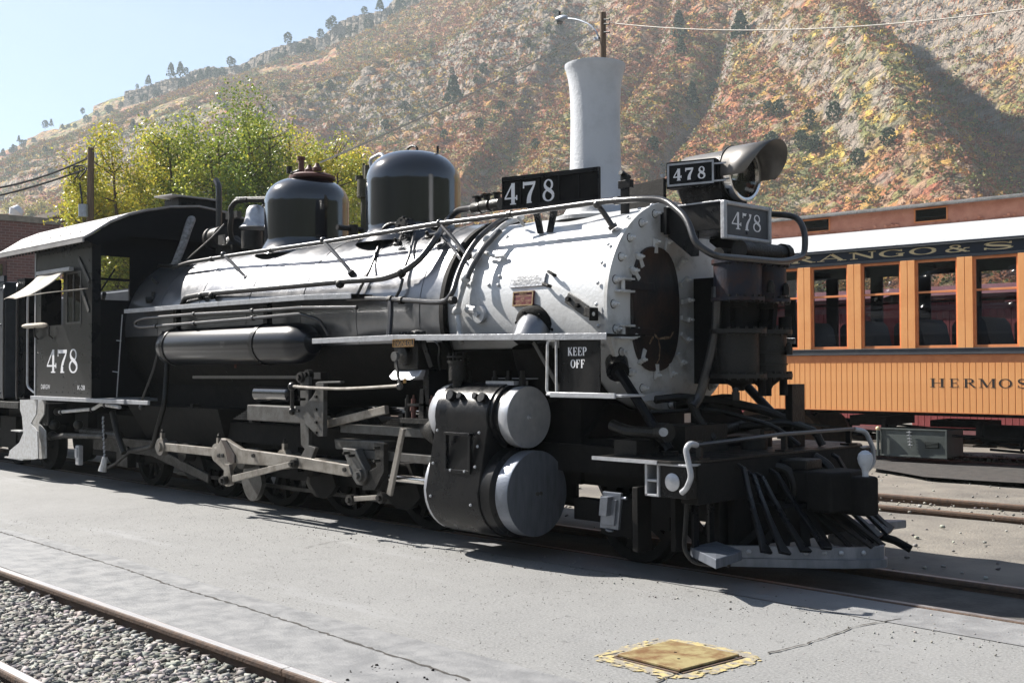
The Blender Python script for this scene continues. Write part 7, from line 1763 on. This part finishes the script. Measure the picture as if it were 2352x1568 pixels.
S0, S1, WD = -4.0, 9.4, 2.5
# tongue-and-groove siding: every board its own piece
bw = .0875
def board_mesh(h, w_, th, m, name):
    b = MB(); e = .006
    pr = [(-w_ / 2, 0), (-w_ / 2, -th + e), (-w_ / 2 + e, -th), (w_ / 2 - e, -th), (w_ / 2, -th + e), (w_ / 2, 0)]
    b.prism([V((x, y, 0)) for x, y in pr], (0, 0, h)); return b.mesh(name, m, smooth=0)
sb = board_mesh(.70, bw - .004, .020, M['orange'], 'siding_board')
side = MB(); cbox(side, S0, S1, .0, .04, .76, 1.50); cbox(side, S0, S1, -.016, .04, 1.462, 1.581); cbox(side, S0, S1, -.021, .03, .752, .765); sd = cb(side, 'side_wall', 'orangeframe', smooth=0)
k = 0; s = S0 + bw / 2
while s < S1:
    o = bpy.data.objects.new('siding_board', sb); link(o, sd, cw(s, 0, .764)); o.rotation_euler = (0, 0, th_); s += bw; k += 1
b = MB(); cbox(b, S0, S1, -.045, .04, 1.583, 1.66); cbox(b, S0, S1, -.055, .04, 1.661, 1.672); cb(b, 'belt_rail', 'belt', smooth=0, bevel=.004)
# letterboard with gold lettering
b = MB(); cbox(b, S0, S1, -.012, .04, 2.985, 3.155); lbd = cb(b, 'letterboard', 'navy', smooth=0)
b = MB(); cbox(b, S0, S1, -.030, .04, 2.945, 2.984); cb(b, 'letterboard_moulding', 'belt', lbd, smooth=0, bevel=.004)
hL = .100
def letters_at(txt_pos, h, z, m, par, off, xs, bold=1.0):
    for ch, s0, s1 in txt_pos:
        w0 = GL[ch][0]; x_ = (s1 - s0) / (h * w0 * .92)
        lettering('gold_letter' if m is M['gold'] else 'name_letter', ch, cw(s0 - .02 * (s1 - s0), off, z), cu, (0, 0, 1), -cn, h, x_, m, par, bold=bold)
letters_at([('D', -2.78, -2.42), ('U', -2.22, -1.80), ('R', -1.60, -1.21), ('A', -1.14, -.71), ('N', -.62, -.21), ('G', -.15, .23), ('O', .31, .70), ('&', .84, 1.19), ('S', 1.35, 1.76), ('I', 1.90, 2.04), ('L', 2.16, 2.50), ('V', 2.58, 2.98), ('E', 3.08, 3.42), ('R', 3.52, 3.90), ('T', 3.98, 4.34), ('O', 4.44, 4.84), ('N', 4.94, 5.34)], hL, 3.02, M['gold'], lbd, -.012, 1, bold=1.45)
letters_at([('H', .60, .80), ('E', .875, 1.01), ('R', 1.075, 1.24), ('M', 1.285, 1.51), ('O', 1.555, 1.73), ('S', 1.80, 1.93), ('A', 1.98, 2.18)], .125, 1.115, M['doorblack'], sd, -.0205, 1, bold=1.1)
# window bays
bay = .828; pw = .215
s = -1.478
starts = [s + bay * k for k in range(-3, 13)]
paneM = None
for q in starts:
    if q < S0 - .1 or q > S1: continue
    # double pilaster q .. q+pw
    b = MB(); cbox(b, q, q + pw / 2 - .004, -.035, .05, 1.673, 2.944); cbox(b, q + pw / 2 + .004, q + pw, -.035, .05, 1.673, 2.944); cbox(b, q + pw / 2 - .004, q + pw / 2 + .004, -.02, .05, 1.673, 2.944); pp = cb(b, 'window_post', 'orange', smooth=0, bevel=.003)
    w0, w1 = q + pw, q + bay
    f = MB(); e = .032
    cbox(f, w0, w0 + e, .0, .04, 1.673, 2.944); cbox(f, w1 - e, w1, .0, .04, 1.673, 2.944); cbox(f, w0 + e, w1 - e, .001, .04, 2.905, 2.944); cbox(f, w0 + e, w1 - e, .001, .04, 1.673, 1.712)
    cbox(f, w0 + e, w1 - e, .004, .036, 2.462, 2.492); fo = cb(f, 'window_frame', 'orangeframe', smooth=0, bevel=.002)
    for z0, z1 in ((1.712, 2.462), (2.492, 2.905)):
        g = MB(); cbox(g, w0 + e, w1 - e, .018, .021, z0, z1); cb(g, 'pane', 'glass', fo, smooth=0)
# far wall with the same openings
b = MB(); cbox(b, S0, S1, WD - .04, WD, .76, 1.66); cbox(b, S0, S1, WD - .04, WD, 2.93, 3.155); cb(b, 'far_side_wall', 'interior', smooth=0)
for q in starts:
    if q < S0 - .1 or q > S1: continue
    b = MB(); cbox(b, q, q + pw, WD - .04, WD, 1.66, 2.93); cb(b, 'window_post', 'interior', smooth=0)
    b = MB(); cbox(b, q + pw, q + bay, WD - .03, WD - .01, 2.46, 2.49); cb(b, 'window_bar', 'interior', smooth=0)
b = MB(); cbox(b, S0, S1, .05, WD - .05, .93, .98); cb(b, 'floor', 'interior', smooth=0)
b = MB(); cbox(b, S0, S0 + .04, .0, WD, .76, 3.15); cbox(b, S1 - .04, S1, .0, WD, .76, 3.15); cb(b, 'end_wall', 'interior', smooth=0)
b = MB(); cbox(b, S0, S1, .05, WD - .05, 3.10, 3.12); cb(b, 'ceiling', 'interior', smooth=0)
# seats
def seat_mesh():
    b = MB(); b.prism([V((0, 0, .55)), V((0, 0, 1.05)), V((.05, 0, 1.12)), V((.12, 0, 1.13)), V((.19, 0, 1.05)), V((.30, 0, .55))], (0, .95, 0)); b.box((.12, .0, .38), (.62, .95, .54)); b.box((.2, .1, 0), (.3, .85, .38)); return b.mesh('coach_seat', M['seatblue'], smooth=30)
sm_ = seat_mesh()
for i in range(14):
    for v in (.10, 1.42):
        o = bpy.data.objects.new('coach_seat', sm_); link(o, coach, cw(-3.5 + .93 * i + (.12 if v > 1 else 0), v, .98)); o.rotation_euler = (0, 0, th_)
# roof: lower slope, clerestory, top
def csec(name, pts, m, par=coach, smooth=0, th=.02):
    b = MB(); vs = []; n = len(pts)
    for S_ in (S0 - .35, S1 + .35):
        for v, z in pts: vs.append(cw(S_, v, z))
        for v, z in pts: vs.append(cw(S_, v, z - th))
    fs = []
    for i in range(n - 1): fs += [(i, i + 2 * n, i + 1 + 2 * n, i + 1), (n + i, n + i + 1, 3 * n + i + 1, 3 * n + i)]
    fs += [(0, n, 3 * n, 2 * n), (n - 1, 3 * n - 1, 4 * n - 1, 2 * n - 1)]
    b.add(vs, fs); return cb(b, name, m, par, smooth=smooth)
lr = csec('lower_roof', [(-.06, 3.160), (-.045, 3.20), (.06, 3.29), (.22, 3.39), (.42, 3.475), (.60, 3.515)], 'whiteroof', smooth=60)
csec('lower_roof', [(WD - .60, 3.515), (WD - .42, 3.475), (WD - .22, 3.39), (WD - .06, 3.29), (WD + .045, 3.20), (WD + .06, 3.16)], 'whiteroof', smooth=60)
b = MB(); cbox(b, S0 - .35, S1 + .35, -.075, -.045, 3.155, 3.178); cb(b, 'roof_gutter', 'navy', lr, smooth=0)
z0c, z1c = 3.49, 3.80
for v0, v1 in ((.60, .63), (WD - .63, WD - .60)):
    b = MB(); cw0 = -3.0
    cur = S0 - .3
    cl = []
    s = -1.73 - 1.89
    while s < S1 - .6: cl.append((s, s + .47)); s += 1.88
    for a_, c_2 in cl:
        if a_ < cur: continue
        cbox(b, cur, a_, v0, v1, z0c, z1c); cbox(b, a_, c_2, v0, v1, z0c, 3.578); cbox(b, a_, c_2, v0, v1, 3.755, z1c); cur = c_2
    cbox(b, cur, S1 + .3, v0, v1, z0c, z1c); cl_w = cb(b, 'clerestory_side', 'salmon', smooth=0)
    for a_, c_2 in cl:
        f = MB(); e = .02; vv0 = v0 - .012 if v0 < 1 else v1
        cbox(f, a_ - e, c_2 + e, vv0, vv0 + .012, 3.558, 3.578); cbox(f, a_ - e, c_2 + e, vv0, vv0 + .012, 3.755, 3.772); cbox(f, a_ - e, a_, vv0, vv0 + .012, 3.578, 3.755); cbox(f, c_2, c_2 + e, vv0, vv0 + .012, 3.578, 3.755); fo = cb(f, 'clerestory_window', 'orangeframe', cl_w, smooth=0)
        g = MB(); cbox(g, a_, c_2, v0 + .01, v0 + .013, 3.578, 3.755); cb(g, 'pane', 'glass', fo, smooth=0)
csec('upper_roof', [(.50, 3.805), (.54, 3.835), (.8, 3.875), (1.25, 3.895), (WD - .8, 3.875), (WD - .54, 3.835), (WD - .50, 3.805)], 'tarroof', smooth=60, th=.03)
# peeling paint flakes along the foot of the clerestory
rs_ = random.Random(3); b = MB()
for i in range(90):
    s = rs_.uniform(-3.8, 4.5); h = rs_.uniform(.01, .04); w_ = rs_.uniform(.02, .09); p = cw(s, .595, 3.515 + rs_.uniform(0, .02)); q = p + cu * w_; b.add([p, q, q - cn * .02 + V((0, 0, h)), p + cu * w_ * .4 - cn * .03 + V((0, 0, h * 1.3))], [(0, 1, 2, 3)])
cb(b, 'peeling_paint', 'salmon', lr, smooth=0)
# underframe
b = MB(); cbox(b, S0, S1, .15, .30, .70, .755); cbox(b, S0, S1, WD - .30, WD - .15, .70, .755); cbox(b, S0, S1, 1.1, 1.4, .68, .75); cb(b, 'sills', 'dull', smooth=0)
b = MB(); b.tube([cw(-3.0, .22, .62), cw(-1.0, .22, .48), cw(-.2, .22, .43), cw(2.4, .22, .40), cw(4.6, .22, .42), cw(6.4, .22, .62)], .018, 8); b.tube([cw(-3.0, 1.9, .62), cw(-.2, 1.9, .42), cw(4.6, 1.9, .42), cw(6.4, 1.9, .62)], .018, 8)
for s in (-.2, 1.2, 2.4, 3.6): cbox(b, s - .04, s + .04, .18, .26, .42, .62)
cb(b, 'truss_rods', 'dull')
b = MB(); cbox(b, .2, 1.0, .9, 1.6, .50, .60); b.cyl(cw(1.1, .6, .45), cw(2.0, .6, .45), .13, 14); cbox(b, -.9, -.3, .5, 1.5, .52, .66); cb(b, 'brake_gear', 'dull')
b = MB(); cbox(b, -.165, .81, .02, .62, .115, .505); bb = cb(b, 'battery_box', 'steelbox', smooth=0, bevel=.006)
b = MB(); cbox(b, -.175, .82, .005, .03, .49, .51); cbox(b, -.175, .82, .005, .03, .10, .125); cbox(b, -.175, -.15, .006, .029, .125, .49); cbox(b, .795, .82, .006, .029, .125, .49); cb(b, 'box_frame', 'steelbox', bb, smooth=0, bevel=.003)
b = MB(); cbox(b, .50, .70, .010, .02, .24, .33); cb(b, 'louvre_vent', 'dull', bb, smooth=0)
for k in range(4):
    b = MB(); cbox(b, .51, .69, -.001, .012, .255 + .02 * k, .262 + .02 * k); cb(b, 'louvre', 'steelbox', bb, smooth=0)
b = MB()
for k in range(5): q = cw(.28 + .005 * k, -.02, .46 - .045 * k); b.obox(q, cu * .035, cn * .02, V((0, 0, .004))); b.tube([q, q - V((0, 0, .04))], .006, 5)
b.tube([cw(.28, -.01, .48), cw(.29, -.01, .26)], .008, 6); cb(b, 'hanging_chain', 'edge', bb, smooth=0)
b = MB(); b.cyl(cw(-.19, -.03, .10), cw(-.19, -.03, .48), .022, 10); st_ = cb(b, 'safety_post', 'steelbox'); b = MB(); b.sphere(cw(-.19, -.03, .50), .032, 12, 8); cb(b, 'brass_ball', 'gold', st_)
def truck(sc):
    b = MB()
    for v in (.22, WD - .30): cbox(b, sc - 1.0, sc + 1.0, v, v + .08, .40, .52); cbox(b, sc - .3, sc + .3, v - .02, v + .1, .28, .6); cbox(b, sc - .85, sc - .6, v - .03, v + .1, .26, .50); cbox(b, sc + .6, sc + .85, v - .03, v + .1, .26, .50)
    cbox(b, sc - .2, sc + .2, .3, WD - .3, .35, .6); t = cb(b, 'coach_truck', 'dull', smooth=0, bevel=.01)
    for ds in (-.72, .72):
        for v, sg in ((.78, -1), (WD - .78, 1)):
            w_ = MB(); w_.lathe(cw(sc + ds, v, .33), cn * sg, [(-.03, .35), (0, .335), (.10, .325), (.10, .26), (.05, .24), (.05, .09), (.12, .08)], 30); cb(w_, 'wheel', 'railside', t)
truck(-2.6); truck(8.0)
b = MB(); b.cyl(cw(1.7, .4, .2), cw(1.7, .4, .44), .02, 6); c = cw(1.95, .45, .28); b.sphere(c, .09, 10, 8, (1, 1, 1.2)); b.tube([cw(1.2, .35, .33), cw(1.8, .35, .27), cw(2.6, .35, .30), cw(3.6, .35, .30)], .022, 6); b.tube([cw(1.2, .6, .22), cw(2.2, .6, .18), cw(3.6, .6, .20)], .02, 6); cb(b, 'brake_rod', 'dull')
# ================================================================== MAROON BOXCARS
M['maroon'] = mat('weathered_maroon_board_paint', (.26, .04, .045), .75, col2=(.34, .08, .08), scale=10, bump=.4, stretch=(4, 4, .5))
M['maroonroof'] = mat('faded_maroon_roof', (.26, .11, .12), .7, col2=(.20, .075, .08), scale=5)
bm_ = board_mesh(2.40, .118, .022, M['maroon'], 'wall_board')
def boxcar(s0, L_, label):
    V0 = 5.05
    t = thing('boxcar', label, 'boxcar', cw(s0 + L_ / 2, V0 + 1.1, 0), 'maroon boxcars behind the coach')
    def bb_(b, n_, m, par=t, **k): return b.build(n_, M[m], par, **k)
    b = MB(); cbox(b, s0, s0 + L_, V0, V0 + 2.2, .26, 2.66); wl = bb_(b, 'body', 'maroon', smooth=0)
    s = s0 + .06
    while s < s0 + L_:
        o = bpy.data.objects.new('wall_board', bm_); link(o, wl, cw(s, V0, .25)); o.rotation_euler = (0, 0, th_); s += .124
    b = MB(); cbox(b, s0 - .05, s0 + L_ + .05, V0 - .10, V0 + .02, 2.665, 2.72); cbox(b, s0, s0 + L_, V0 - .035, V0 + .02, 2.45, 2.55); cbox(b, s0, s0 + L_, V0 - .04, V0 + .1, .14, .25); bb_(b, 'fascia', 'maroonroof', smooth=0)
    b = MB(); ps_ = [(V0 - .12, 2.725), (V0 + 1.1, 2.98), (V0 + 2.32, 2.725)]; vs = [cw(S_, v, z) for S_ in (s0 - .1, s0 + L_ + .1) for v, z in ps_]; b.add(vs, [(0, 3, 4, 1), (1, 4, 5, 2)]); bb_(b, 'roof', 'maroonroof', smooth=0)
    b = MB(); cbox(b, s0 + L_ * .42, s0 + L_ * .42 + 1.5, V0 - .07, V0 - .025, .85, 2.44); cbox(b, s0 + L_ * .2, s0 + L_ * .75, V0 - .09, V0 - .03, 2.56, 2.60); bb_(b, 'sliding_door', 'maroon', smooth=0)
    b = MB()
    for k in range(5): b.tube([cw(s0 + L_ - .6, V0 - .03, 1.0 + .35 * k), cw(s0 + L_ - .6, V0 - .08, 1.0 + .35 * k), cw(s0 + L_ - .2, V0 - .08, 1.0 + .35 * k), cw(s0 + L_ - .2, V0 - .03, 1.0 + .35 * k)], .01, 5)
    bb_(b, 'grab_iron', 'dull')
    b = MB()
    for sc in (s0 + 1.3, s0 + L_ - 1.3):
        cbox(b, sc - .8, sc + .8, V0 + .25, V0 + .35, .35, .5)
        for ds in (-.55, .55):
            for v, sg in ((V0 + .62, -1), (V0 + 1.58, 1)): b.lathe(cw(sc + ds, v, .33), cn * sg, [(-.03, .35), (0, .335), (.10, .325), (.10, .1)], 24)
    b.tube([cw(s0 + 2, V0 + .2, .62), cw(s0 + 3, V0 + .2, .45), cw(s0 + L_ - 3, V0 + .2, .45), cw(s0 + L_ - 2, V0 + .2, .62)], .02, 6); bb_(b, 'running_gear', 'dull', smooth=30)
boxcar(-11.4, 8.9, 'maroon wooden boxcar, left one of the pair glimpsed under and through the orange coach')
boxcar(-1.9, 8.9, 'maroon wooden boxcar, right one of the pair seen through the coach windows')
# ---- meshes made of several loose pieces become one part per piece
def explode(o):
    me = o.data; n = len(me.vertices); par = list(range(n))
    def find(a):
        while par[a] != a: par[a] = par[par[a]]; a = par[a]
        return a
    for p in me.polygons:
        v = list(p.vertices)
        for q in v[1:]: par[find(q)] = find(v[0])
    isl = {}
    for i in range(n): isl.setdefault(find(i), []).append(i)
    co = [v.co for v in me.vertices]; e = .012; boxes = []
    for k, vs in isl.items():
        lo = [min(co[i][a] for i in vs) - e for a in range(3)]; hi = [max(co[i][a] for i in vs) + e for a in range(3)]; boxes.append([lo, hi, {k}])
    ch = True
    while ch:
        ch = False
        for i in range(len(boxes)):
            for j in range(i + 1, len(boxes)):
                A, B = boxes[i], boxes[j]
                if all(A[0][a] <= B[1][a] and B[0][a] <= A[1][a] for a in range(3)):
                    A[0] = [min(x, y) for x, y in zip(A[0], B[0])]; A[1] = [max(x, y) for x, y in zip(A[1], B[1])]; A[2] |= B[2]; boxes.pop(j); ch = True; break
            if ch: break
    if len(boxes) < 2: return
    for lo, hi, ks in boxes:
        b = MB(); idx = {}
        for p in me.polygons:
            if find(p.vertices[0]) in ks:
                f = []
                for v in p.vertices:
                    if v not in idx: idx[v] = len(b.v); b.v.append(tuple(co[v]))
                    f.append(idx[v])
                b.f.append(tuple(f))
        nm = b.mesh(o.name.split('.')[0], me.materials[0], smooth=35); c = o.copy(); c.data = nm; COL.objects.link(c)
        c.name = o.name.split('.')[0]
    bpy.data.objects.remove(o)
for o in list(bpy.data.objects):
    if o.type == 'MESH' and not o.children and o.name.split('.')[0] in ('leaf_springs', 'air_hose', 'bell_stand', 'sander_cocks', 'pipe_bracket', 'turret_valves', 'pump_bottom_caps', 'oil_cups', 'axles', 'deck_piping', 'injector', 'red_cock', 'leading_truck_frame', 'insulator', 'brake_gear', 'brake_rigging', 'awning_stay', 'headlight_platform', 'beam_backing', 'seat_rail', 'check_valve', 'valve_platform', 'arm_rest_bracket', 'front_window_bar', 'blowdown_pipe', 'ladder_rod', 'coupler_carrier', 'loose_wire', 'backhead', 'grab_iron', 'sills', 'truss_rods', 'end_wall', 'running_gear', 'peeling_paint'):
        if o.name.split('.')[0] == 'peeling_paint': o['kind'] = 'stuff'
        else: explode(o)
# ================================================================== HAZE
hz = MB(); hz.box((-1000, -520, -1.5), (520, 1000, 330))
hm = bpy.data.materials.new('thin_blue_haze'); hm.use_nodes = True
hn = hm.node_tree; hn.nodes.clear()
ho = hn.nodes.new('ShaderNodeOutputMaterial'); hv = hn.nodes.new('ShaderNodeVolumePrincipled')
hv.inputs['Color'].default_value = (.84, .95, 1.0, 1); hv.inputs['Density'].default_value = .0004; hv.inputs['Anisotropy'].default_value = .1
hn.links.new(hv.outputs[0], ho.inputs['Volume'])
tag(hz.build('haze', hm, smooth=0), kind='stuff')
